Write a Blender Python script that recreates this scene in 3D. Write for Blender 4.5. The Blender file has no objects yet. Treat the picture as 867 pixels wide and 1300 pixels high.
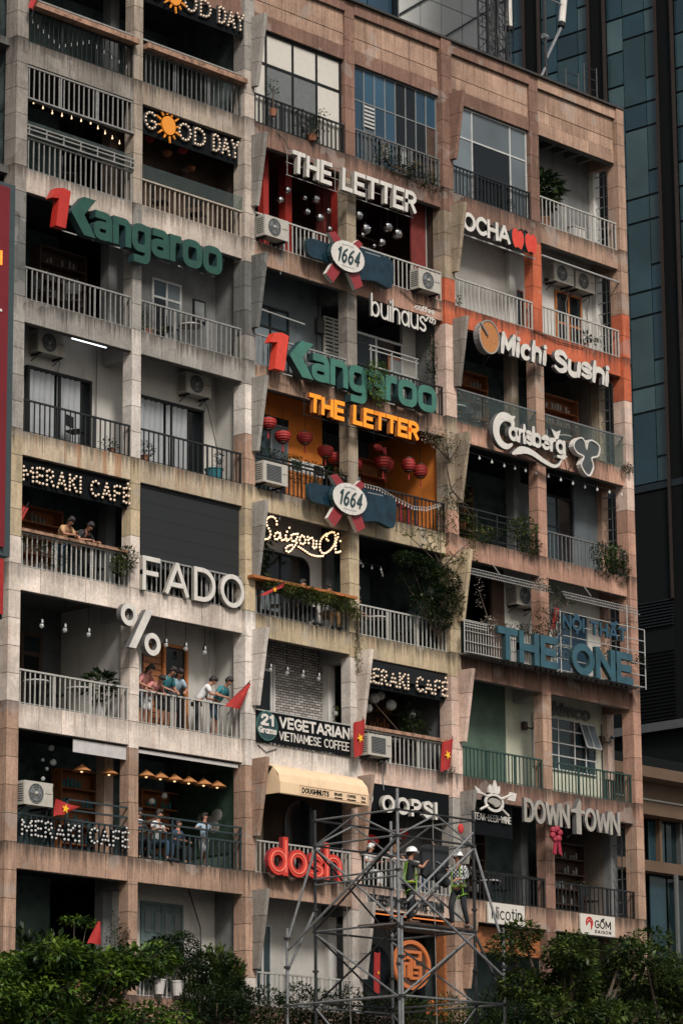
import bpy, math, random
from mathutils import Vector, Matrix
random.seed(7)
R = math.radians
SC = bpy.context.scene
COL = SC.collection

# ------------------------------------------------------------------ camera
cam_d = bpy.data.cameras.new("camera"); cam = bpy.data.objects.new("camera", cam_d); COL.objects.link(cam)
YAW, PITCH, ROLL = -0.827348, 0.231722, -0.0078053
cy_, sy_, cp_, sp_, cr_, sr_ = math.cos(YAW), math.sin(YAW), math.cos(PITCH), math.sin(PITCH), math.cos(ROLL), math.sin(ROLL)
fwd = Vector((-sy_*cp_, cy_*cp_, sp_)); rgt = Vector((cy_, sy_, 0)); upv = rgt.cross(fwd)
r2 = cr_*rgt + sr_*upv; u2 = -sr_*rgt + cr_*upv
M = Matrix(((r2.x, u2.x, -fwd.x), (r2.y, u2.y, -fwd.y), (r2.z, u2.z, -fwd.z))).to_4x4()
M.translation = Vector((-51.6317, -57.7709, 1.7441))
cam.matrix_world = M
cam_d.sensor_fit = 'VERTICAL'; cam_d.sensor_height = 24.0; cam_d.lens = 4228.68/1300*24
cam_d.clip_start = 0.5; cam_d.clip_end = 3000
SC.camera = cam

# ------------------------------------------------------------------ light
SUN_EL, SUN_AZ = 43, 208          # degrees; azimuth clockwise from +Y (north)
w = bpy.data.worlds.new("World"); SC.world = w; w.use_nodes = True
nt = w.node_tree; nt.nodes.clear()
sky = nt.nodes.new('ShaderNodeTexSky'); sky.sky_type = 'NISHITA'; sky.sun_disc = False
sky.sun_elevation = R(SUN_EL); sky.sun_rotation = R(SUN_AZ); sky.air_density = 1.6; sky.dust_density = 4.0; sky.ozone_density = 1.0
hs = nt.nodes.new('ShaderNodeHueSaturation'); hs.inputs['Saturation'].default_value = 0.5
bg = nt.nodes.new('ShaderNodeBackground'); bg.inputs['Strength'].default_value = 0.046
wo = nt.nodes.new('ShaderNodeOutputWorld')
nt.links.new(sky.outputs[0], hs.inputs['Color']); nt.links.new(hs.outputs[0], bg.inputs[0]); nt.links.new(bg.outputs[0], wo.inputs[0])
sd = bpy.data.lights.new("sun", 'SUN'); sun = bpy.data.objects.new("sun", sd); COL.objects.link(sun)
sd.energy = 1.5; sd.angle = R(12); sd.color = (1.0, 0.95, 0.885)
sdir = Vector((math.sin(R(SUN_AZ))*math.cos(R(SUN_EL)), math.cos(R(SUN_AZ))*math.cos(R(SUN_EL)), math.sin(R(SUN_EL))))
sun.rotation_euler = sdir.to_track_quat('Z', 'Y').to_euler()
SC.view_settings.view_transform = 'Standard'; SC.view_settings.look = 'None'
SC.view_settings.exposure = 1.2; SC.view_settings.gamma = 1.0; SC.view_settings.use_curve_mapping = False

# ------------------------------------------------------------------ materials
MATS = {}
def base_mat(name):
    m = bpy.data.materials.new(name); m.use_nodes = True
    MATS[name] = m
    return m, m.node_tree, m.node_tree.nodes['Principled BSDF']
def N(nt, t, **k):
    n = nt.nodes.new(t)
    for a, b in k.items(): setattr(n, a, b)
    return n
def mathn(nt, op, a, b=None, c=None):
    n = N(nt, 'ShaderNodeMath', operation=op)
    for i, v in enumerate((a, b, c)):
        if v is None: continue
        if isinstance(v, (int, float)): n.inputs[i].default_value = v
        else: nt.links.new(v, n.inputs[i])
    return n.outputs[0]
def ramp(nt, src, stops):
    r = N(nt, 'ShaderNodeValToRGB'); e = r.color_ramp.elements
    while len(e) > 1: e.remove(e[-1])
    e[0].position, e[0].color = stops[0][0], (*stops[0][1], 1)
    for p, c in stops[1:]:
        q = e.new(p); q.color = (*c, 1)
    nt.links.new(src, r.inputs[0]); return r.outputs[0]
def mixc(nt, fac, a, b, mode='MIX'):
    n = N(nt, 'ShaderNodeMix', data_type='RGBA', blend_type=mode)
    for s, v in ((0, fac), (6, a), (7, b)):
        if isinstance(v, (int, float)): n.inputs[s].default_value = v
        elif isinstance(v, tuple): n.inputs[s].default_value = (*v, 1)
        else: nt.links.new(v, n.inputs[s])
    return n.outputs[2]
def noise(nt, vec, scale, detail=4, rough=0.6, sc=None):
    if sc:
        mp = N(nt, 'ShaderNodeMapping'); mp.inputs['Scale'].default_value = sc; nt.links.new(vec, mp.inputs[0]); vec = mp.outputs[0]
    n = N(nt, 'ShaderNodeTexNoise'); n.inputs['Scale'].default_value = scale; n.inputs['Detail'].default_value = detail
    n.inputs['Roughness'].default_value = rough; nt.links.new(vec, n.inputs['Vector']); return n.outputs['Fac']
def g3(v): return (v, v, v)
def concrete(name, col, dirt=(0.05, 0.045, 0.04), streak=0.55, rust=0.0, bump=0.25, var=0.16, grime=0.75):
    m, nt, p = base_mat(name)
    pos = N(nt, 'ShaderNodeNewGeometry').outputs['Position']
    oi = N(nt, 'ShaderNodeObjectInfo').outputs['Random']
    n1 = noise(nt, pos, 1.3, 6, 0.65)
    n2 = noise(nt, pos, 14, 5, 0.7)
    st = noise(nt, pos, 1.0, 5, 0.7, (7, 7, 0.55))
    st2 = noise(nt, pos, 1.0, 3, 0.6, (22, 22, 0.8))
    c = mixc(nt, 1.0, col, ramp(nt, n1, [(0.25, g3(0.74)), (0.5, g3(0.98)), (0.78, g3(1.18))]), 'MULTIPLY')
    c = mixc(nt, 1.0, c, ramp(nt, n2, [(0.28, g3(0.72)), (0.55, g3(1.0)), (0.75, g3(1.14))]), 'MULTIPLY')
    rv = mathn(nt, 'MULTIPLY_ADD', oi, var*2, 1-var)
    cc = N(nt, 'ShaderNodeCombineColor')
    for i in range(3): nt.links.new(rv, cc.inputs[i])
    c = mixc(nt, 1.0, c, cc.outputs[0], 'MULTIPLY')
    s1 = ramp(nt, st, [(0.47, g3(0)), (0.72, g3(1))])
    s2 = ramp(nt, st2, [(0.5, g3(0)), (0.75, g3(0.7))])
    f = mathn(nt, 'MULTIPLY', mathn(nt, 'MAXIMUM', s1, s2), streak)
    c = mixc(nt, f, c, dirt)
    lt = mathn(nt, 'MULTIPLY', ramp(nt, noise(nt, pos, 1.0, 4, 0.65, (13, 13, 0.7)), [(0.56, g3(0)), (0.74, g3(1))]), 0.5)
    c = mixc(nt, lt, c, tuple(min(0.62, v*1.5+0.06) for v in col))
    sx = N(nt, 'ShaderNodeSeparateXYZ'); nt.links.new(pos, sx.inputs[0])
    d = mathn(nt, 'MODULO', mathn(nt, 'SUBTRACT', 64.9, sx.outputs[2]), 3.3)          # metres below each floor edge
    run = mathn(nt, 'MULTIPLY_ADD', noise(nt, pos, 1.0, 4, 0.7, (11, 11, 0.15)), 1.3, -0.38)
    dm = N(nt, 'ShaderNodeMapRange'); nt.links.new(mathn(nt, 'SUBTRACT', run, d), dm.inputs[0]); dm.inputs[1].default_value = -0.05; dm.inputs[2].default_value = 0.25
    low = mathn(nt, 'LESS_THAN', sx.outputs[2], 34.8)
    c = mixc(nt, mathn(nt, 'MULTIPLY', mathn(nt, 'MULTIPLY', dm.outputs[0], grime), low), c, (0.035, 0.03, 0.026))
    pt = ramp(nt, noise(nt, pos, 1.15, 2, 0.45, (1.0, 1.0, 1.25)), [(0.615, g3(0)), (0.63, g3(0.32))])
    c = mixc(nt, pt, c, (0.30, 0.275, 0.25))
    blot = noise(nt, pos, 0.55, 3, 0.6)
    c = mixc(nt, 1.0, c, ramp(nt, blot, [(0.3, g3(0.72)), (0.6, g3(1.08))]), 'MULTIPLY')
    if rust:
        rs = noise(nt, pos, 1.0, 2, 0.5, (3.1, 3.1, 0.25))
        fr = mathn(nt, 'MULTIPLY', ramp(nt, rs, [(0.60, g3(0)), (0.70, g3(1))]), rust)
        c = mixc(nt, fr, c, (0.24, 0.085, 0.025))
    nt.links.new(c, p.inputs['Base Color'])
    p.inputs['Roughness'].default_value = 0.9; p.inputs['Specular IOR Level'].default_value = 0.2
    b = N(nt, 'ShaderNodeBump'); b.inputs['Strength'].default_value = bump; b.inputs['Distance'].default_value = 0.02
    nt.links.new(mathn(nt, 'ADD', n2, n1), b.inputs['Height']); nt.links.new(b.outputs[0], p.inputs['Normal'])
    return m
def paint(name, col, rough=0.6, metal=0.0, var=0.12, scale=6.0, bump=0.05, spec=0.4, streak=0.0, dirt=(0.05, 0.045, 0.04)):
    m, nt, p = base_mat(name)
    pos = N(nt, 'ShaderNodeNewGeometry').outputs['Position']
    n1 = noise(nt, pos, scale, 5, 0.65)
    c = mixc(nt, 1.0, col, ramp(nt, n1, [(0.25, g3(1-var*1.6)), (0.5, g3(1)), (0.75, g3(1+var))]), 'MULTIPLY')
    if streak:
        st = noise(nt, pos, 1.0, 4, 0.7, (9, 9, 0.6))
        c = mixc(nt, mathn(nt, 'MULTIPLY', ramp(nt, st, [(0.5, g3(0)), (0.75, g3(1))]), streak), c, dirt)
    nt.links.new(c, p.inputs['Base Color']); p.inputs['Roughness'].default_value = rough; p.inputs['Metallic'].default_value = metal
    p.inputs['Specular IOR Level'].default_value = spec
    if bump:
        b = N(nt, 'ShaderNodeBump'); b.inputs['Strength'].default_value = bump; b.inputs['Distance'].default_value = 0.01
        nt.links.new(n1, b.inputs['Height']); nt.links.new(b.outputs[0], p.inputs['Normal'])
    return m
def emit(name, col, strength, base=None):
    m, nt, p = base_mat(name)
    p.inputs['Base Color'].default_value = (*(base or col), 1)
    p.inputs['Emission Color'].default_value = (*col, 1); p.inputs['Emission Strength'].default_value = strength
    return m
def leafm(name, col, tip):
    m, nt, p = base_mat(name)
    pos = N(nt, 'ShaderNodeNewGeometry').outputs['Position']
    n1 = noise(nt, pos, 2.2, 3, 0.6); n2 = noise(nt, pos, 30, 2, 0.5)
    c = mixc(nt, ramp(nt, n1, [(0.45, g3(0)), (0.62, g3(1))]), col, tip)
    c = mixc(nt, 1.0, c, ramp(nt, n2, [(0.3, g3(0.6)), (0.7, g3(1.3))]), 'MULTIPLY')
    nt.links.new(c, p.inputs['Base Color']); p.inputs['Roughness'].default_value = 0.5; p.inputs['Specular IOR Level'].default_value = 0.3
    tr = N(nt, 'ShaderNodeBsdfTranslucent'); nt.links.new(c, tr.inputs[0]); mx = N(nt, 'ShaderNodeMixShader'); mx.inputs[0].default_value = 0.3
    out = nt.nodes['Material Output']; nt.links.new(p.outputs[0], mx.inputs[1]); nt.links.new(tr.outputs[0], mx.inputs[2]); nt.links.new(mx.outputs[0], out.inputs[0])
    return m
def tower_glass(name, col, rough=0.06, wob=0.35, sp=0.6):
    m, nt, p = base_mat(name)
    pos = N(nt, 'ShaderNodeNewGeometry').outputs['Position']; oi = N(nt, 'ShaderNodeObjectInfo').outputs['Random']
    n1 = noise(nt, pos, 0.35, 3, 0.5)
    rv = mathn(nt, 'MULTIPLY_ADD', oi, 0.55, 0.7); cc = N(nt, 'ShaderNodeCombineColor')
    for i in range(3): nt.links.new(rv, cc.inputs[i])
    c = mixc(nt, 1.0, mixc(nt, 1.0, col, ramp(nt, n1, [(0.3, g3(0.7)), (0.7, g3(1.25))]), 'MULTIPLY'), cc.outputs[0], 'MULTIPLY')
    nt.links.new(c, p.inputs['Base Color']); p.inputs['Roughness'].default_value = rough; p.inputs['Specular IOR Level'].default_value = sp
    b = N(nt, 'ShaderNodeBump'); b.inputs['Strength'].default_value = wob; b.inputs['Distance'].default_value = 0.4
    nt.links.new(noise(nt, pos, 0.5, 2, 0.4), b.inputs['Height']); nt.links.new(b.outputs[0], p.inputs['Normal'])
    return m
def clear_glass(name, col=(0.35, 0.42, 0.42), tint=0.25):
    m, nt, p = base_mat(name)
    p.inputs['Base Color'].default_value = (*col, 1); p.inputs['Roughness'].default_value = 0.06
    n1 = noise(nt, N(nt, 'ShaderNodeNewGeometry').outputs['Position'], 3, 3)
    tr = N(nt, 'ShaderNodeBsdfTransparent'); tr.inputs[0].default_value = (0.86, 0.92, 0.9, 1); mx = N(nt, 'ShaderNodeMixShader')
    nt.links.new(mathn(nt, 'MULTIPLY_ADD', n1, 0.15, tint-0.06), mx.inputs[0])
    out = nt.nodes['Material Output']; nt.links.new(tr.outputs[0], mx.inputs[1]); nt.links.new(p.outputs[0], mx.inputs[2]); nt.links.new(mx.outputs[0], out.inputs[0])
    return m
def brickm(name):
    m, nt, p = base_mat(name)
    tc = N(nt, 'ShaderNodeTexCoord').outputs['Object']
    mp = N(nt, 'ShaderNodeMapping'); mp.inputs['Rotation'].default_value = (R(90), 0, 0); nt.links.new(tc, mp.inputs[0])
    b = N(nt, 'ShaderNodeTexBrick'); nt.links.new(mp.outputs[0], b.inputs['Vector'])
    b.inputs['Scale'].default_value = 1; b.inputs['Brick Width'].default_value = 0.22; b.inputs['Row Height'].default_value = 0.07; b.inputs['Mortar Size'].default_value = 0.012
    b.inputs['Color1'].default_value = (0.42, 0.39, 0.36, 1); b.inputs['Color2'].default_value = (0.2, 0.18, 0.165, 1); b.inputs['Mortar'].default_value = (0.045, 0.042, 0.04, 1)
    nt.links.new(b.outputs['Color'], p.inputs['Base Color']); p.inputs['Roughness'].default_value = 0.85
    bb = N(nt, 'ShaderNodeBump'); bb.inputs['Strength'].default_value = 0.6; bb.invert = True; nt.links.new(b.outputs['Fac'], bb.inputs['Height']); nt.links.new(bb.outputs[0], p.inputs['Normal'])
    return m

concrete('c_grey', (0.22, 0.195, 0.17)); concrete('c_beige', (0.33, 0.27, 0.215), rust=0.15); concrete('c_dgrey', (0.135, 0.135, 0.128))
concrete('c_sand', (0.48, 0.405, 0.345), streak=0.35, rust=.15, grime=.6)
concrete('c_pale', (0.62, 0.53, 0.46), streak=0.22, rust=0.2, bump=.12, grime=.4); concrete('c_khaki', (0.43, 0.34, 0.225), streak=0.4, rust=0.1)
concrete('c_khakirust', (0.45, 0.36, 0.26), streak=0.42, rust=0.55)
concrete('c_brown', (0.205, 0.118, 0.088), dirt=(0.07, 0.045, 0.035), streak=0.6); concrete('c_orange', (0.47, 0.115, 0.055), streak=0.3, var=0.06)
concrete('c_tan', (0.35, 0.228, 0.165), dirt=(0.08, 0.05, 0.04), streak=0.6); concrete('c_pink', (0.55, 0.40, 0.33), streak=0.25)
concrete('c_rose', (0.38, 0.22, 0.16), dirt=(0.12, 0.06, 0.045), streak=0.5); concrete('c_lightgrey', (0.28, 0.26, 0.235), streak=0.3)
concrete('c_greenpaint', (0.20, 0.25, 0.205), streak=0.3); concrete('c_olivetan', (0.31, 0.245, 0.175)); concrete('c_palewhite', (0.58, 0.52, 0.47), streak=0.2, bump=.12, grime=.45)
paint('plaster_white', (0.42, 0.40, 0.37), 0.9, var=0.12, scale=1.5, streak=0.15, spec=0.1); paint('plaster_grey', (0.15, 0.152, 0.15), 0.9, var=0.2, scale=2, streak=0.3, spec=0.1)
paint('plaster_bright', (0.5, 0.48, 0.45), 0.9, var=0.1, scale=1.5, streak=0.1, spec=0.1)
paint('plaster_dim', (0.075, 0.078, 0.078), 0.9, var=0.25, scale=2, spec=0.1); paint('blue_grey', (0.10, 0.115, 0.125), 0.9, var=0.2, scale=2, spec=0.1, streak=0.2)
paint('deep_wall', (0.11, 0.16, 0.155), 0.9, var=0.6, scale=1.2, spec=0.05, bump=0); paint('dark_wall', (0.055, 0.073, 0.073), 0.9, var=0.6, scale=2, spec=0.1); paint('brown_wall', (0.05, 0.034, 0.026), 0.9, var=0.3, scale=2, spec=0.1)  # deep wall: lighter copy of dark_wall, lifting the shade of unlit back rooms
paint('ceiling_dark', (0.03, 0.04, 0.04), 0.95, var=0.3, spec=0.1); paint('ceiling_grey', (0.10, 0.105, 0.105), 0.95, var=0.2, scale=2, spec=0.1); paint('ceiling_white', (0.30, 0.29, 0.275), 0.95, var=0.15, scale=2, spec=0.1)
paint('red_wall', (0.13, 0.018, 0.014), 0.8, var=0.2); paint('maroon_wall', (0.06, 0.010, 0.010), 0.8, var=0.3); paint('red_pillar', (0.26, 0.018, 0.012), 0.6)
paint('orange_wall', (0.66, 0.20, 0.03), 0.85, var=0.15, scale=2); paint('green_wall', (0.06, 0.095, 0.07), 0.85, var=0.2, scale=2); paint('cream_wall', (0.42, 0.42, 0.33), 0.85, var=0.12, scale=2, streak=0.15)
paint('rail_white', (0.36, 0.35, 0.325), 0.5, streak=0.3, dirt=(0.15, 0.08, 0.04)); paint('rail_grey', (0.22, 0.215, 0.205), 0.5, var=0.2, streak=0.3); paint('rail_black', (0.013, 0.014, 0.015), 0.5)
paint('rail_teal', (0.022, 0.034, 0.038), 0.5, var=0.2); paint('rail_green', (0.022, 0.05, 0.042), 0.5, var=0.2); paint('rail_dim', (0.11, 0.11, 0.108), 0.55, var=0.3); paint('rail_cream', (0.34, 0.29, 0.235), 0.6, var=0.2)
paint('wood', (0.24, 0.085, 0.03), 0.6, var=0.35, scale=9); paint('wood_bright', (0.32, 0.11, 0.03), 0.55, var=0.3, scale=9); paint('wood_dark', (0.055, 0.03, 0.02), 0.6, var=0.3, scale=9)
paint('wood_worn', (0.26, 0.15, 0.10), 0.8, var=0.6, scale=7)
paint('steel', (0.2, 0.205, 0.21), 0.5, 0.5, var=0.25, scale=12); paint('steel_dark', (0.03, 0.032, 0.034), 0.5, 0.5, var=0.3, scale=9); paint('frame_black', (0.01, 0.011, 0.012), 0.5, spec=.2)
paint('frame_white', (0.42, 0.42, 0.41), 0.5); paint('frame_grey', (0.17, 0.18, 0.18), 0.5); paint('ac_white', (0.38, 0.355, 0.31), 0.5, var=0.1, streak=0.25); paint('ac_dark', (0.05, 0.05, 0.05), 0.6)
paint('curtain', (0.24, 0.25, 0.26), 0.9, var=0.1, scale=3); paint('panel_white', (0.5, 0.47, 0.42), 0.5, var=0.05); paint('panel_grey', (0.12, 0.125, 0.125), 0.5)
paint('screen_black', (0.011, 0.013, 0.014), 0.7, var=0.15, scale=20); paint('blind_white', (0.42, 0.40, 0.39), 0.8, streak=0.2)
paint('sign_green', (0.016, 0.062, 0.046), 0.45, var=0.18, spec=0.4, streak=.35, scale=3); paint('sign_green_pale', (0.045, 0.145, 0.11), 0.45, var=0.18, streak=.35, scale=3); paint('sign_red', (0.38, 0.025, 0.018), 0.35); paint('sign_red_bright', (0.55, 0.05, 0.03), 0.35)
paint('sign_white', (0.54, 0.51, 0.47), 0.55, var=0.12, scale=4, streak=0.3, dirt=(0.16, 0.13, 0.1)); paint('sign_cream', (0.28, 0.26, 0.23), 0.6, var=0.12, streak=.3); paint('sign_side', (0.10, 0.10, 0.10), 0.5); paint('sign_black', (0.006, 0.007, 0.008), 0.8, spec=.05)
paint('sign_bronze', (0.36, 0.33, 0.29), 0.35, 0.3, var=0.25, scale=3); paint('sign_teal', (0.026, 0.076, 0.102), 0.5, var=0.2, scale=3, streak=.3); paint('sign_navy', (0.020, 0.06, 0.095), 0.45, var=0.1)
paint('sign_dkside', (0.02, 0.045, 0.05), 0.5); paint('sign_navygloss', (0.006, 0.022, 0.036), 0.18, var=0.5, scale=2.5, spec=0.45); paint('ribbon_red', (0.22, 0.025, 0.03), 0.5); paint('sign_grey', (0.05, 0.06, 0.06), 0.5)
paint('cloth_red', (0.27, 0.014, 0.012), 0.8, var=0.15); paint('lantern_red', (0.27, 0.020, 0.018), 0.6, var=0.2); paint('star_yellow', (0.75, 0.42, 0.02), 0.7); paint('bow_pink', (0.26, 0.02, 0.04), 0.5)
paint('awning_cream', (0.66, 0.48, 0.31), 0.7, var=0.06, scale=2, streak=0.12); paint('banner_red', (0.13, 0.008, 0.012), 0.5, var=0.1, scale=1); paint('banner_frame', (0.035, 0.05, 0.055), 0.5)
paint('silver', (0.5, 0.5, 0.5), 0.2, 1.0, var=0.1, scale=20); paint('cone_straw', (0.36, 0.15, 0.05), 0.7, var=0.3, scale=30); paint('pot_white', (0.42, 0.40, 0.38), 0.6); paint('pot_clay', (0.22, 0.09, 0.05), 0.8)
paint('shutter_teal', (0.085, 0.125, 0.125), 0.7, var=0.2, streak=0.2); paint('shutter_white', (0.40, 0.38, 0.34), 0.7, streak=0.2); paint('bark', (0.07, 0.05, 0.035), 0.9, var=0.4, scale=14, bump=0.5); paint('stem_green', (0.05, 0.07, 0.025), 0.8)
paint('skin', (0.34, 0.165, 0.105), 0.6, var=0.05, bump=0); paint('hair', (0.015, 0.011, 0.010), 0.6, bump=0); paint('cl_white', (0.55, 0.55, 0.55), 0.9); paint('cl_lblue', (0.28, 0.38, 0.46), 0.9); paint('cl_teal', (0.03, 0.17, 0.20), 0.9)
paint('cl_pink', (0.5, 0.20, 0.20), 0.9); paint('cl_black', (0.015, 0.017, 0.020), 0.9); paint('cl_navy', (0.02, 0.045, 0.08), 0.9); paint('cl_tan', (0.42, 0.26, 0.13), 0.9); paint('cl_red', (0.40, 0.03, 0.03), 0.9); paint('cl_hivis', (0.16, 0.33, 0.02), 0.6)
paint('helmet', (0.75, 0.75, 0.74), 0.3, bump=0); paint('eye', (0.01, 0.01, 0.01), 0.3, bump=0); paint('lips', (0.25, 0.07, 0.06), 0.5, bump=0)
paint('asphalt', (0.05, 0.05, 0.052), 0.9, var=0.25, scale=3); paint('paving', (0.22, 0.20, 0.18), 0.9, var=0.2, scale=4); paint('road_paint', (0.7, 0.7, 0.68), 0.7); paint('kerb', (0.3, 0.29, 0.27), 0.9)
paint('tower_dark', (0.005, 0.0055, 0.006), 0.6, spec=.1); paint('tower_rib', (0.03, 0.022, 0.019), 0.5, 0.3); paint('tower_mull', (0.008, 0.013, 0.017), 0.4); paint('tower_panel', (0.5, 0.5, 0.475), 0.5, 0.0, var=0.12, scale=0.3, spec=0.5)
paint('podium_tan', (0.10, 0.062, 0.038), 0.6, var=0.15, scale=0.8); paint('podium_black', (0.006, 0.007, 0.0075), 0.6, spec=.1); paint('louvre', (0.014, 0.017, 0.019), 0.7, 0.0, spec=.1); paint('podium_grey', (0.07, 0.075, 0.075), 0.5)
paint('green_mural', (0.012, 0.03, 0.018), 0.8, var=0.5, scale=4); paint('mural_white', (0.16, 0.155, 0.14), 0.8); paint('pipe_white', (0.3, 0.3, 0.285), 0.5)
paint('side_render', (0.16, 0.13, 0.11), 0.9, var=0.3, scale=1.5, streak=0.5); paint('roof_grey', (0.04, 0.036, 0.034), 0.9, var=0.3)
tower_glass('tower_glass', (0.022, 0.05, 0.058)); tower_glass('tower_glass_pale', (0.045, 0.078, 0.085), 0.15); tower_glass('tower_glass_blue', (0.012, 0.035, 0.047)); tower_glass('tower_glass_dark', (0.008, 0.018, 0.022))
tower_glass('window_glass', (0.015, 0.03, 0.036), 0.08, 0.05, 0.5); tower_glass('window_blue', (0.02, 0.055, 0.09), 0.15, 0.05); tower_glass('window_pale', (0.11, 0.13, 0.14), 0.25, 0.03); tower_glass('window_black', (0.008, 0.010, 0.012), 0.1, 0.05, 0.3)
clear_glass('rail_glass', (0.12, 0.15, 0.15), tint=0.14); clear_glass('lamp_glass', (0.7, 0.7, 0.68), 0.4); brickm('white_brick')
emit('bulb_warm', (1.0, 0.58, 0.28), 0.75, (0.9, 0.8, 0.7)); emit('bulb_cool', (0.8, 0.78, 0.74), 0.03, (0.42, 0.41, 0.39)); emit('bulb_pale', (1.0, 0.7, 0.45), 0.13, (0.55, 0.45, 0.36)); emit('tube_light', (0.9, 0.95, 1.0), 1.0); emit('strip_orange', (1.0, 0.28, 0.07), 0.28)
emit('neon_red', (1.0, 0.06, 0.03), 0.05, (0.38, 0.03, 0.02)); emit('neon_rim', (1.0, 0.2, 0.13), 0.14, (0.5, 0.14, 0.10)); emit('sign_orange', (1.0, 0.27, 0.015), 0.16, (0.65, 0.22, 0.012)); emit('sun_orange', (1.0, 0.3, 0.02), 0.06, (0.55, 0.2, 0.02)); emit('banner_text', (1.0, 0.3, 0.03), 0.25)
emit('circle_orange', (1.0, 0.26, 0.06), 0.07, (0.3, 0.09, 0.03)); emit('lamp_red', (1, 0.1, 0.04), 0.6); emit('spot_warm', (1.0, 0.6, 0.3), 0.8)
leafm('leaf_tree', (0.014, 0.036, 0.006), (0.12, 0.20, 0.02)); leafm('leaf_dark', (0.007, 0.017, 0.006), (0.032, 0.055, 0.014)); leafm('leaf_bush', (0.012, 0.028, 0.007), (0.09, 0.13, 0.025)); leafm('leaf_olive', (0.025, 0.042, 0.01), (0.12, 0.14, 0.03)); leafm('leaf_bright', (0.03, 0.08, 0.012), (0.16, 0.24, 0.03))
leafm('petal_white', (0.40, 0.36, 0.32), (0.6, 0.56, 0.52)); leafm('petal_yellow', (0.5, 0.3, 0.02), (0.6, 0.4, 0.05)); leafm('petal_red', (0.35, 0.03, 0.03), (0.5, 0.08, 0.05))
m_, nt_, p_ = base_mat('cl_check')
tc_ = N(nt_, 'ShaderNodeTexCoord').outputs['Object']; ck = N(nt_, 'ShaderNodeTexChecker'); ck.inputs['Scale'].default_value = 22
ck.inputs['Color1'].default_value = (0.5, 0.5, 0.5, 1); ck.inputs['Color2'].default_value = (0.012, 0.012, 0.015, 1); nt_.links.new(tc_, ck.inputs['Vector']); nt_.links.new(ck.outputs[0], p_.inputs['Base Color']); p_.inputs['Roughness'].default_value = 0.9

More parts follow.
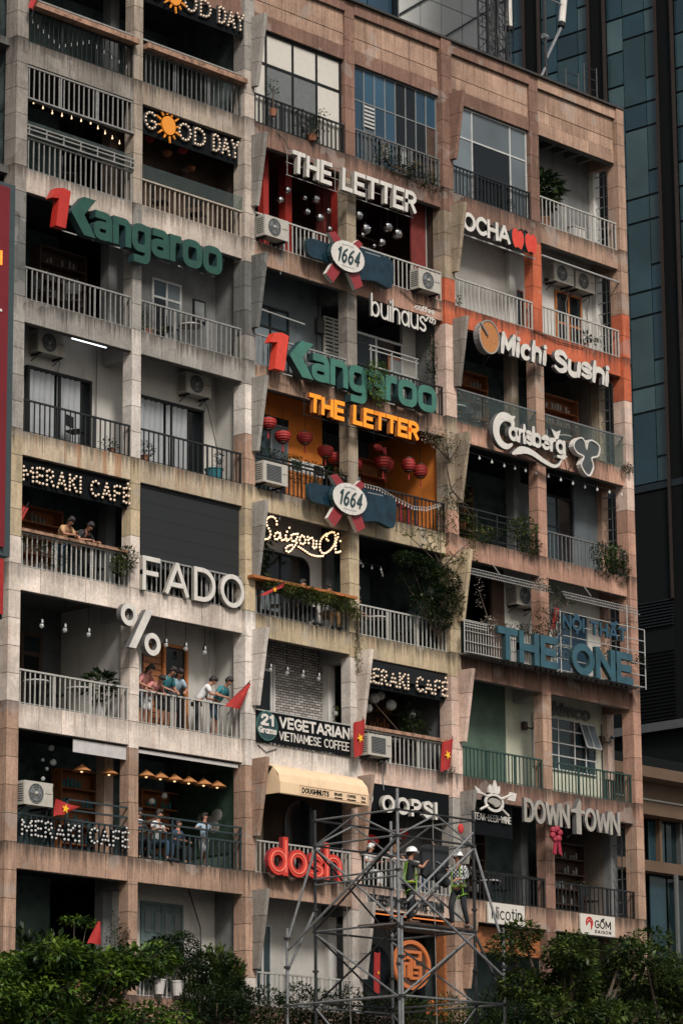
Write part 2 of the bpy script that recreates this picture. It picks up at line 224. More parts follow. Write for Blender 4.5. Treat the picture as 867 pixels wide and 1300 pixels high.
# ------------------------------------------------------------------ builders
class MB:
    def __init__(s): s.v = []; s.f = []; s.m = []; s.cur = 0
    def quadbox(s, P):
        b = len(s.v); s.v += P
        for q in ((0, 1, 2, 3), (7, 6, 5, 4), (0, 4, 5, 1), (1, 5, 6, 2), (2, 6, 7, 3), (3, 7, 4, 0)): s.f.append(tuple(b+i for i in q)); s.m.append(s.cur)
        return s
    def box(s, x0, x1, y0, y1, z0, z1):
        return s.quadbox([(x0, y0, z0), (x0, y1, z0), (x1, y1, z0), (x1, y0, z0), (x0, y0, z1), (x0, y1, z1), (x1, y1, z1), (x1, y0, z1)])
    def bar(s, p, q, r, n=6, r2=None):
        p, q = Vector(p), Vector(q); d = (q-p)
        if d.length < 1e-6: return s
        d.normalize(); a = d.orthogonal().normalized(); c = d.cross(a); b = len(s.v); r2 = r if r2 is None else r2
        for P, rr in ((p, r), (q, r2)):
            for i in range(n):
                t = 2*math.pi*i/n; s.v.append(tuple(P+a*(rr*math.cos(t))+c*(rr*math.sin(t))))
        for i in range(n):
            j = (i+1) % n; s.f.append((b+i, b+j, b+n+j, b+n+i)); s.m.append(s.cur)
        s.f.append(tuple(b+i for i in reversed(range(n)))); s.f.append(tuple(b+n+i for i in range(n))); s.m += [s.cur]*2
        return s
    def tube(s, pts, r, n=6):
        for i in range(len(pts)-1):
            ra = r[i] if isinstance(r, (list, tuple)) else r; rb = r[i+1] if isinstance(r, (list, tuple)) else r
            s.bar(pts[i], pts[i+1], ra, n, rb)
        return s
    def sph(s, c, r, nu=8, nv=6, sx=1, sy=1, sz=1):
        b = len(s.v); s.v.append((c[0], c[1], c[2]+r*sz))
        for i in range(1, nv):
            t = math.pi*i/nv
            for j in range(nu):
                u = 2*math.pi*j/nu; s.v.append((c[0]+r*sx*math.sin(t)*math.cos(u), c[1]+r*sy*math.sin(t)*math.sin(u), c[2]+r*sz*math.cos(t)))
        s.v.append((c[0], c[1], c[2]-r*sz)); e = len(s.v)-1
        for j in range(nu):
            k = (j+1) % nu
            s.f.append((b, b+1+j, b+1+k)); s.m.append(s.cur); s.f.append((e, b+1+(nv-2)*nu+k, b+1+(nv-2)*nu+j)); s.m.append(s.cur)
            for i in range(nv-2):
                s.f.append((b+1+i*nu+j, b+1+(i+1)*nu+j, b+1+(i+1)*nu+k, b+1+i*nu+k)); s.m.append(s.cur)
        return s
    def lathe(s, c, prof, n=12):
        b = len(s.v)
        for r, z in prof:
            for j in range(n):
                u = 2*math.pi*j/n; s.v.append((c[0]+r*math.cos(u), c[1]+r*math.sin(u), c[2]+z))
        for i in range(len(prof)-1):
            for j in range(n):
                k = (j+1) % n; s.f.append((b+i*n+j, b+i*n+k, b+(i+1)*n+k, b+(i+1)*n+j)); s.m.append(s.cur)
        s.f.append(tuple(b+j for j in reversed(range(n)))); s.f.append(tuple(b+(len(prof)-1)*n+j for j in range(n))); s.m += [s.cur]*2
        return s
    def prism(s, poly, y0, y1, side=None):
        b = len(s.v); n = len(poly)
        s.v += [(x, y0, z) for x, z in poly] + [(x, y1, z) for x, z in poly]
        s.f.append(tuple(b+i for i in range(n))); s.m.append(s.cur); s.f.append(tuple(b+n+i for i in reversed(range(n)))); s.m.append(s.cur)
        for i in range(n):
            j = (i+1) % n; s.f.append((b+j, b+i, b+n+i, b+n+j)); s.m.append(s.cur if side is None else side)
        return s
    def ribbon(s, pts, w, y0, y1, closed=False, side=None, cap=0.5):
        if not isinstance(w, (list, tuple)):
            q_ = [pts[0]]
            for p_ in pts[1:]:
                if abs(p_[0]-q_[-1][0])+abs(p_[1]-q_[-1][1]) > 1e-4: q_.append(p_)
            pts = q_ if len(q_) > 1 else pts
        P = [Vector((a, b)) for a, b in pts]; n = len(P)
        if closed and (P[0]-P[-1]).length < 1e-5: P.pop(); n -= 1
        W = w if isinstance(w, (list, tuple)) else [w]*n
        if not closed and cap and n > 1:
            P[0] = P[0]-(P[1]-P[0]).normalized()*W[0]*cap; P[-1] = P[-1]+(P[-1]-P[-2]).normalized()*W[-1]*cap
        A = []; B = []
        for i in range(n):
            pr = P[i-1] if (i or closed) else None; nx = P[(i+1) % n] if (i < n-1 or closed) else None
            d1 = (P[i]-pr).normalized() if pr is not None else None; d2 = (nx-P[i]).normalized() if nx is not None else None
            if d1 is None: d1 = d2
            if d2 is None: d2 = d1
            t = d1+d2
            if t.length < 1e-4: t = d1
            t.normalize(); nn = Vector((-t.y, t.x)); c = max(0.45, nn.dot(Vector((-d1.y, d1.x)))); h = W[i]/2/c
            A.append(P[i]+nn*h); B.append(P[i]-nn*h)
        b = len(s.v)
        for L, y in ((A, y0), (B, y0), (A, y1), (B, y1)): s.v += [(q.x, y, q.y) for q in L]
        sm = s.cur if side is None else side
        for i in range(n if closed else n-1):
            j = (i+1) % n
            s.f.append((b+i, b+n+i, b+n+j, b+j)); s.m.append(s.cur)
            s.f.append((b+2*n+j, b+3*n+j, b+3*n+i, b+2*n+i)); s.m.append(sm)
            s.f.append((b+j, b+2*n+j, b+2*n+i, b+i)); s.m.append(sm); s.f.append((b+n+i, b+3*n+i, b+3*n+j, b+n+j)); s.m.append(sm)
        if not closed:
            s.f.append((b, b+2*n, b+3*n, b+n)); s.m.append(sm); s.f.append((b+n-1, b+2*n-1, b+4*n-1, b+3*n-1)); s.m.append(sm)
        return s
    def leaf(s, c, L, wd, d, up):
        d = Vector(d).normalized(); sd = d.cross(Vector(up)); sd = sd.normalized() if sd.length > 1e-3 else Vector((1, 0, 0)); c = Vector(c); b = len(s.v)
        m = c+d*(L*0.5); drop = Vector((0, 0, -L*0.12))
        s.v += [tuple(c), tuple(m+sd*wd*0.5), tuple(c+d*L+drop), tuple(m-sd*wd*0.5)]
        s.f.append((b, b+1, b+2, b+3)); s.m.append(s.cur); return s
    def build(s, name, mats, parent=None, off=None, smooth=False, link=True):
        me = bpy.data.meshes.new(name)
        o3 = Vector(off) if off is not None else (world_loc(parent) if parent is not None else Vector((0, 0, 0)))
        vs = s.v if o3.length == 0 else [(x-o3.x, y-o3.y, z-o3.z) for x, y, z in s.v]
        me.from_pydata(vs, [], s.f)
        if isinstance(mats, str): mats = [mats]
        for k in mats: me.materials.append(MATS[k])
        if len(mats) > 1: me.polygons.foreach_set('material_index', s.m)
        if smooth: me.polygons.foreach_set('use_smooth', [True]*len(me.polygons))
        me.update()
        o = bpy.data.objects.new(name, me); COL.objects.link(o)
        if parent is not None: o.parent = parent
        return o
def world_loc(o):
    v = Vector((0, 0, 0))
    while o is not None: v += o.location; o = o.parent
    return v
def thing(name, label, cat, loc=(0, 0, 0), rz=0, group=None):
    o = bpy.data.objects.new(name, None); COL.objects.link(o); o.empty_display_size = 0.2
    o.location = loc; o.rotation_euler.z = rz; o['label'] = label; o['category'] = cat
    if group: o['group'] = group
    return o
def tag(o, label=None, cat=None, group=None, kind=None):
    if label: o['label'] = label
    if cat: o['category'] = cat
    if group: o['group'] = group
    if kind: o['kind'] = kind
    return o
def kids(o): return [c for c in bpy.data.objects if c.parent == o]
def copy_tree(o, parent=None, ch=None):
    c = o.copy(); COL.objects.link(c); c.parent = parent
    for k in kids(o): copy_tree(k, c)
    return c
L0L = (0, 0, 0)
LOC = (0, 0, 0)
def zL(k): return 31.9-3.3*k
# ------------------------------------------------------------------ stroke letters
def arc(cx, cy, rx, ry, a0, a1, n=12, pw=1.0):
    o = []
    for i in range(n+1):
        t = R(a0+(a1-a0)*i/n); c, s_ = math.cos(t), math.sin(t)
        o.append((cx+rx*math.copysign(abs(c)**pw, c), cy+ry*math.copysign(abs(s_)**pw, s_)))
    return o
def smooth_pts(P, n=5, closed=False):
    o = []; m = len(P)
    rng = range(m if closed else m-1)
    for i in rng:
        if closed: p0, p1, p2, p3 = P[i-1], P[i], P[(i+1) % m], P[(i+2) % m]
        else: p0, p1, p2, p3 = P[max(i-1, 0)], P[i], P[i+1], P[min(i+2, m-1)]
        for k in range(n):
            t = k/n
            o.append(tuple(0.5*((2*p1[d])+(-p0[d]+p2[d])*t+(2*p0[d]-5*p1[d]+4*p2[d]-p3[d])*t*t+(-p0[d]+3*p1[d]-3*p2[d]+p3[d])*t**3) for d in (0, 1)))
    if not closed: o.append(P[-1])
    return o
def o_(cx=.3, cy=.35, rx=.3, ry=.35, pw=1.0): return (arc(cx, cy, rx, ry, 0, 360, 18, pw), True)
F = {
 ' ': (.28, []), '~': (.4, [(smooth_pts([(0, .42), (.12, .52), (.28, .42), (.4, .52)], 3), False)]),
 '-': (.3, [([(0, .5), (.3, .5)], False)]), '.': (.04, [([(0, 0), (.04, 0)], False)]),
 '!': (.05, [([(0, .32), (0, 1)], False), ([(0, 0), (0, .05)], False)]),
 'A': (.72, [([(0, 0), (.36, 1), (.72, 0)], False), ([(.14, .3), (.58, .3)], False)]),
 'B': (.58, [([(0, 0), (0, 1), (.3, 1)]+arc(.3, .76, .24, .24, 90, -90, 6)+[(0, .52)], False), ([(.3, .52)]+arc(.3, .26, .28, .26, 90, -90, 6)+[(0, 0)], False)]),
 'C': (.66, [(arc(.38, .5, .38, .5, 48, 312, 16), False)]),
 'D': (.66, [([(0, 0), (0, 1), (.26, 1)]+arc(.26, .5, .4, .5, 80, -80, 10)+[(.26, 0)], True)]),
 'E': (.52, [([(.52, 1), (0, 1), (0, 0), (.52, 0)], False), ([(0, .5), (.45, .5)], False)]),
 'F': (.5, [([(.5, 1), (0, 1), (0, 0)], False), ([(0, .52), (.43, .52)], False)]),
 'G': (.68, [(arc(.38, .5, .38, .5, 50, 335, 16)+[(.72, .46), (.42, .46)], False)]),
 'H': (.62, [([(0, 0), (0, 1)], False), ([(.62, 0), (.62, 1)], False), ([(0, .5), (.62, .5)], False)]),
 'I': (.0, [([(0, 0), (0, 1)], False)]),
 'K': (.6, [([(0, 0), (0, 1)], False), ([(.56, 1), (.04, .47)], False), ([(.2, .6), (.6, 0)], False)]),
 'L': (.48, [([(0, 1), (0, 0), (.48, 0)], False)]),
 'M': (.8, [([(0, 0), (0, 1), (.4, .25), (.8, 1), (.8, 0)], False)]),
 'N': (.64, [([(0, 0), (0, 1), (.64, 0), (.64, 1)], False)]),
 'O': (.76, [(arc(.38, .5, .38, .5, 0, 360, 20), True)]),
 'P': (.56, [([(0, 0), (0, 1), (.28, 1)]+arc(.28, .74, .27, .26, 90, -90, 7)+[(0, .48)], False)]),
 'R': (.58, [([(0, 0), (0, 1), (.28, 1)]+arc(.28, .75, .27, .25, 90, -90, 7)+[(0, .5)], False), ([(.28, .5), (.56, .02)], False)]),
 'S': (.56, [(smooth_pts([(.53, .84), (.4, .98), (.2, .99), (.04, .86), (.06, .65), (.28, .53), (.5, .42), (.56, .2), (.42, .03), (.2, 0), (.02, .13)], 4), False)]),
 'T': (.6, [([(0, 1), (.6, 1)], False), ([(.3, 1), (.3, 0)], False)]),
 'U': (.62, [([(0, 1)]+arc(.31, .31, .31, .31, 180, 360, 10)+[(.62, 1)], False)]),
 'V': (.7, [([(0, 1), (.35, 0), (.7, 1)], False)]),
 'W': (1.0, [([(0, 1), (.24, 0), (.5, .85), (.76, 0), (1.0, 1)], False)]),
 'Y': (.64, [([(0, 1), (.32, .48), (.64, 1)], False), ([(.32, .48), (.32, 0)], False)]),
 '1': (.3, [([(0, .78), (.24, 1), (.24, 0)], False)]),
 '2': (.54, [(smooth_pts([(.02, .76), (.1, .95), (.3, 1), (.5, .9), (.5, .66), (.28, .36), (.0, 0)], 4)+[(.54, 0)], False)]),
 '4': (.6, [([(.44, 0), (.44, 1), (0, .3), (.6, .3)], False)]),
 '6': (.56, [(smooth_pts([(.46, .96), (.2, .78), (.04, .45), (.06, .16), (.28, 0), (.52, .14), (.54, .38), (.32, .54), (.08, .42)], 4), False)]),
 '7': (.5, [([(0, 1), (.5, 1), (.16, 0)], False)]),
 'a': (.56, [(arc(.28, .34, .28, .34, 0, 360, 16), True), ([(.56, .68), (.56, 0)], False)]),
 'b': (.56, [(arc(.28, .34, .28, .34, 0, 360, 16), True), ([(0, 1.05), (0, 0)], False)]),
 'c': (.5, [(arc(.3, .34, .3, .34, 50, 310, 12), False)]),
 'd': (.58, [(arc(.29, .34, .29, .34, 0, 360, 16), True), ([(.58, 1.05), (.58, 0)], False)]),
 'e': (.58, [([(.04, .36), (.56, .36)]+arc(.3, .34, .28, .34, 8, 315, 14), False)]),
 'f': (.36, [([(.12, 0), (.12, .8)]+arc(.3, .8, .18, .22, 180, 90, 5), False), ([(0, .62), (.34, .62)], False)]),
 'g': (.56, [(arc(.28, .34, .28, .34, 0, 360, 16), True), ([(.56, .68), (.56, -.1)]+arc(.33, -.1, .23, .2, 0, -90, 5)+[(.05, -.3)], False)]),
 'h': (.52, [([(0, 0), (0, 1.05)], False), ([(0, .4)]+arc(.26, .42, .26, .26, 180, 0, 8)+[(.52, 0)], False)]),
 'i': (.0, [([(0, 0), (0, .68)], False), ([(0, .92), (0, .97)], False)]),
 'l': (.0, [([(0, 0), (0, 1.05)], False)]),
 'm': (.86, [([(0, 0), (0, .68)], False), ([(0, .42)]+arc(.215, .46, .215, .22, 180, 0, 7)+[(.43, 0)], False), ([(.43, .42)]+arc(.645, .46, .215, .22, 180, 0, 7)+[(.86, 0)], False)]),
 'n': (.52, [([(0, 0), (0, .68)], False), ([(0, .4)]+arc(.26, .42, .26, .26, 180, 0, 8)+[(.52, 0)], False)]),
 'o': (.6, [(arc(.3, .34, .3, .34, 0, 360, 18), True)]),
 'r': (.34, [([(0, 0), (0, .68)], False), ([(0, .38)]+arc(.26, .42, .26, .26, 180, 80, 5), False)]),
 's': (.46, [(smooth_pts([(.44, .56), (.3, .68), (.1, .65), (.03, .5), (.2, .37), (.4, .28), (.44, .12), (.28, 0), (.02, .08)], 4), False)]),
 't': (.34, [([(.14, .95), (.14, .12), (.32, .02)], False), ([(0, .68), (.34, .68)], False)]),
 'u': (.52, [([(0, .68)]+arc(.26, .26, .26, .26, 180, 360, 8)+[(.52, .68)], False), ([(.52, .68), (.52, 0)], False)]),
 'v': (.52, [([(0, .68), (.26, 0), (.52, .68)], False)]),
 'y': (.52, [([(0, .68), (.26, 0)], False), ([(.52, .68), (.14, -.3)], False)]),
 'k': (.48, [([(0, 0), (0, 1.05)], False), ([(.44, .66), (.03, .26)], False), ([(.18, .42), (.48, 0)], False)]),
}
ACC = {'É': ('E', [([(.18, 1.16), (.36, 1.32)], False)]), 'Ộ': ('O', [([(.2, 1.14), (.38, 1.3), (.56, 1.14)], False), ([(.38, -.26), (.38, -.22)], False)]),
       'Ấ': ('A', [([(.18, 1.12), (.36, 1.28), (.54, 1.12)], False), ([(.56, 1.3), (.7, 1.42)], False)]), 'Ố': ('O', [([(.2, 1.14), (.38, 1.28), (.56, 1.14)], False), ([(.56, 1.3), (.7, 1.42)], False)]),
       'Â': ('A', [([(.18, 1.12), (.36, 1.3), (.54, 1.12)], False)]), 'Ò': ('O', [([(.3, 1.32), (.46, 1.16)], False)])}
for k, (b_, ex) in ACC.items(): F[k] = (F[b_][0], F[b_][1]+ex)

def layout(text, x0, x1, z0, h, t, gap=0.28, slant=0.0, wmul=None):
    """letters of the stroke alphabet laid out from x0 to x1 on the baseline z0: [(char, [(points, closed)])]"""
    ws = [F[c][0]*((wmul or {}).get(c, 1)) for c in text]
    hh = h-t; tot = sum(ws)+gap*(len(text)-1); sx = (x1-x0-t)/tot; x = x0+t/2; out = []
    for c, wd in zip(text, ws):
        k = (wmul or {}).get(c, 1)
        st = [([(x+px*sx*k+slant*(pz*hh), z0+t/2+pz*hh) for px, pz in pts], cl) for pts, cl in F[c][1]]
        if st: out.append((c, st))
        x += (wd+gap)*sx
    return out
def letter_mesh(strokes, t, y0, y1, side=None, taper=False):
    mb = MB(); eps = 0; ss = []
    for pts, cl in strokes:                     # sharp corners end one stroke and start the next, as sign makers join bars
        if cl: ss.append((pts, True)); continue
        cur = [pts[0]]
        for i in range(1, len(pts)):
            cur.append(pts[i])
            if i < len(pts)-1:
                a = Vector(pts[i])-Vector(pts[i-1]); b = Vector(pts[i+1])-Vector(pts[i])
                if a.length > 1e-5 and b.length > 1e-5 and a.angle(b) > R(100): ss.append((cur, False)); cur = [pts[i]]
        ss.append((cur, False))
    for pts, cl in ss:
        wv = t
        if taper and not cl and len(pts) >= 2:
            if len(pts) == 2: a, b = pts; pts = [tuple(a[d]+(b[d]-a[d])*k/3 for d in (0, 1)) for k in range(4)]
            n = len(pts); wv = [t*(0.55+0.75*math.sin(math.pi*(0.15+0.8*i/(n-1)))) for i in range(n)]
        diag = (not cl) and len(pts) == 2 and abs(pts[0][0]-pts[1][0]) > .02 and abs(pts[0][1]-pts[1][1]) > .02
        mb.ribbon(pts, wv, y0-eps, y1+eps, cl, side, cap=.3 if diag else .5); eps += 0.003
    return mb
def sign(name, label, cat, text, x0, x1, z0, h, t, y, depth, mats, gap=.28, slant=0, wmul=None, taper=False, group=None, parent=None, part='letter', jig=0):
    """raised letters standing proud of the facade, one child mesh per letter"""
    th = parent or thing(name, label, cat, (x0, y, z0), 0, group)
    for c, st in layout(text, x0, x1, z0, h, t, gap, slant, wmul):
        if jig: dz = random.uniform(-jig, jig); st = [([(a, b+dz) for a, b in p], cl) for p, cl in st]
        letter_mesh(st, t, y, y+depth, 1 if len(mats) > 1 else None, taper).build(part, list(mats), th)
    return th
def along(pts, closed, step):
    P = [Vector(p) for p in pts]
    if closed: P = P+[P[0]]
    L = [0]
    for i in range(len(P)-1): L.append(L[-1]+(P[i+1]-P[i]).length)
    n = max(1, round(L[-1]/step)); out = []
    for k in range(n if closed else n+1):
        d = L[-1]*k/n; i = 0
        while i < len(L)-2 and L[i+1] < d: i += 1
        q = (d-L[i])/max(1e-6, L[i+1]-L[i]); out.append(P[i].lerp(P[i+1], min(1, q)))
    return out
def bulb_letter(strokes, th, y, t, step, r, bulb, back='sign_black'):
    lt = letter_mesh(strokes, t, y, y+0.05).build('letter', back, th)
    mb = MB(); seen = []
    for pts, cl in strokes:
        for q in along(pts, cl, step):
            if any((q-s_).length < step*0.6 for s_ in seen): continue
            seen.append(q); mb.sph((q.x, y-r*0.8, q.y), r, 6, 4)
    b = mb.build('bulbs', bulb, lt, off=world_loc(th), smooth=True); tag(b, kind='stuff')
def bulb_sign(name, label, text, x0, x1, z0, h, y, bulb, step=0.105, r=0.032, gap=.34, t=0.07, back='sign_black', board=None, parent=None):
    th = parent or thing(name, label, 'sign', (x0, y, z0))
    for c, st in layout(text, x0, x1, z0, h, t, gap): bulb_letter(st, th, y, t, step, r, bulb, back)
    if board: MB().box(*board).build('backing_board', 'sign_black', th)
    return th
def bars_frame(mb, pts, r=0.012):
    for a, b in pts: mb.bar(a, b, r, 4)
# ------------------------------------------------------------------ ground
def struct(o): o['kind'] = 'structure'; return o
struct(MB().box(-1500, 1500, -1500, 1500, -0.5, 0).build('ground', 'asphalt'))
struct(MB().box(-60, 60, -9.0, 14, 0.004, 0.14).build('pavement', 'paving'))
struct(MB().box(-60, 60, -9.2, -9.0, 0.004, 0.15).build('kerb', 'kerb'))
for i in range(14): struct(MB().box(-50+i*7.5, -47+i*7.5, -16.1, -15.95, 0.004, 0.008).build('lane_marking', 'road_paint'))

# ------------------------------------------------------------------ the apartment building
BLD = thing('apartment_building', 'weathered nine storey concrete apartment block with open balconies and many shop signs', 'building', (0, 0, 0))
BAY = [(-0.11, 3.55), (3.86, 7.475), (7.84, 11.475), (11.854, 15.39), (15.82, 19.365), (19.75, 23.36)]
SPM = {  # spandrel paint at each level, per bay
 -1: ['c_brown', 'c_brown', 'c_brown', 'c_brown', 'c_tan', 'c_tan'],
 0: ['c_grey', 'c_beige', 'c_brown', 'c_brown', 'c_brown', 'c_tan'],
 1: ['c_sand', 'c_sand', 'c_tan', 'c_rose', 'c_orange', 'c_orange'],
 2: ['c_lightgrey', 'c_lightgrey', 'c_tan', 'c_tan', 'c_rose', 'c_rose'],
 3: ['c_khakirust', 'c_khakirust', 'c_khaki', 'c_khaki', 'c_rose', 'c_rose'],
 4: ['c_pale', 'c_pale', 'c_khaki', 'c_khaki', 'c_brown', 'c_brown'],
 5: ['c_pale', 'c_pale', 'c_palewhite', 'c_pink', 'c_brown', 'c_brown'],
 6: ['c_tan', 'c_tan', 'c_tan', 'c_pink', 'c_tan', 'c_tan'],
 7: ['c_brown', 'c_rose', 'c_tan', 'c_brown', 'c_brown', 'c_brown'],
 8: ['c_brown', 'c_brown', 'c_tan', 'c_brown', 'c_brown', 'c_brown']}
pan_cache = {}
def panel_obj(name, w, h, m, parent, x, y, z):
    key = (name, round(w, 3), round(h, 3), m)
    if key in pan_cache: o = pan_cache[key].copy(); COL.objects.link(o)
    else:
        g = 0.008
        mb = MB(); d = 0.03; b = 0.007
        F0 = [(g+b, 0, g+b), (w-g-b, 0, g+b), (w-g-b, 0, h-g-b), (g+b, 0, h-g-b)]; B0 = [(g, b, g), (w-g, b, g), (w-g, b, h-g), (g, b, h-g)]; C0 = [(g, d, g), (w-g, d, g), (w-g, d, h-g), (g, d, h-g)]
        mb.v = F0+B0+C0; mb.f = [(0, 1, 2, 3)]+[(i+4, (i+1) % 4+4, (i+1) % 4, i) for i in range(4)]+[(i+8, (i+1) % 4+8, (i+1) % 4+4, i+4) for i in range(4)]; mb.m = [0]*len(mb.f)
        o = mb.build(name, m, None); pan_cache[key] = o
    o.parent = parent; o.location = (x, y+random.uniform(-0.004, 0.004), z); return o
def spandrel(b, k, x0=None, x1=None, y=0.0, n=5):
    x0 = BAY[b][0] if x0 is None else x0; x1 = BAY[b][1] if x1 is None else x1; m = SPM[k][b]; z = zL(k)
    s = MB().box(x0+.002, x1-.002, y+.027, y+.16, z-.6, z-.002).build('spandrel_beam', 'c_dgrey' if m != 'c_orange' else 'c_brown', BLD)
    w = (x1-x0)/n
    for i in range(n): panel_obj('panel', w, .6, m, s, x0+i*w, y, z-.6)
for k in range(-1, 9):
    for b in range(6):
        if k == -1 and b >= 2: continue
        spandrel(b, k)
    if k >= 0: spandrel(0, k, -4.9, -0.85, 0.2, 6)

# --- columns faced with blocks
def seg_mat(c, z):
    T = {0: [(28.1, 'c_grey'), (25.2, 'c_dgrey'), (22.0, 'c_lightgrey'), (19.4, 'c_khaki'), (15.2, 'c_pale'), (0, 'c_tan')],
         1: [(28.7, 'c_beige'), (25.3, 'c_lightgrey'), (22.0, 'c_palewhite'), (20.0, 'c_khaki'), (14.8, 'c_pale'), (0, 'c_tan')],
         2: [(33.2, 'c_lightgrey'), (28.1, 'c_sand'), (26.2, 'c_dgrey'), (24.6, 'c_lightgrey'), (23.2, 'c_palewhite'), (21.9, 'c_tan'), (18.5, 'c_khaki'), (14.8, 'c_palewhite'), (9.7, 'c_tan'), (0, 'c_palewhite')],
         3: [(31.3, 'c_brown'), (28.1, 'c_olivetan'), (25.3, 'c_grey'), (22.1, 'c_olivetan'), (18.1, 'c_khaki'), (14.8, 'c_palewhite'), (11.5, 'c_pink'), (0, 'c_palewhite')],
         4: [(31.3, 'c_brown'), (29.4, 'c_olivetan'), (28.0, 'c_orange'), (25.3, 'c_pink'), (22.8, 'c_olivetan'), (21.3, 'c_rose'), (18.1, 'c_khaki'), (14.8, 'c_pink'), (11.6, 'c_lightgrey'), (0, 'c_tan')],
         5: [(31.2, 'c_brown'), (27.9, 'c_orange'), (24.6, 'c_tan'), (18.1, 'c_rose'), (14.8, 'c_tan'), (0, 'c_brown')],
         6: [(30.1, 'c_tan'), (27.5, 'c_orange'), (24.2, 'c_pink'), (14.8, 'c_rose'), (0, 'c_tan')]}
    for lim, m in T[c]:
        if z > lim: return m
    return T[c][-1][1]
COLX = [(-0.48, -0.11, -.1), (3.55, 3.86, -.012), (7.475, 7.84, -.1), (11.475, 11.854, -.012), (15.39, 15.82, -.1), (19.365, 19.75, -.012), (23.36, 23.7, -.1)]
blk = {}
for c, (x0, x1, y0) in enumerate(COLX):
    top = 36.36 if c >= 2 else 36.36
    core = MB().box(x0+.012, x1-.012, y0+.012, .3, 0, 36.3).build('column', 'c_dgrey', BLD)
    low = MB(); n = int(round((36.3-0)/.66))
    for i in range(-60, 10):
        z0 = 31.9+i*.66; z1 = z0+.66
        if z0 > 36.2: continue
        z1 = min(z1, 36.34)
        if z1 < 0.1: continue
        z0 = max(z0, 0)
        if z0 < 8.2: low.box(x0, x1, y0, .31, z0+.006, z1-.006); continue
        m = seg_mat(c, (z0+z1)/2-0.02)
        key = (c < 7 and (round(x1-x0, 3), round(y0, 2)), round(z1-z0, 3), m)
        if key in blk: o = blk[key].copy(); COL.objects.link(o)
        else: o = MB().box(0, x1-x0, 0, .31-y0, .007, z1-z0-.007).build('block', m, None); blk[key] = o
        o.parent = core; o.location = (x0+random.uniform(-.002, .002), y0, z0)
    tag(low.build('lower_blocks', 'c_brown', core), kind='stuff')
    # back pillars beside the balcony walls
    if c in (1, 3, 5, 6):
        xb = {1: 3.62, 3: 11.6, 5: 19.45, 6: 23.46}[c]
        for k in range(0, 9):
            pm = {1: ['plaster_dim', 'brown_wall', 'plaster_grey', None, 'plaster_dim', None, 'c_tan', 'plaster_grey', 'plaster_dim'],
                  3: [None, 'red_wall', None, None, 'plaster_dim', 'plaster_bright', None, 'plaster_bright', 'plaster_dim'],
                  5: [None, 'plaster_bright', 'c_olivetan', 'plaster_dim', None, None, 'plaster_dim', None, 'plaster_dim'],
                  6: ['plaster_bright', 'plaster_bright', 'c_olivetan', 'c_tan', 'c_tan', 'c_pink', 'plaster_grey', 'plaster_grey', 'plaster_dim']}[c][k]
            if pm: MB().box(xb, xb+.3, .93, 1.23, zL(k)+.002, zL(k)+3.1).build('pillar', pm, BLD)

# --- fins on the columns
fin_m = {2: ['c_lightgrey', 'c_lightgrey', 'c_dgrey', 'c_lightgrey', 'c_lightgrey', 'c_palewhite', 'c_tan', 'c_grey'],
         4: ['c_brown', 'c_olivetan', 'c_grey', 'c_olivetan', 'c_khaki', 'c_pink', 'c_lightgrey', 'c_tan'],
         3: [None]*5+['c_pale', 'c_tan', 'c_palewhite']}
for c in (2, 3, 4):
    x1 = COLX[c][1]; yb = COLX[c][2]
    for k in range(-1, 8):
        m = fin_m[c][k] if k >= 0 else ('c_lightgrey' if c == 2 else None)
        if not m: continue
        z0, z1 = zL(k)+.87, zL(k)+2.83; f = None
        for j in range(3):
            a, b_ = z0+(z1-z0)*j/3, z0+(z1-z0)*(j+1)/3
            ya, yc = yb-.17-.33*j/3, yb-.17-.33*(j+1)/3
            g = .006
            mb = MB().quadbox([(x1-.13, ya, a+g), (x1-.13, yb, a+g), (x1-.003, yb, a+g), (x1-.003, ya, a+g), (x1-.13, yc, b_-g), (x1-.13, yb, b_-g), (x1-.003, yb, b_-g), (x1-.003, yc, b_-g)])
            if j == 0: f = mb.build('fin', m, BLD)
            else: mb.build('fin_block', m, f)

# --- slabs, inner walls
SHAFT = 5.2
for k in range(-1, 9):
    z = zL(k)
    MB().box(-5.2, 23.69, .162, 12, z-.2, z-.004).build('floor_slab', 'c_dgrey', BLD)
MB().box(-5.2, 23.69, 11.9, 12.1, 0, 35.0).build('rear_wall', 'side_render', BLD)
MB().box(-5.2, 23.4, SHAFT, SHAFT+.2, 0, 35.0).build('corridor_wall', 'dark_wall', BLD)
MB().box(23.45, 23.69, 1.25, 11.9, 0, 35.0).build('end_wall', 'side_render', BLD)
MB().box(23.45, 23.68, .31, 1.25, 34.6, 35.2).build('end_wall', 'c_tan', BLD)
for k in range(0, 9): MB().box(23.45, 23.68, .31, 1.24, zL(k)-.6, zL(k)).build('edge_beam', SPM[k][5], BLD)
MB().box(-5.4, -5.2, .2, 12, 0, 35.2).build('end_wall', 'side_render', BLD)
for b in range(-1, 6):
    x0, x1 = BAY[b] if b >= 0 else (-4.9, -.85)
    MB().box(x0, x1, .6, .75, 0, 5.0).build('shopfront_wall', 'dark_wall', BLD)
# party walls at columns 0, 2, 4
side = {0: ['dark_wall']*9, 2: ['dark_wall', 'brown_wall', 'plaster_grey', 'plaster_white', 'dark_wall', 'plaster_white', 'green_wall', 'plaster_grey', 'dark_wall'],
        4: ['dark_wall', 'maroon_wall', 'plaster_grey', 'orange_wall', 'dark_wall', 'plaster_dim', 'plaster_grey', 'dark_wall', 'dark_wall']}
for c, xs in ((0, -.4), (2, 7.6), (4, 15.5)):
    for k in range(0, 9): MB().box(xs, xs+.16, .31, SHAFT, zL(k)-.003, zL(k)+3.098).build('party_wall', side[c][k], BLD)
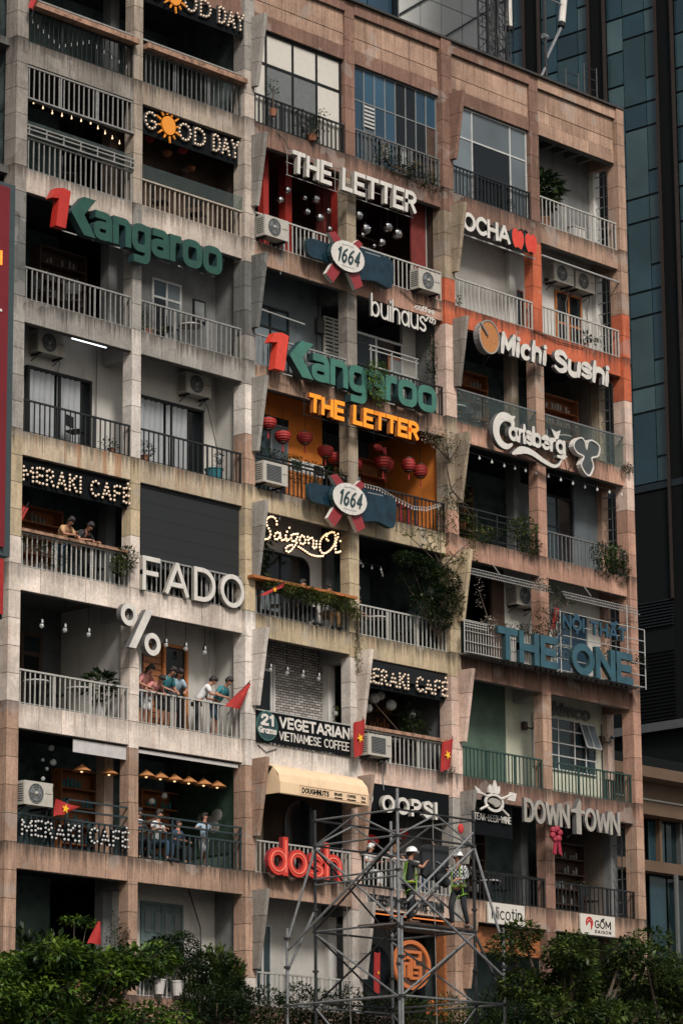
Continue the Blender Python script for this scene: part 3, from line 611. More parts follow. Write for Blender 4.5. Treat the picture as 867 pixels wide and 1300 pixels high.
# cells: (bay, level): wall material, ceiling, wall y, optional x-range
W1 = 1.1
cell = {
 (0,0): (None, 'ceiling_dark'), (0,1): (None, 'brown_wall'), (0,2): (None, 'ceiling_dark'), (0,3): ('plaster_white', 'ceiling_white'), (0,4): (None, 'ceiling_dark'), (0,5): ('plaster_dim', 'ceiling_grey', 2.6), (0,6): (None, 'ceiling_dark'), (0,7): (None, 'ceiling_dark'),
 (1,0): (None, 'ceiling_dark'), (1,1): ('brown_wall', 'ceiling_dark'), (1,2): ('plaster_grey', 'ceiling_grey'), (1,3): ('plaster_white', 'ceiling_white'), (1,4): (None, 'ceiling_dark'), (1,5): ('plaster_white', 'ceiling_white'), (1,6): (None, 'ceiling_dark'), (1,7): ('plaster_white', 'ceiling_grey'),
 (2,0): (None, 'ceiling_dark'), (2,1): (None, 'maroon_wall'), (2,2): ('blue_grey', 'ceiling_grey'), (2,3): ('orange_wall', 'brown_wall'), (2,4): ('plaster_white', 'ceiling_dark'), (2,5): ('white_brick', 'ceiling_grey'), (2,6): ('brown_wall', 'ceiling_dark'), (2,7): ('plaster_white', 'ceiling_white'),
 (3,0): (None, 'ceiling_dark'), (3,1): (None, 'maroon_wall'), (3,2): (None, 'ceiling_grey'), (3,3): (None, 'ceiling_dark'), (3,4): (None, 'ceiling_dark'), (3,5): (None, 'ceiling_dark'), (3,6): (None, 'ceiling_dark'), (3,7): (None, 'ceiling_dark'),
 (4,0): (None, 'ceiling_grey'), (4,1): ('plaster_white', 'ceiling_white'), (4,2): (None, 'ceiling_dark'), (4,3): (None, 'ceiling_dark'), (4,4): (None, 'ceiling_grey'), (4,5): ('green_wall', 'ceiling_white'), (4,6): (None, 'ceiling_dark'), (4,7): (None, 'ceiling_dark'),
 (5,0): ('plaster_grey', 'ceiling_grey'), (5,1): ('plaster_bright', 'ceiling_white'), (5,2): (None, 'ceiling_dark'), (5,3): (None, 'ceiling_dark'), (5,4): ('plaster_white', 'ceiling_grey'), (5,5): ('cream_wall', 'ceiling_white'), (5,6): (None, 'ceiling_dark'), (5,7): (None, 'ceiling_dark')}
WX = [(-.24, 3.7), (3.7, 7.6), (7.76, 11.66), (11.66, 15.5), (15.66, 19.55), (19.55, 23.46)]
for (b, k), v in cell.items():
    x0, x1 = WX[b]; z = zL(k); y = v[2] if len(v) > 2 else W1
    if v[0]: MB().box(x0, x1, y, y+.12, z, z+3.096).build('balcony_wall', v[0], BLD); yd = y-.002
    else: yd = SHAFT-.002
    if (b, k) == (2, 5): yd = y-.002
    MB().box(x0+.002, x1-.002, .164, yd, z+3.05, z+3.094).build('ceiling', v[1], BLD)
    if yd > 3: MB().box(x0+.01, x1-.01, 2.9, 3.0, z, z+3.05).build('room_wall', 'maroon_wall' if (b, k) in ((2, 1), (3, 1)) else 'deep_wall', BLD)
MB().box(3.68, 3.76, .31, 2.6, zL(5), zL(5)+3.05).build('partition', 'plaster_white', BLD)
MB().box(14.95, 15.49, 1.1, 1.2, zL(2), zL(2)+3.05).build('balcony_wall', 'plaster_white', BLD)
MB().box(14.36, 15.49, 1.1, 1.2, zL(6), zL(6)+3.05).build('balcony_wall', 'plaster_grey', BLD)
MB().box(19.14, 19.55, 1.1, 1.2, zL(4), zL(4)+3.05).build('balcony_wall', 'plaster_white', BLD); MB().box(18.6, 19.13, 1.1, 1.2, zL(4), zL(4)+3.05).build('balcony_wall', 'wood_dark', BLD)
MB().box(19.08, 19.55, 1.085, 1.12, zL(5), zL(5)+3.05).build('balcony_wall', 'cream_wall', BLD)
MB().box(19.6, 20.6, 1.1, 1.2, zL(3), zL(3)+2.4).build('balcony_wall', 'plaster_dim', BLD); MB().box(22.38, 23.46, 1.1, 1.2, zL(3), zL(3)+3.05).build('balcony_wall', 'blue_grey', BLD)
MB().box(15.42, 15.49, .32, 1.6, zL(1), zL(1)+3.05).build('side_panel', 'brown_wall', BLD)
MB().box(14.75, 15.35, .55, .6, zL(1), zL(1)+3.05).build('side_panel', 'red_wall', BLD); MB().box(15.35, 15.39, .54, .6, zL(1), zL(1)+3.05).build('trim', 'pipe_white', BLD)
for xa, xb_ in ((10.16, 10.41), ): MB().box(xa, xb_, 1.0, 1.25, zL(1), zL(1)+3.05).build('red_post', 'red_pillar', BLD)
MB().box(8.9, 9.1, .6, .8, zL(1), zL(1)+3.05).build('red_post', 'red_pillar', BLD)
MB().box(11.48, 11.75, .31, .55, zL(1), zL(1)+2.7).build('red_post', 'red_pillar', BLD)
MB().box(12.0, 12.06, .1, 3.5, zL(3), zL(3)+1.0).build('low_wall', 'dark_wall', BLD)
# cross beams at the thin columns
for c, ks in ((1, (3, 5, 2, 7)), (3, (2, 5, 7)), (5, (1, 5, 0))):
    for k in ks:
        x0, x1, _ = COLX[c]; MB().box(x0+.03, x1-.03, .31, 1.09, zL(k)+2.55, zL(k)+3.05).build('cross_beam', 'ceiling_white' if k in (3, 5, 1) else 'ceiling_grey', BLD)
for i in range(6): MB().box(20.0+i*.58, 20.1+i*.58, .17, 1.08, zL(0)+2.86, zL(0)+3.05).build('ceiling_rib', 'plaster_grey', BLD)

# --- parapet
def parapet(b):
    x0, x1 = BAY[b]; m = 'c_tan'
    pr = MB().box(x0, x1, .085, .3, 34.62, 36.3).build('parapet', 'c_dgrey', BLD)
    n = 6; w_ = (x1-x0)/n
    for i in range(n):
        panel_obj('panel', w_, .64, m, pr, x0+i*w_, .055, 35.37); panel_obj('panel', w_, .36, m, pr, x0+i*w_, .055, 35.01)
    for i in range(3): panel_obj('beam_panel', (x1-x0)/3, .41, 'c_brown' if b != 5 else 'c_tan', pr, x0+i*(x1-x0)/3, .02, 34.6)
    for i in range(3): panel_obj('fascia_panel', (x1-x0)/3, .34, 'c_brown' if b < 5 else 'c_tan', pr, x0+i*(x1-x0)/3, -.04, 36.0)
    MB().box(x0, x1, -.01, .2, 36.015, 36.32).build('fascia_core', 'c_dgrey', pr)
for b in range(0, 6): parapet(b)
MB().box(-5.2, 23.72, -.13, .34, 36.342, 36.40).build('coping', 'roof_grey', BLD)
MB().box(-5.2, 23.69, .31, 12, 34.996, 35.2).build('roof', 'roof_grey', BLD)
MB().box(23.45, 23.69, .31, 12, 35.2, 36.34).build('roof_parapet', 'c_brown', BLD)

# --- railings
def railing(x0, x1, k, mat, h=.83, y=.05, step=.165, w=.026, z=None, extra=None, tops=(0,), bal=True, rr=.028):
    z = zL(k) if z is None else z
    mb = MB()
    for t in tops: mb.box(x0, x1, y-rr, y+rr, z+h+t-.04, z+h+t)
    mb.box(x0, x1, y-.008, y+.008, z+.02, z+.035)
    n = 2 if x1-x0 < 2 else 3
    for i in range(n+1):
        xx = x0+.02+(x1-x0-.04)*i/n; mb.box(xx-.02, xx+.02, y-.018, y+.018, z, z+h+max(tops)-.005)
    r_ = mb.build('railing', mat, BLD)
    if bal:
        m2 = MB(); c = int(round((x1-x0)/(step*random.uniform(.93, 1.08))))
        for i in range(1, c):
            xx = x0+(x1-x0)*i/c+random.gauss(0, .004); lx = random.gauss(0, .004)*(4 if random.random() < .06 else 1)
            m2.quadbox([(xx+lx-w/2, y-w/2, z+.0), (xx+lx-w/2, y+w/2, z+.0), (xx+lx+w/2, y+w/2, z+.0), (xx+lx+w/2, y-w/2, z+.0), (xx-w/2, y-w/2, z+h-.02), (xx-w/2, y+w/2, z+h-.02), (xx+w/2, y+w/2, z+h-.02), (xx+w/2, y-w/2, z+h-.02)])
        tag(m2.build('balusters', mat, r_), kind='stuff')
    return r_
B = BAY
railing(*B[0], 0, 'rail_black', h=.86, w=.02); railing(*B[1], 0, 'rail_dim', h=.86)
for b in (0, 1):
    x0, x1 = B[b]; o = MB(); 
    MB().box(x0, x1, -.22, .14, zL(0)+.87, zL(0)+1.0).build('timber_handrail', 'wood_worn', BLD)
    MB().box(x0, x1, -.0, .04, zL(0)+1.14, zL(0)+1.18).build('upper_rail', 'rail_grey', BLD)
railing(*B[0], 1, 'rail_grey', h=.83)
railing(*B[0], 1, 'rail_grey', z=zL(1)+1.85, h=.84)                       # bars hung below the spandrel
MB().box(B[0][0], B[0][1], -.05, .1, zL(1)+1.80, zL(1)+1.84).build('upper_ledge', 'rail_grey', BLD)
mb = MB()
for zz in (.86, 1.0, 1.1): mb.box(B[0][0], B[0][1], -.06, -.02, zL(1)+zz, zL(1)+zz+.03)
for i in range(7): mb.box(B[0][0]+.1+i*.57, B[0][0]+.13+i*.57, -.055, -.025, zL(1)+.88, zL(1)+1.11)
mb.build('double_handrail', 'rail_grey', BLD)
MB().box(*B[0], .0, .012, zL(1)+.85, zL(1)+1.25).build('glass_screen', 'rail_glass', BLD)
railing(*B[1], 1, 'rail_cream', h=.72, rr=.05); MB().box(*B[1], .0, .012, zL(1)+.73, zL(1)+1.1).build('glass_screen', 'rail_glass', BLD)
railing(*B[0], 2, 'rail_grey'); railing(*B[1], 2, 'rail_grey'); railing(*B[0], 3, 'rail_black', h=.81); railing(*B[1], 3, 'rail_black', h=.81)
railing(*B[0], 4, 'rail_white'); MB().box(B[0][0], B[0][1]-.1, -.08, .12, zL(4)+.83, zL(4)+.9).build('counter_rail', 'wood_worn', BLD)
railing(*B[1], 4, 'rail_grey', h=.87); railing(*B[0], 5, 'rail_white'); railing(*B[1], 5, 'rail_white')
railing(*B[0], 6, 'rail_teal', h=.72, rr=.03, w=.035, step=.18); railing(*B[1], 6, 'rail_teal', h=.72, tops=(0, .2, .37), rr=.03, w=.04, step=.2)
mb = MB(); z6 = zL(6)
for a, c_ in ((.92, .96), (1.0+.16, 1.2)): mb.box(1.55 if a > 1 else 1.0, B[0][1], .02, .07, z6+a, z6+c_)
mb.box(1.55, 1.6, .02, .07, z6+.72, z6+1.2); mb.build('upper_rail', 'rail_teal', BLD)
railing(*B[1], 7, 'rail_white', h=.83); railing(*B[0], 7, 'rail_black')
railing(*B[2], 0, 'rail_black', w=.03, step=.17); railing(*B[3], 0, 'rail_dim', h=.85)
railing(*B[2], 1, 'rail_white'); railing(*B[3], 1, 'rail_white')
railing(*B[2], 2, 'rail_grey'); railing(*B[3], 2, 'rail_black'); mb = MB()
for zz in (.95, 1.4, 1.52): mb.box(12.7, 14.7, .3, .33, zL(2)+zz, zL(2)+zz+.03)
for xx in (12.75, 13.6, 14.6): mb.box(xx, xx+.03, .3, .33, zL(2)+.3, zL(2)+1.5)
mb.build('inner_rail', 'pipe_white', BLD)
railing(*B[2], 3, 'rail_black', tops=(0, .1)); railing(*B[3], 3, 'rail_black')
m2 = MB()
for i in range(7): m2.box(9.05+i*.14, 9.14+i*.14, .09, .11, zL(3)+.05, zL(3)+.68)
tag(m2.build('timber_slats', 'wood_bright', BLD), kind='stuff')
railing(*B[2], 4, 'rail_grey', h=.7); railing(*B[3], 4, 'rail_white')
railing(*B[2], 5, 'rail_white', h=.85); railing(*B[3], 5, 'rail_white', h=.8); MB().box(*B[3], -.05, .25, zL(5)+.81, zL(5)+.9).build('counter_rail', 'wood_worn', BLD)
railing(*B[2], 6, 'rail_white'); railing(*B[3], 6, 'rail_white'); railing(*B[2], 7, 'rail_white', h=.85)
railing(*B[4], 0, 'rail_black'); railing(*B[5], 0, 'rail_white', h=.85); railing(*B[4], 1, 'rail_white'); railing(*B[5], 1, 'rail_white')
for b in (4, 5):
    x0, x1 = B[b]
    gp = MB().box(x0, x1, -.03, .01, zL(2)+.86, zL(2)+.9).build('glass_railing', 'steel', BLD)
    for i in range(3):
        w_ = (x1-x0)/3; MB().box(x0+i*w_+.02, x0+(i+1)*w_-.02, -.02, -.006, zL(2)-.05, zL(2)+.85).build('pane', 'rail_glass', gp)
        mb = MB()
        for q in (.15, .85):
            for zz in (.1, .75): mb.sph((x0+i*w_+w_*q, -.03, zL(2)+zz), .025, 6, 4)
        tag(mb.build('fixings', 'steel', gp), kind='stuff')
mb = MB(); x0, x1 = B[4]; z3 = zL(3)
for zz, t in ((.86, .02), (.68, .012), (.1, .015), (.5, .008)): mb.box(x0, x1, .03-t, .03+t, z3+zz, z3+zz+2*t)
for i in range(5): mb.box(x0+.02+i*.87, x0+.05+i*.87, .015, .045, z3, z3+.86)
mb.build('railing', 'steel_dark', BLD)
railing(*B[5], 3, 'rail_dim', h=.8)
railing(*B[4], 5, 'rail_green', h=.82); railing(*B[5], 5, 'rail_green', h=.82); railing(*B[4], 6, 'rail_black', h=.78, tops=(0, .03)); railing(*B[5], 6, 'rail_black', h=.78)
railing(22.55, 23.3, 5, 'rail_black', h=.65, y=.35)
for k in range(0, 8): railing(-4.9, -.85, k, 'rail_grey', y=.25)

# --- windows and doors
def window(x0, x1, z0, z1, y, xs, zs, frame, glass, t=.035, d=.05, name='window', gl=None):
    """xs, zs: divisions 0..1; glass: one material or a list, one per pane (row by row from the top)"""
    X = [x0]+[x0+(x1-x0)*a for a in xs]+[x1]; Z = [z1]+[z0+(z1-z0)*a for a in sorted(zs, reverse=True)]+[z0]
    mb = MB()
    mb.box(x0, x1, y-d, y, z1-t, z1); mb.box(x0, x1, y-d, y, z0, z0+t); mb.box(x0, x0+t, y-d, y, z0+t, z1-t); mb.box(x1-t, x1, y-d, y, z0+t, z1-t)
    for a in X[1:-1]: mb.box(a-t/2, a+t/2, y-d+.004, y-.002, z0+t, z1-t)
    for c in Z[1:-1]: mb.box(x0+t, x1-t, y-d+.008, y-.004, c-t/2, c+t/2)
    f = mb.build(name, frame, BLD); i = 0
    for r_ in range(len(Z)-1):
        for q in range(len(X)-1):
            g = glass if isinstance(glass, str) else glass[i]; i += 1
            if g: MB().box(X[q]+.002, X[q+1]-.002, y-d*.45, y-d*.45+.01, Z[r_+1]+.002, Z[r_]-.002).build('pane', g, f)
    return f
def curtain(x0, x1, y, z0, z1, par, mat='curtain'):
    mb = MB(); n = int((x1-x0)/.05); b = len(mb.v)
    for i in range(n+1):
        xx = x0+(x1-x0)*i/n; yy = y+.03*math.sin(i*1.7+.6*math.sin(i*.7)); mb.v += [(xx, yy, z0), (xx, yy, z1)]
    for i in range(n): mb.f.append((2*i, 2*i+2, 2*i+3, 2*i+1)); mb.m.append(0)
    return mb.build('curtain', mat, par, smooth=True)
z = zL(3)
for x0, x1 in ((.97, 3.12), (4.72, 7.05)):
    MB().box(x0, x1, 1.04, 1.09, z, z+2.03).build('door_recess', 'window_black', BLD)
    f = window(x0, x1, z, z+2.03, 1.05, (.5,), (), 'frame_black', [None, None], t=.075, d=.09, name='sliding_door')
    curtain(x0+.05, x0+.9, 1.0, z+.03, z+1.95, f); curtain(x0+1.0, x0+1.75, 1.0, z+.03, z+1.95, f)
MB().box(4.36, 4.42, 1.0, 1.1, z, z+2.05).build('trim', 'frame_black', BLD)
window(5.26, 6.31, zL(2), zL(2)+1.95, 1.09, (.5,), (.75,), 'frame_white', ['window_glass', 'window_pale', 'window_black', 'window_pale'], t=.06, name='door')
window(5.01, 6.45, zL(7)+.35, zL(7)+2.45, 1.09, (.5,), (.55,), 'shutter_teal', [None]*4, t=.07, name='shuttered_door')
sh = MB().box(5.05, 6.42, 1.07, 1.088, zL(7)+.37, zL(7)+2.43).build('door_backing', 'shutter_teal', BLD)
for q in range(4):
    for r_ in range(2):
        xa = 5.1+q*.34; za = zL(7)+(.5 if r_ == 0 else 1.6)
        if r_ == 1: MB().box(xa+.04, xa+.24, 1.05, 1.07, za+.1, za+.6).build('pane', 'window_pale', sh)
        else:
            for j in range(7): MB().quadbox([(xa+.03, 1.045, za+.1+j*.1), (xa+.03, 1.07, za+.14+j*.1), (xa+.26, 1.07, za+.14+j*.1), (xa+.26, 1.045, za+.1+j*.1), (xa+.03, 1.045, za+.115+j*.1), (xa+.03, 1.07, za+.155+j*.1), (xa+.26, 1.07, za+.155+j*.1), (xa+.26, 1.045, za+.115+j*.1)]).build('slat', 'shutter_white', sh)
window(2.3, 3.0, zL(5), zL(5)+2.4, 2.59, (), (.78,), 'wood_dark', ['window_glass', 'window_black'], t=.1, name='door')
z = zL(5)
MB().box(5.01, 5.64, 1.05, 1.095, z, z+2.3).build('timber_panel', 'wood_dark', BLD)
for j in range(14): MB().box(5.03, 5.62, 1.035, 1.05, z+.1+j*.155, z+.23+j*.155).build('board', 'wood', BLD)
window(5.66, 6.52, z, z+2.35, 1.09, (), (), 'wood_bright', ['window_black'], t=.08, d=.12, name='door')
# upper windows of the middle and right units
z = zL(0)
window(8.0, 11.45, z+.02, z+2.7, .17, (.15, .45, .72), (.66,), 'frame_black', ['panel_white', 'panel_white', 'panel_white', 'panel_white', 'panel_white', 'panel_grey', 'panel_grey', 'panel_white'], t=.07)
window(11.95, 15.38, z+.02, z+2.7, .17, (.125, .25, .375, .5, .625, .75, .875), (.64,), 'frame_grey', ['window_blue', 'window_blue', 'window_blue', 'window_blue', 'window_black', 'window_black', 'window_blue', 'window_blue', 'window_blue', 'window_pale', 'window_blue', 'window_blue', 'window_black', 'window_black', 'window_black', 'wood_dark'], t=.03)
window(15.84, 19.35, z+.02, z+2.7, .17, (.31, .79), (.66,), 'frame_white', ['window_pale', 'window_pale', 'window_pale', 'window_pale', 'window_black', 'window_pale'], t=.045)
lv = MB().box(12.32, 12.35, .1, .13, z+1.0, z+1.7).build('louvre_window', 'frame_grey', BLD)
for j in range(6): MB().box(12.36, 12.78, .1, .15, z+1.05+j*.11, z+1.1+j*.11).build('slat', 'frame_white', lv)
# middle unit
z = zL(1); window(7.9, 9.0, z, z+2.3, 1.3, (.5,), (.75,), 'frame_white', ['window_glass']*4, t=.05, name='door')
z = zL(2); window(8.9, 10.33, z, z+2.1, 1.09, (.5,), (.72,), 'frame_black', ['window_glass', 'window_glass', 'window_pale', 'window_pale'], t=.06, name='door')
sh = window(11.69, 12.46, z+1.0, z+2.3, 1.08, (.5,), (.5,), 'shutter_white', [None]*4, t=.05, name='louvred_shutter')
for q in range(2):
    for j in range(11): MB().box(11.75+q*.36, 12.06+q*.36, 1.04, 1.06, z+1.07+j*.108, z+1.13+j*.108).build('slat', 'shutter_white', sh)
MB().box(11.36, 11.62, .95, 1.08, z+1.75, z+2.15).build('meter_box', 'ac_dark', BLD)
mb = MB(); mb.bar((11.45, 1.05, z+1.75), (11.4, 1.05, z+.6), .02); mb.bar((11.5, 1.05, z+2.1), (11.5, 1.05, z+2.9), .02); mb.build('conduit', 'ac_dark', BLD)
window(12.9, 14.9, z, z+2.15, 1.09, (.45,), (), 'frame_white', ['window_black', 'window_black'], t=.07, name='glass_door')
MB().bar((8.37, .2, z+1.58), (10.04, .2, z+1.52), .022).build('awning_pole', 'pipe_white', BLD)
z = zL(3); window(8.6, 10.28, z, z+2.2, 1.09, (.62,), (), 'frame_grey', ['window_glass', 'window_pale'], t=.06, name='window')
MB().box(8.3, 10.3, 1.05, 1.09, z+2.2, z+2.4).build('blind_box', 'frame_black', BLD)
z = zL(4)
arch = [(9.15, z+.4), (9.15, z+2.0)]+[(9.6, z+2.02), (10.55, z+2.02)]+[(10.75+.3*math.sin(R(a)), z+1.72+.3*math.cos(R(a))) for a in range(0, 91, 15)]+[(11.05, z+.4)]
aw = MB().prism(arch, 1.06, 1.09).build('arched_window', 'window_black', BLD)
mb = MB(); mb.ribbon(arch, .06, 1.03, 1.07, closed=True); mb.box(9.95, 10.0, 1.03, 1.06, z+.4, z+2.0); mb.box(9.2, 11.0, 1.032, 1.058, z+1.2, z+1.24); mb.build('frame', 'frame_black', aw)
MB().box(9.2, 9.9, 1.045, 1.055, z+.45, z+1.2).build('pane', 'window_pale', aw)
z = zL(5); window(8.9, 9.65, z, z+2.2, 1.09, (), (), 'frame_white', ['window_black'], t=.07, name='door'); MB().box(9.72, 9.78, 1.07, 1.099, z, z+2.35).build('trim', 'plaster_bright', BLD)
z = zL(6); MB().box(8.0, 9.3, 1.06, 1.098, z, z+2.9).build('wall_panel', 'c_olivetan', BLD)
arch = [(10.1, z), (10.1, z+1.6)]+[(10.7-.6*math.cos(R(a)), z+1.6+.6*math.sin(R(a))) for a in range(0, 181, 20)]+[(11.3, z)]
MB().prism(arch, 1.06, 1.09).build('doorway', 'window_black', BLD)
z = zL(7); window(8.5, 9.6, z, z+2.2, 1.09, (.3, .7), (), 'frame_white', ['window_glass']*3, t=.06, name='door')
window(11.9, 15.38, z, z+2.45, 1.0, (.33, .66), (), 'frame_black', ['window_black']*3, t=.05, name='shop_window')
# right unit
z = zL(1); window(19.86, 20.2, z, z+1.55, 1.085, (), (), 'wood', ['window_black'], t=.05, name='door'); window(21.68, 22.92, z, z+1.95, 1.09, (.5,), (.5,), 'wood_bright', ['window_black']*4, t=.07, name='door')
z = zL(3); window(21.1, 22.38, z, z+2.3, 1.2, (.45,), (.6,), 'frame_black', ['window_glass', 'window_black']*2, t=.05, name='door')
z = zL(4); window(21.25, 22.8, z+.2, z+2.2, 1.09, (.5,), (.5,), 'frame_grey', ['window_blue']*4, t=.05)
z = zL(5); window(20.22, 23.05, z+.85, z+2.35, 1.085, (.14, .4, .66, .84), (.28, .52, .78), 'frame_white', ['window_glass']*20, t=.035)
sash = MB(); sx0, sx1, sz0, sz1 = 22.35, 23.0, z+1.6, z+2.3
for a, c_ in (((sx0, sz0), (sx1, sz0)), ((sx0, sz1), (sx1, sz1)), ((sx0, sz0), (sx0, sz1)), ((sx1, sz0), (sx1, sz1)), (((sx0+sx1)/2, sz0), ((sx0+sx1)/2, sz1))):
    sash.bar((a[0], 1.04-.35*(z+2.3-a[1]), a[1]), (c_[0], 1.04-.35*(z+2.3-c_[1]), c_[1]), .02, 4)
sw_ = sash.build('open_sash', 'frame_white', BLD)
MB().quadbox([(sx0, .80, sz0), (sx0, .81, sz0), (sx1, .81, sz0), (sx1, .80, sz0), (sx0, 1.035, sz1), (sx0, 1.045, sz1), (sx1, 1.045, sz1), (sx1, 1.035, sz1)]).build('pane', 'window_pale', sw_)
window(15.9, 17.0, z, z+2.2, 1.09, (), (), 'green_wall', ['window_black'], t=.06, name='door')
# side opening grille by the corner column
for k in range(0, 7):
    mb = MB(); z = zL(k)
    for zz in [.2+.33*j for j in range(8)]: mb.box(23.55, 23.575, .32, .92, z+zz, z+zz+.025)
    mb.box(23.55, 23.575, .6, .625, z, z+2.6)
    if k not in (5,): mb.build('side_grille', 'frame_grey', BLD)
# blinds, screens and the timber counter
MB().box(4.0, 7.45, .10, .13, zL(4)+.7, zL(4)+2.66).build('roller_screen', 'screen_black', BLD)
for i in range(5): MB().box(4.0, 7.45, .096, .1, zL(4)+.72+i*.39, zL(4)+.735+i*.39).build('screen_batten', 'screen_black', BLD)
MB().box(3.95, 7.47, .09, .14, zL(4)+.66, zL(4)+.70).build('screen_weight', 'steel_dark', BLD)
MB().bar((3.95, .12, zL(4)+2.66), (7.45, .12, zL(4)+2.66), .05, 8).build('screen_roller', 'steel_dark', BLD)
MB().box(1.8, 3.54, .08, .10, zL(6)+2.35, zL(6)+2.66).build('roller_blind', 'blind_white', BLD); MB().box(3.9, 7.4, .08, .11, zL(6)+2.57, zL(6)+2.66).build('roller_blind', 'blind_white', BLD)
MB().box(7.55, 11.46, -.32, .12, zL(4)+.83, zL(4)+.9).build('counter_top', 'wood_bright', BLD)
MB().box(*B[2], -.02, .02, zL(4)+.83-.2, zL(4)+.83).build('counter_skirt', 'wood_dark', BLD)
mb = MB().bar((19.76, -.02, zL(1)+2.32), (23.36, -.02, zL(1)+2.3), .03, 8).build('awning_rod', 'pipe_white', BLD)
MB().box(16.0, 19.6, .25, .32, zL(7)+1.95, zL(7)+2.65).build('timber_fascia', 'wood', BLD)
MB().box(12.2, 15.2, .1, .13, zL(7)+2.62, zL(7)+2.65).build('light_strip', 'strip_orange', BLD); MB().box(12.7, 15.3, .8, .83, zL(7)+2.42, zL(7)+2.45).build('light_strip', 'strip_orange', BLD)
MB().box(15.3, 15.39, .2, .5, zL(7), zL(7)+2.66).build('orange_jamb', 'wood', BLD)
MB().box(12.3, 15.36, .02, .06, zL(6)+2.0, zL(6)+2.68).build('shop_board', 'sign_black', BLD)
MB().box(15.9, 17.9, -.06, -.02, zL(6)+1.75, zL(6)+2.62).build('shop_board', 'sign_black', BLD)
MB().box(12.2, 15.36, .05, .10, zL(4)-.62-.42, zL(4)-.62).build('dark_valance', 'frame_black', BLD)

# conduits and drain pipes that cross the walls
for pts, r_, m_ in (([(23.35, 1.05, zL(5)+2.4), (23.35, 1.05, zL(5)+.2)], .02, 'ac_dark'), ([(15.6, -.02, 34.5), (15.45, -.06, 31.5), (15.44, -.06, 30.9)], .03, 'frame_black'), ([(7.55, .2, zL(2)+2.9), (7.5, .3, zL(2)+.1)], .03, 'rail_grey'),
    ([(6.4, .9, zL(7)+3.0), (6.9, .9, zL(7)+1.9), (6.95, .9, zL(7)+.2)], .022, 'ac_dark'), ([(7.2, .9, zL(5)+3.0), (7.2, .9, zL(5)+1.8), (7.25, .9, zL(5)+.1)], .016, 'rail_grey'), ([(22.9, 1.05, zL(1)+2.9), (22.95, 1.05, zL(1)+.1)], .022, 'rail_grey'),
    ([(13.6, -.03, zL(1)-.1), (14.2, -.035, zL(1)-.35), (15.3, -.03, zL(1)-.3)], .012, 'frame_black'), ([(8.0, -.02, zL(5)-.08), (8.3, -.03, zL(5)-.24), (8.7, -.02, zL(5)-.1)], .01, 'frame_black'), ([(3.3, 1.0, zL(3)+2.9), (3.3, 1.0, zL(3)+.1)], .015, 'plaster_grey'),
    ([(11.62, .95, zL(5)+2.9), (11.62, .92, zL(5)+.1)], .02, 'rail_grey'), ([(19.3, -.03, 28.55), (20.4, -.04, 28.45), (21.6, -.03, 28.5)], .01, 'frame_black'), ([(12.3, -.03, zL(6)-.05), (12.35, -.03, zL(6)-.55)], .014, 'ac_dark')):
    MB().tube(pts, r_, 6).build('conduit', m_, BLD)
# ------------------------------------------------------------------ shop signs
S2 = ['sign_white', 'sign_side']
# 1 red numeral and green rounded word
def animal_sign(x1a, xka, xe, z0, y, gmats, label, rmat):
    th = thing('shop_sign', label, 'sign', (x1a, y, z0))
    sx = (xe-x1a)/6.0
    P = [(0, .70), (.16, .98), (.42, 1.04), (.66, 1.0), (.50, .02), (.16, .02), (.26, .74)]
    MB().prism([(x1a-.02+a*sx*.98, z0+b) for a, b in P], y, y+.22, 1).build('numeral', [rmat, rmat], th)
    K = [(.70, .54), (1.1, .98), (1.52, .98), (1.12, .52), (1.52, .0), (1.12, .0), (.70, .48)]
    MB().prism([(x1a-.02+a*sx, z0+b) for a, b in K], y+.01, y+.22, 1).build('letter', gmats, th)
    x = x1a+1.42*sx; h = .74; t = .195; g = (xe-x)/7.2
    def L(st, ww):
        nonlocal x
        m = MB(); e = 0
        for pts, cl in st:
            m.ribbon([(x+t/2+a*(ww*g-t-.03), z0+t/2+b*(h-t)) for a, b in pts], t, y-e, y+.22+e, cl, 1, cap=.4); e += .003
        m.build('letter', gmats, th); x += ww*g
    sq = lambda: (arc(.5, .5, .5, .5, 0, 360, 20, .6), True)
    aL = [([(.08, 1), (.6, 1)]+arc(.72, .72, .28, .28, 90, 0, 4)+[(1, 0)], False), (arc(.5, .27, .5, .27, 0, 360, 14, .7), True)]
    L(aL, 1.04); L([([(0, 0), (0, 1)], False), ([(0, 1), (.6, 1)]+arc(.72, .7, .28, .3, 90, 0, 4)+[(1, 0)], False)], 1.04)
    L([sq(), ([(1, 1), (1, -.2)]+arc(.72, -.25, .28, .28, 0, -90, 4)+[(.1, -.53)], False)], 1.08); L(aL, 1.04)
    L([([(0, 0), (0, 1)], False), ([(0, .55)]+arc(.5, .55, .5, .42, 180, 95, 4)+[(1, .97)], False)], .72); L([sq()], 1.17); L([sq()], 1.17)
    for i in range(7): MB().bar((x1a+.5+i*.8, y+.2, z0+.02), (x1a+1.0+i*.8, y+.2, z0+.02), .018, 4).build('bracket', 'pipe_white', th)
    return th
animal_sign(.5, 1.0, 6.38, 27.2, -.36, ['sign_green', 'sign_dkside'], 'upper dark green rounded word sign led by a red numeral, on the grey left balcony', 'sign_red')  # green is darkened to carry the shade this upper sign hangs in
animal_sign(8.12, 8.8, 14.62, 25.12, -.40, ['sign_green_pale', 'sign_dkside'], 'lower pale green rounded word sign led by a red numeral, above the orange lettering', 'sign_red_bright')
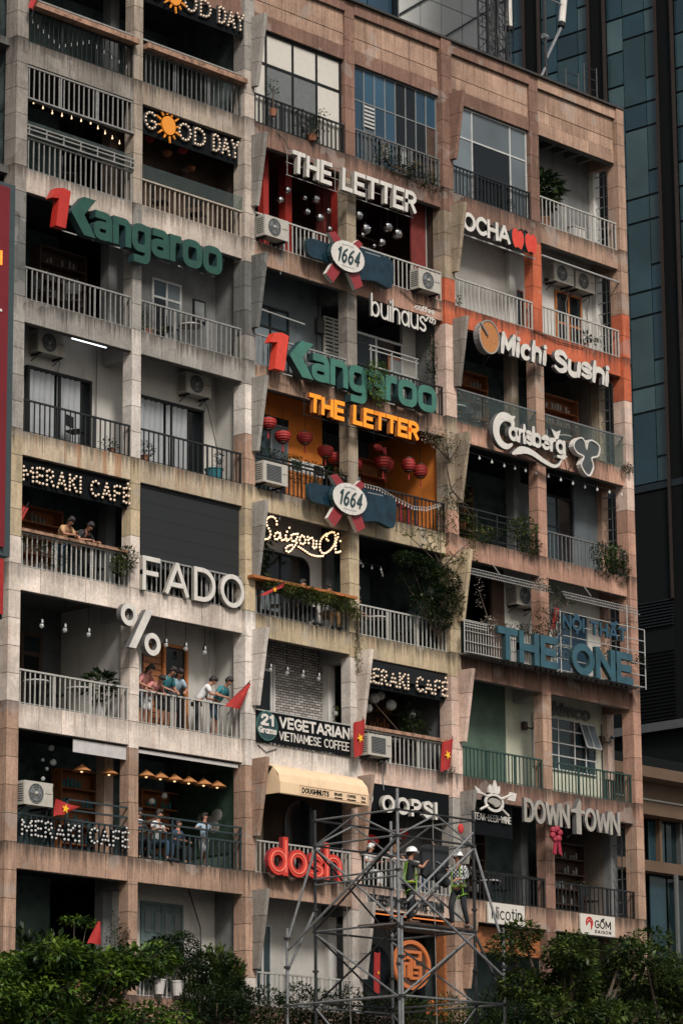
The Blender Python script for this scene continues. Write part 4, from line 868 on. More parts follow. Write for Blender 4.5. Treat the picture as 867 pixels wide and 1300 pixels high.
# the white and orange three-dimensional word pairs
def letter_sign(x0, x1, z0, h, y, mats, label, frame):
    th = thing('shop_sign', label, 'sign', (x0, y, z0))
    sign('', '', '', 'THE LETTER', x0, x1, z0, h, .115, y, .12, mats, gap=.26, slant=.05, parent=th, wmul={' ': 1.1})
    m = MB()
    for zz in (-.03, .5*h, h+.02): m.bar((x0-.05, y+.18, z0+zz), (x1+.05, y+.18, z0+zz), .013, 4)
    for i in range(9): xx = x0+(x1-x0)*i/8; m.bar((xx, y+.18, z0-.03), (xx, y+.18, z0+h+.02), .011, 4)
    for xx in (x0+.5, (x0+x1)/2, x1-.5): m.bar((xx, y+.18, z0+h*.5), (xx, -.02, z0+h*.6), .012, 4)
    m.build('frame', frame, th); return th
letter_sign(8.9, 13.85, 30.62, .64, -.45, ['sign_white', 'sign_cream'], 'white block letters on a thin frame above the silver balls of the red cafe', 'rail_grey')
letter_sign(9.5, 13.82, 24.2, .53, -.45, ['sign_orange', 'wood_bright'], 'glowing orange block letters above the red paper lanterns', 'rail_black')
# oval number emblem with bottle and ribbons
def emblem(cx, cz, label):
    th = thing('shop_sign', label, 'sign', (cx, -.35, cz)); dx, dz = cx-10.89, cz-28.72; sh = lambda P: [(a+dx, b+dz) for a, b in P]
    MB().prism(sh(smooth_pts([(9.52, 28.89), (9.7, 28.98), (10.3, 28.99), (10.8, 29.03), (10.8, 28.47), (10.2, 28.48), (9.7, 28.47), (9.54, 28.56)], 3, True)), -.42, -.30, 1).build('bottle_neck', ['sign_navygloss', 'sign_dkside'], th)
    MB().prism(sh(smooth_pts([(11.0, 29.08), (11.5, 29.16), (12.3, 29.15), (12.78, 29.1), (12.9, 28.86), (12.82, 28.36), (12.63, 28.27), (12.13, 28.35), (11.54, 28.27), (11.0, 28.4)], 4, True)), -.44, -.28, 1).build('bottle_body', ['sign_navygloss', 'sign_dkside'], th)
    MB().prism(sh([(11.75, 29.06), (12.35, 29.07), (12.35, 29.10), (11.75, 29.09)]), -.447, -.43).build('highlight_bar', 'frame_grey', th)
    for P in ([(10.26, 29.27), (10.5, 29.35), (10.9, 29.05), (10.6, 28.9)], [(11.0, 29.0), (11.41, 29.33), (11.6, 29.24), (11.2, 28.85)], [(10.5, 28.6), (10.85, 28.45), (10.41, 27.91), (10.14, 28.11)], [(10.95, 28.4), (11.38, 28.5), (11.59, 28.08), (11.29, 27.91)]):
        MB().prism(sh(P), -.50, -.38, 1).build('ribbon', ['ribbon_red', 'sign_white'], th)
    el = [(cx+.66*math.cos(R(a)), cz+.42*math.sin(R(a))) for a in range(0, 360, 15)]
    pl = MB().prism(el, -.60, -.45, 1).build('oval_plate', ['sign_white', 'sign_dkside'], th)
    for c, st in layout('1664', cx-.45, cx+.43, cz-.2, .42, .04, gap=.34, slant=.25): letter_mesh(st, .045, -.62, -.598, taper=True).build('numeral', 'sign_dkside', pl, off=world_loc(th))
    m = MB()
    for zz, w_ in ((.29, .22), (-.29, .26)):
        for i in range(12): m.box(cx-w_+i*w_/6, cx-w_+i*w_/6+.02, -.605, -.598, cz+zz-.015+(.02 if zz > 0 else -.01)*(1-abs(i-6)/6), cz+zz+.015+(.02 if zz > 0 else -.01)*(1-abs(i-6)/6))
    tag(m.build('small_lettering', 'frame_grey', pl, off=world_loc(th)), kind='stuff')
emblem(10.88, 28.72, 'upper oval numbered plate on a navy bottle with crossed red ribbons, under the silver balls')
emblem(10.88, 22.08, 'lower oval numbered plate on a navy bottle with crossed red ribbons, beside the red lanterns')
# lettering in light bulbs
def gd(z0, y, label, btop=.68):
    th = thing('shop_sign', label, 'sign', (3.9, y, z0))
    h = .5
    for txt, a, b in (('G', 4.0, 4.42), ('OD', 5.2, 6.2), ('DAY', 6.45, 7.42)):
        for c, st in layout(txt, a, b, z0, h, .07, gap=.3): bulb_letter(st, th, y, .07, .1, .03, 'bulb_pale', 'ac_dark')
    cx, cz = 4.83, z0+.26; d = MB().prism([(cx+.24*math.cos(R(a)), cz+.25*math.sin(R(a))) for a in range(0, 360, 15)], y-.06, y-.01).build('sun_disc', 'sun_orange', th)
    m = MB()
    for k in range(12): a = R(k*30+8); r1 = .29; r2_ = .46 if k % 2 else .39; m.prism([(cx+r1*math.cos(a-.09), cz+r1*math.sin(a-.09)), (cx+r1*math.cos(a+.09), cz+r1*math.sin(a+.09)), (cx+r2_*math.cos(a+.03), cz+r2_*math.sin(a+.03)), (cx+r2_*math.cos(a-.03), cz+r2_*math.sin(a-.03))], y-.05, y-.01)
    m.build('sun_rays', 'sun_orange', th)
    MB().box(3.9, 7.46, y+.06, y+.09, z0-.14, z0+btop).build('backing_board', 'sign_black', th); return th
gd(34.2, -.12, 'topmost bulb lettering with an orange sun, above the peeling timber handrail', .40)
gd(30.72, .08, 'second bulb lettering with an orange sun, in front of the dim lantern room')
bulb_sign('shop_sign', 'bulb lettering over two guests leaning on a balcony, left of the black screen', 'MERAKI CAFÉ', .02, 3.58, 20.78, .44, .06, 'bulb_pale', board=(-.1, 3.54, .12, .15, 20.7, 21.42))
bulb_sign('shop_sign', 'dim bulb lettering tied to the dark railing beside an air conditioner', 'MERAKI CAFÉ', .0, 3.48, 12.26, .42, -.09, 'bulb_cool', back='sign_black')
bulb_sign('shop_sign', 'bulb lettering above the square air conditioner, right of the vegetarian banner', 'MERAKI CAFÉ', 12.0, 15.42, 17.46, .44, .06, 'bulb_pale', back='ac_dark', board=(11.9, 15.38, .12, .15, 17.36, 18.1))
SG = [([(8.77, 21.15), (8.75, 21.27), (8.59, 21.33), (8.41, 21.24), (8.39, 21.11), (8.46, 21.01), (8.54, 20.88), (8.49, 20.75), (8.34, 20.69), (8.23, 20.76), (8.25, 20.87)]), ([(8.88, 20.94), (8.75, 20.93), (8.68, 20.81), (8.75, 20.74), (8.88, 20.85), (8.9, 20.94), (8.93, 20.77), (9.04, 20.79)]),
 ([(9.1, 20.91), (9.13, 20.78), (9.21, 20.82)]), ([(9.47, 21.01), (9.33, 20.97), (9.3, 20.86), (9.4, 20.8), (9.53, 20.91), (9.55, 21.03), (9.55, 20.87), (9.46, 20.72), (9.25, 20.51), (9.12, 20.51), (9.12, 20.6), (9.3, 20.69), (9.53, 20.7), (9.76, 20.64), (10.02, 20.56), (10.28, 20.55), (10.5, 20.59)]),
 ([(9.71, 21.01), (9.62, 20.91), (9.67, 20.79), (9.8, 20.81), (9.84, 20.92), (9.76, 21.01), (9.71, 21.01)]), ([(9.93, 21.01), (9.97, 20.84), (10.01, 20.97), (10.1, 21.01), (10.15, 20.92), (10.13, 20.75), (10.25, 20.79), (10.26, 20.95)]),
 ([(10.71, 21.04), (10.65, 21.05), (10.68, 21.2), (10.9, 21.3), (10.99, 21.21), (10.96, 21.0), (10.8, 20.81), (10.57, 20.67), (10.42, 20.71), (10.39, 20.87), (10.46, 21.05), (10.65, 21.21)]), ([(11.09, 21.28), (11.09, 21.2), (11.03, 21.11), (11.0, 20.97), (10.99, 20.84), (11.02, 20.76), (11.17, 20.82)]),
 ([(9.24, 21.14), (9.25, 21.15)]), ([(9.15, 21.02), (9.16, 21.03)]), ([(11.18, 21.1), (11.19, 21.12)])]
th = thing('shop_sign', 'flowing handwritten sign of glowing round bulbs above the timber counter', 'sign', (8.2, .05, 20.5))
for P in SG: bulb_letter([(smooth_pts(P, 4) if len(P) > 2 else P, False)], th, .05, .06, .085, .028, 'bulb_warm', 'rail_black')
# plain raised words
sign('shop_sign', 'big white capital letters fixed to the railing below the black roller screen', 'sign', 'FADO', 3.85, 7.42, 18.68, .86, .115, -.13, .1, ['sign_white', 'sign_cream'], gap=.3)
th = thing('shop_sign', 'white percent symbol hung on the slender pillar of the pendant lamp balcony', 'sign', (2.9, -.3, 17.1))
for cx, cz in ((3.2, 17.93), (4.0, 17.3)): MB().ribbon([(cx+.21*math.cos(R(a)), cz+.215*math.sin(R(a))) for a in range(0, 360, 15)], .13, -.34, -.18, True, 1).build('ring', ['sign_white', 'sign_side'], th)
MB().prism([(3.75, 18.13), (4.0, 18.13), (3.42, 17.12), (3.18, 17.12)], -.36, -.2, 1).build('slash', ['sign_white', 'sign_side'], th)
sign('shop_sign', 'slim white lowercase word against the dark cafe above the hanging vine', 'sign', 'buihaus', 12.2, 14.45, 27.44, .62, .062, -.22, .06, ['sign_white', 'sign_side'], gap=.2)
sign('shop_sign', 'tiny white handwritten words right of the slim lowercase word', 'sign', 'coffee', 14.0, 14.82, 28.02, .17, .028, -.2, .03, ['sign_white'], gap=.14, slant=.2)
sign('', '', '', '7th', 14.42, 14.85, 27.76, .2, .028, -.2, .03, ['sign_white'], gap=.2, slant=.2, parent=thing('shop_sign', 'smallest white script, one short line under the tiny handwritten word', 'sign', (14.4, -.2, 27.76)))
# vegetarian banner
th = thing('banner', 'dark green banner with white capital lettering tied to the railing above the cream awning', 'banner', (7.9, -.05, 15.42))
MB().box(7.86, 11.4, -.07, -.05, 15.42, 16.2).build('cloth', 'sign_black', th)
ci = MB().prism([(8.25+.39*math.cos(R(a)), 15.82+.385*math.sin(R(a))) for a in range(0, 360, 12)], -.11, -.05).build('roundel', 'sign_dkside', th)
MB().ribbon([(8.25+.37*math.cos(R(a)), 15.82+.365*math.sin(R(a))) for a in range(0, 360, 12)], .02, -.115, -.10, True).build('rim', 'sign_green_pale', ci, off=world_loc(th))
for txt, a, b, z0, h, t in (('21', 8.02, 8.5, 15.82, .3, .07), ('Grams', 7.93, 8.58, 15.62, .17, .035)):
    for c, st in layout(txt, a, b, z0, h, t, gap=.25): letter_mesh(st, t, -.125, -.11).build('letter', 'sign_white', ci, off=world_loc(th))
sign('', '', '', 'VEGETARIAN', 8.72, 11.36, 15.83, .3, .06, -.085, .02, ['sign_white'], gap=.26, parent=th)
sign('', '', '', 'VIETNAMESE COFFEE', 8.72, 11.34, 15.52, .23, .028, -.085, .02, ['sign_white'], gap=.24, parent=th)
# awning over the doughnut shop
th = thing('awning', 'cream quarter round canvas awning with small dark print above the red glowing word', 'awning', (7.9, -.3, 14.0))
prof = [(.0, 14.82), (-.35, 14.80), (-.6, 14.70), (-.78, 14.5), (-.83, 14.3), (-.83, 14.02)]
mb = MB(); b0 = 0; x0, x1 = 7.95, 11.25
pr2 = prof+[(y+.02, z-.02) for y, z in reversed(prof)]
n_ = len(pr2); mb.v = [(x0, y, z) for y, z in pr2]+[(x1, y, z) for y, z in pr2]
for i in range(n_): j = (i+1) % n_; mb.f.append((i, j, n_+j, n_+i)); mb.m.append(0)
mb.build('canvas', 'awning_cream', th)
for xx in (x0, x1): MB().quadbox([(xx-.01, y, z) for y, z in ((0, 14.02), (-.83, 14.02), (-.83, 14.3), (-.6, 14.7))]+[(xx+.01, y, z) for y, z in ((0, 14.02), (-.83, 14.02), (-.83, 14.3), (-.6, 14.7))]).build('side_flap', 'awning_cream', th)
sign('', '', '', 'DOUGHNUTS', 8.75, 9.75, 14.09, .14, .03, -.835, .004, ['sign_black'], gap=.3, parent=th)
for i, (tx, xa, xb) in enumerate((('BRAND', 9.95, 10.25), ('COFFEE', 10.42, 10.75), ('TEA', 10.95, 11.12))): sign('', '', '', tx, xa, xb, 14.15, .075, .016, -.835, .004, ['sign_black'], gap=.3, parent=th); MB().box(xa, xb, -.839, -.834, 14.08, 14.11).build('print_line', 'frame_black', th)
MB().ribbon([(8.68, 14.06), (11.2, 14.06), (11.2, 14.27), (8.68, 14.27)], .008, -.837, -.833, True).build('print_border', 'wood', th)
# OOPS
th = sign('shop_sign', 'white chunky capitals with an exclamation mark on a black board behind the scaffold', 'sign', 'OOPS!', 12.5, 14.72, 14.06, .46, .095, -.16, .12, ['sign_white', 'sign_cream'], gap=.32)
m = MB(); m.ribbon([(12.12+.16*math.cos(R(a)), 14.42+.2*math.sin(R(a))) for a in range(-60, 280, 20)], .035, -.03, .0)
m.ribbon([(12.05, 14.5), (12.1, 14.44), (12.05, 14.4)], .03, -.03, 0); m.ribbon([(12.2, 14.48), (12.15, 14.42), (12.2, 14.38)], .03, -.035, 0); m.ribbon([(12.05, 14.3), (12.12, 14.26), (12.2, 14.3)], .03, -.03, 0)
tag(m.build('face_emblem', 'sign_white'), 'small white round face emblem on the black board, left of the chunky capitals', 'emblem')
# dosh
th = thing('shop_sign', 'red lowercase neon word mounted on the white railing under the cream awning', 'sign', (8.0, -.3, 12.1))
for c, st in layout('dosh', 8.05, 10.75, 12.05, .92, .17, gap=.2):
    st = [([(x, z) for x, z in p], cl) for p, cl in st]
    lt = letter_mesh(st, .19, -.34, -.2, 1).build('letter', ['neon_red', 'ribbon_red'], th)
    letter_mesh(st, .025, -.365, -.34).build('neon_tube', 'neon_rim', lt, off=world_loc(th))
sign('shop_sign', 'thin dark letters in one long line on the pale balcony edge behind the two workers', 'sign', 'THE BEST DESSERT IN THE TOWN', 12.05, 15.0, 11.62, .28, .035, -.07, .06, ['sign_black', 'frame_grey'], gap=.2)
# maze emblem
th = thing('shop_sign', 'orange round maze emblem on the dark glass behind the scaffold', 'sign', (14.05, .3, 10.2)); cx, cz = 14.07, 10.22
MB().prism([(cx+.70*math.cos(R(a)), cz+.62*math.sin(R(a))) for a in range(0, 360, 12)], .31, .36).build('disc', 'wood_dark', th)
MB().ribbon([(cx+.68*math.cos(R(a)), cz+.60*math.sin(R(a))) for a in range(0, 360, 12)], .10, .24, .31, True).build('ring', 'circle_orange', th)
m = MB()
for i, P in enumerate(([(-.3, -.3), (-.3, .02), (-.12, .02), (-.12, -.3)], [(-.3, .15), (-.3, .34), (.34, .34), (.34, .16), (.1, .16), (.1, -.05), (.34, -.05), (.34, -.34), (-.02, -.34), (-.02, .18), (-.18, .18)], [(.12, -.2), (.2, -.2)])): m.ribbon([(cx+a, cz+b) for a, b in P], .075, .25-.003*i, .31)
m.build('maze', 'circle_orange', th)
sign('shop_sign', 'small orange glowing lettering low behind the hedge, right of the maze emblem', 'sign', 'ÂN', 14.6, 15.35, 8.95, .32, .06, .2, .08, ['circle_orange'], gap=.3)
# apples
th = thing('shop_sign', 'white capitals followed by two red fruits above the white columned balcony', 'sign', (15.9, -.25, 30.8))
sign('', '', '', 'P', 15.835, 15.96, 30.76, .55, .07, -.28, .06, ['sign_white', 'sign_side'], parent=th)
sign('', '', '', 'OCHA', 15.99, 18.06, 30.76, .55, .115, -.28, .1, ['sign_white', 'sign_side'], gap=.2, parent=th)
for cx, d in ((18.38, 1), (18.95, -1)):
    ap = smooth_pts([(cx+a*d*.88, 31.05+b) for a, b in ((.02, .2), (-.15, .27), (-.29, .15), (-.29, -.1), (-.17, -.3), (0, -.27), (.14, -.31), (.27, -.12), (.28, .12), (.15, .25))], 3, True)
    f_ = MB().prism(ap, -.3, -.18, 1).build('fruit', ['sign_red_bright', 'sign_dkside'], th)
MB().ribbon(smooth_pts([(18.45, 31.25), (18.62, 31.38), (18.68, 31.2), (18.78, 31.38), (18.95, 31.26)], 4), .04, -.25, -.2).build('stalk', 'frame_black', th)
MB().box(15.9, 19.3, -.15, -.12, 30.66, 30.7).build('bracket', 'pipe_white', th)
# brush lettering with a wooden disc
th = thing('shop_sign', 'white brush stroke lettering with a round wooden disc on the red orange balcony edge', 'sign', (16.4, -.3, 27.5))
w_ = MB().prism([(16.87+.42*math.cos(R(a)), 27.78+.47*math.sin(R(a))) for a in range(0, 360, 15)], -.42, -.2, 1).build('wooden_disc', ['cone_straw', 'rail_grey'], th)
MB().ribbon([(16.87+.42*math.cos(R(a)), 27.78+.47*math.sin(R(a))) for a in range(0, 360, 15)], .04, -.44, -.4, True).build('rim', 'sign_bronze', w_, off=world_loc(th)); MB().bar((16.45, -.46, 28.12), (16.78, -.46, 27.8), .03).build('chopstick', 'rail_grey', th)
random.seed(3)
sign('', '', '', 'Michi', 17.42, 19.4, 27.45, .66, .13, -.38, .12, ['sign_white', 'sign_side'], gap=.34, slant=.12, taper=True, parent=th, jig=.03)
sign('', '', '', 'Sushi', 19.75, 22.25, 27.42, .68, .14, -.38, .12, ['sign_white', 'sign_side'], gap=.2, slant=.12, taper=True, parent=th, jig=.03)
# script lettering with swoosh and leaf
th = thing('shop_sign', 'white flowing script with an underline swoosh fixed to a glass railing', 'sign', (17.1, -.3, 24.6))
C_ = smooth_pts([(17.86, 25.30), (17.9, 25.5), (17.76, 25.62), (17.45, 25.6), (17.22, 25.38), (17.18, 25.08), (17.34, 24.85), (17.62, 24.78), (17.85, 24.88)], 4); n_ = len(C_)
m = MB().ribbon(C_, [.06+.22*math.sin(math.pi*min(1, i/(n_-1)*1.0))**.8 for i in range(n_)], -.36, -.22, False, 1); m.prism([(17.3, 25.52), (17.4, 25.68), (18.02, 25.72), (17.9, 25.55)], -.365, -.22, 1); m.build('letter', ['sign_white', 'sign_side'], th)
sign('', '', '', 'arlsberg', 17.68, 20.2, 24.98, .58, .115, -.38, .14, ['sign_white', 'sign_side'], gap=.12, taper=True, parent=th)
S_ = smooth_pts([(17.86, 24.62), (18.28, 24.80), (18.7, 24.80), (19.2, 24.66), (19.62, 24.58), (19.88, 24.65), (20.04, 24.85)], 5); n_ = len(S_)
MB().ribbon(S_, [.03+.2*(1-i/(n_-1))**1.2*min(1, i/4) + .02 for i in range(n_)], -.37, -.24, False, 1).build('swoosh', ['sign_white', 'sign_side'], th)
MB().prism([(19.58, 25.66), (19.8, 25.60), (20.0, 25.69), (19.88, 25.40), (19.74, 25.38)], -.38, -.26, 1).build('crown', ['sign_white', 'sign_side'], th)
lf = smooth_pts([(20.69, 25.52), (20.96, 25.65), (21.13, 25.54), (21.19, 25.36), (21.26, 25.57), (21.44, 25.66), (21.78, 25.55), (21.73, 25.26), (21.42, 25.13), (21.49, 24.88), (21.31, 24.60), (21.09, 24.64), (20.92, 24.86), (21.05, 25.11), (20.76, 25.17), (20.6, 25.33)], 3, True)
th = thing('shop_sign', 'dark three lobed leaf emblem outlined in white beside the white flowing script', 'emblem', (21.2, -.3, 24.6))
MB().prism(lf, -.34, -.22).build('leaf_plate', 'sign_grey', th); MB().ribbon(lf, .045, -.37, -.2, True).build('outline', 'sign_white', th)
# teal furniture shop words
th = sign('shop_sign', 'large teal capital letters on a white trellis frame over the right balconies', 'sign', 'THE ONE', 16.66, 22.6, 18.62, .9, .2, -.72, .12, ['sign_teal', 'sign_dkside'], gap=.26)
m = MB()
for i in range(26): m.box(16.8+i*.225, 16.84+i*.225, -.62, -.56, 18.53, 18.6)
tag(m.build('fixings', 'frame_black', th), kind='stuff')
sign('shop_sign', 'small navy capital letters on the trellis frame above the large teal word', 'sign', 'NỘI THẤT', 19.55, 22.42, 19.86, .4, .075, -.66, .06, ['sign_navy', 'sign_dkside'], gap=.26)
th = sign('shop_sign', 'tall narrow bronze grey capitals below the green walled balcony', 'sign', 'DOWN', 18.08, 20.05, 14.33, .66, .115, -.34, .08, ['sign_bronze', 'sign_side'], gap=.2)
sign('', '', '', 'OWN', 20.72, 22.3, 14.33, .66, .115, -.34, .08, ['sign_bronze', 'sign_side'], gap=.2, parent=th)
MB().prism([(20.28, 14.2), (20.5, 14.2), (20.5, 14.78), (20.66, 14.78), (20.66, 14.86), (20.5, 14.88), (20.52, 15.1), (20.44, 15.2), (20.26, 14.9), (20.06, 14.86), (20.06, 14.78), (20.28, 14.78)], -.39, -.24, 1).build('letter', ['sign_bronze', 'sign_side'], th)
th = thing('shop_sign', 'grill emblem of crossed fork, spatula and flaming steak over a small white word line', 'sign', (16.8, -.3, 14.6)); m = MB()
st = [(16.85+.36*math.cos(R(a)), 14.72+.22*math.sin(R(a))) for a in range(0, 360, 20)]
MB().prism([(16.85+.42*math.cos(R(a)), 14.72+.3*math.sin(R(a))) for a in range(0, 360, 20)], -.29, -.2).build('steak_back', 'sign_black', th)
MB().ribbon(st, .07, -.33, -.28, True).build('steak_rim', 'sign_white', th); MB().prism(smooth_pts([(16.6, 14.72), (16.75, 14.84), (17.05, 14.80), (17.08, 14.68), (16.9, 14.6), (16.78, 14.66)], 3, True), -.34, -.29).build('steak', 'sign_cream', th)
for a, b_ in (((16.12, 14.98), (16.6, 14.86)), ((17.1, 14.62), (17.45, 14.42))): MB().bar((a[0], -.31, a[1]), (b_[0], -.31, b_[1]), .035, 6).build('fork', 'sign_white', th)
for a, b_ in (((17.55, 15.0), (17.1, 14.84)), ((16.58, 14.62), (16.25, 14.48))): MB().bar((a[0], -.32, a[1]), (b_[0], -.32, b_[1]), .035, 6).build('spatula_handle', 'sign_white', th)
MB().prism([(17.4, 14.85), (17.5, 15.08), (17.78, 15.06), (17.7, 14.84)], -.34, -.3).build('spatula', 'sign_white', th); MB().prism([(16.02, 15.1), (16.1, 14.92), (16.36, 14.9), (16.22, 15.02)], -.34, -.3).build('fork_tines', 'sign_white', th)
MB().prism(smooth_pts([(16.62, 14.98), (16.7, 15.2), (16.8, 15.1), (16.9, 15.34), (16.98, 15.14), (17.08, 15.2), (17.05, 14.98)], 2, True), -.33, -.27).build('flame', 'sign_white', th)
sign('', '', '', 'STEAK~BEER~WINE', 16.12, 17.78, 14.24, .19, .022, -.12, .012, ['sign_white'], gap=.3, parent=th)
for lab, x0, x1, z0 in (('white board with odd angular black lettering above the scaffold corner', 16.77, 18.3, 11.5), ('white board with a small red mark and dark serif lettering above the green bush', 20.72, 22.25, 11.5)):
    th = thing('sign_board', lab, 'sign board', (x0, -.1, z0)); MB().box(x0, x1, -.1, -.05, z0, z0+.56).build('board', 'panel_white', th)
    MB().box(x0+.01, x1-.01, -.052, -.03, z0-.02, z0+.0).build('board_edge', 'frame_grey', th)
    if x0 < 18: sign('', '', '', 'Nicotin', x0+.14, x1-.12, z0+.12, .34, .03, -.11, .01, ['sign_black'], gap=.26, parent=th)
    else:
        sign('', '', '', 'GỐM', x0+.62, x1-.2, z0+.2, .22, .03, -.11, .01, ['frame_black'], gap=.24, parent=th); sign('', '', '', 'SAIGON', x0+.62, x1-.2, z0+.06, .09, .014, -.11, .01, ['frame_black'], gap=.5, parent=th)
        m = MB(); m.ribbon([(x0+.38+.13*math.cos(R(a)), z0+.33+.14*math.sin(R(a))) for a in range(-40, 220, 20)], .05, -.115, -.1); m.ribbon([(x0+.3, z0+.33), (x0+.38, z0+.4), (x0+.46, z0+.33), (x0+.46, z0+.18)], .04, -.118, -.1); m.build('mark', 'sign_red', th)
sign('shop_sign', 'faint dark lowercase word on the cream wall over the gridded window', 'sign', 'Yakimco', 20.4, 22.8, zL(5)+2.42, .38, .075, 1.0, .05, ['sign_side', 'rail_grey'], gap=.2)
# big red banner at the left
th = thing('banner', 'tall maroon billboard with a slate frame cut off by the left edge', 'billboard', (-3, -.5, 18.85))
MB().box(-4.6, -.99, -.5, -.42, 18.9, 27.75).build('face', 'banner_red', th); MB().box(-4.9, -.74, -.41, -.2, 18.72, 27.88).build('frame', 'banner_frame', th)
sign('', '', '', 'ANH', -2.6, -1.22, 25.75, .36, .06, -.52, .02, ['banner_text'], gap=.3, parent=th); sign('', '', '', 'HOO.', -2.9, -1.2, 24.6, .36, .06, -.52, .02, ['sign_white'], gap=.3, parent=th)
th = thing('banner', 'bright red lower billboard panel beneath the tall maroon billboard', 'billboard', (-3, -.5, 16)); MB().box(-4.6, -1.0, -.5, -.42, 17.3, 18.62).build('face', 'cloth_red', th); MB().box(-4.8, -.95, -.41, -.25, 17.2, 18.70).build('frame', 'frame_black', th)

# supply cables drooping from the signs to the wall
for nm, pts in (('', [(6.3, -.2, 28.0), (6.7, -.1, 27.7), (7.0, .2, 28.0)]), ('', [(9.0, -.3, 31.2), (9.0, -.1, 31.6), (8.8, .0, 31.8)]), ('', [(13.8, -.3, 24.6), (14.2, -.1, 24.9), (14.3, .0, 25.2)]), ('', [(16.9, -.2, 27.4), (17.2, .1, 27.1), (17.6, .2, 27.5)]), ('', [(20.3, -.25, 24.9), (20.6, -.1, 24.6), (20.9, 0, 24.9)]), ('', [(20.05, -.25, 14.4), (20.2, -.1, 14.1), (20.6, 0, 14.3)])):
    MB().tube(pts, .012, 5).build('cable', 'frame_black', BLD)
# ------------------------------------------------------------------ air conditioners
def ac_unit(sq=False):
    t = thing('air_conditioner', '', 'air conditioner')
    w_, h, d = (.9, .56, .34)
    MB().box(0, w_, 0, d, 0, h).build('casing', 'ac_white', t)
    cx, cz, r = (.36, h/2, .23)
    if not sq:
        MB().prism([(cx+r*math.cos(R(a)), cz+r*math.sin(R(a))) for a in range(0, 360, 20)], -.006, .02).build('fan_well', 'ac_dark', t)
        m = MB()
        for rr in (r, r*.75, r*.5, r*.28): m.ribbon([(cx+rr*math.cos(R(a)), cz+rr*math.sin(R(a))) for a in range(0, 360, 24)], .012, -.02-.001*rr, -.008, True)
        for a in range(0, 360, 30): m.bar((cx, -.014, cz), (cx+r*math.cos(R(a)), -.014, cz+r*math.sin(R(a))), .005, 4)
        m.build('fan_grille', 'frame_grey', t); m = MB()
        for a in (0, 120, 240): m.prism([(cx, cz), (cx+r*.85*math.cos(R(a)), cz+r*.85*math.sin(R(a))), (cx+r*.85*math.cos(R(a+55)), cz+r*.85*math.sin(R(a+55)))], -.0078, -.0065)
        m.build('fan_blades', 'frame_grey', t); MB().sph((cx, -.02, cz), .045, 8, 5).build('hub', 'ac_white', t)
    else:
        MB().box(.12, .66, -.006, .02, .07, h-.07).build('fan_well', 'ac_dark', t); m = MB()
        for j in range(11): m.box(.12, .66, -.02, -.008, .08+j*.039, .092+j*.039)
        m.build('fan_grille', 'frame_grey', t)
    m = MB()
    for j in range(8): m.box(-.006, .0, .05, d-.05, .08+j*.055, .1+j*.055)
    m.build('side_vents', 'ac_dark', t); MB().box(.66 if not sq else .72, w_-.04, -.008, 0, .3, .31).build('seam', 'ac_dark', t)
    m = MB()
    for xx in (.1, .8): m.box(xx-.02, xx+.02, .0, d+.35, -.05, 0); m.bar((xx, .1, -.04), (xx, d+.3, -.3), .012, 4)
    m.build('bracket', 'steel_dark', t)
    return t
acr, acs = ac_unit(), ac_unit(True)
ACG = 'air conditioner units on the balconies'
for pr_ in (acr, acs): MB().tube([(.85, .2, .1), (.95, .25, -.1), (.93, .35, -.45), (.97, .36, -.8)], .014, 5).build('drain_hose', 'frame_grey', pr_, off=(0, 0, 0))
used = set()
def place(proto, loc, label, group=None, rz=0, sc=1, ch=None):
    o = proto if proto.name not in used else copy_tree(proto); used.add(proto.name)
    o.location = loc; o.rotation_euler.z = rz; o.scale = (sc, sc, sc)
    if label: o['label'] = label
    if group: o['group'] = group
    return o
for (x, y, z), lab, pr in (((1.1, .74, zL(3)+2.36), 'grey air conditioner hung from the ceiling over the left curtained balcony', acr), ((6.2, .74, zL(3)+2.32), 'air conditioner hung from the ceiling beside a leaning mop', acr), ((.03, -.18, zL(6)+.9), 'white air conditioner standing above dim bulb lettering', acr),
    ((7.98, -.33, zL(1)+.12), 'air conditioner on the left end of the red cafe railing', acr), ((14.05, -.33, zL(1)+.02), 'air conditioner on the right end of the red cafe railing', acr), ((7.94, -.30, zL(3)+.1), 'air conditioner beside the timber slats and red lanterns', acs),
    ((11.75, -.38, zL(5)+.06), 'large square louvred air conditioner between two red flags', acs), ((21.2, .68, zL(1)+2.05), 'left of two air conditioners above the brown double door', acr), ((22.2, .68, zL(1)+2.03), 'right of two air conditioners above the brown double door', acr),
    ((19.2, .7, zL(4)+2.0), 'air conditioner in the shade behind the teal lettering vines', acr), ((14.2, .4, zL(0)+1.05), 'small air conditioner behind the blue upper window panes', acr)):
    place(pr, (x, y, z), lab, ACG)
t = thing('air_conditioner', 'air conditioner cut by the left photo edge beside the top left column', 'air conditioner', (-1.75, -.02, zL(1)+.98), group=ACG)
MB().box(-1.75, -.95, -.02, .3, zL(1)+.95, zL(1)+1.5).build('casing', 'ac_white', t); MB().box(-1.55, -1.1, -.03, -.018, zL(1)+1.0, zL(1)+1.45).build('fan_grille', 'ac_dark', t)

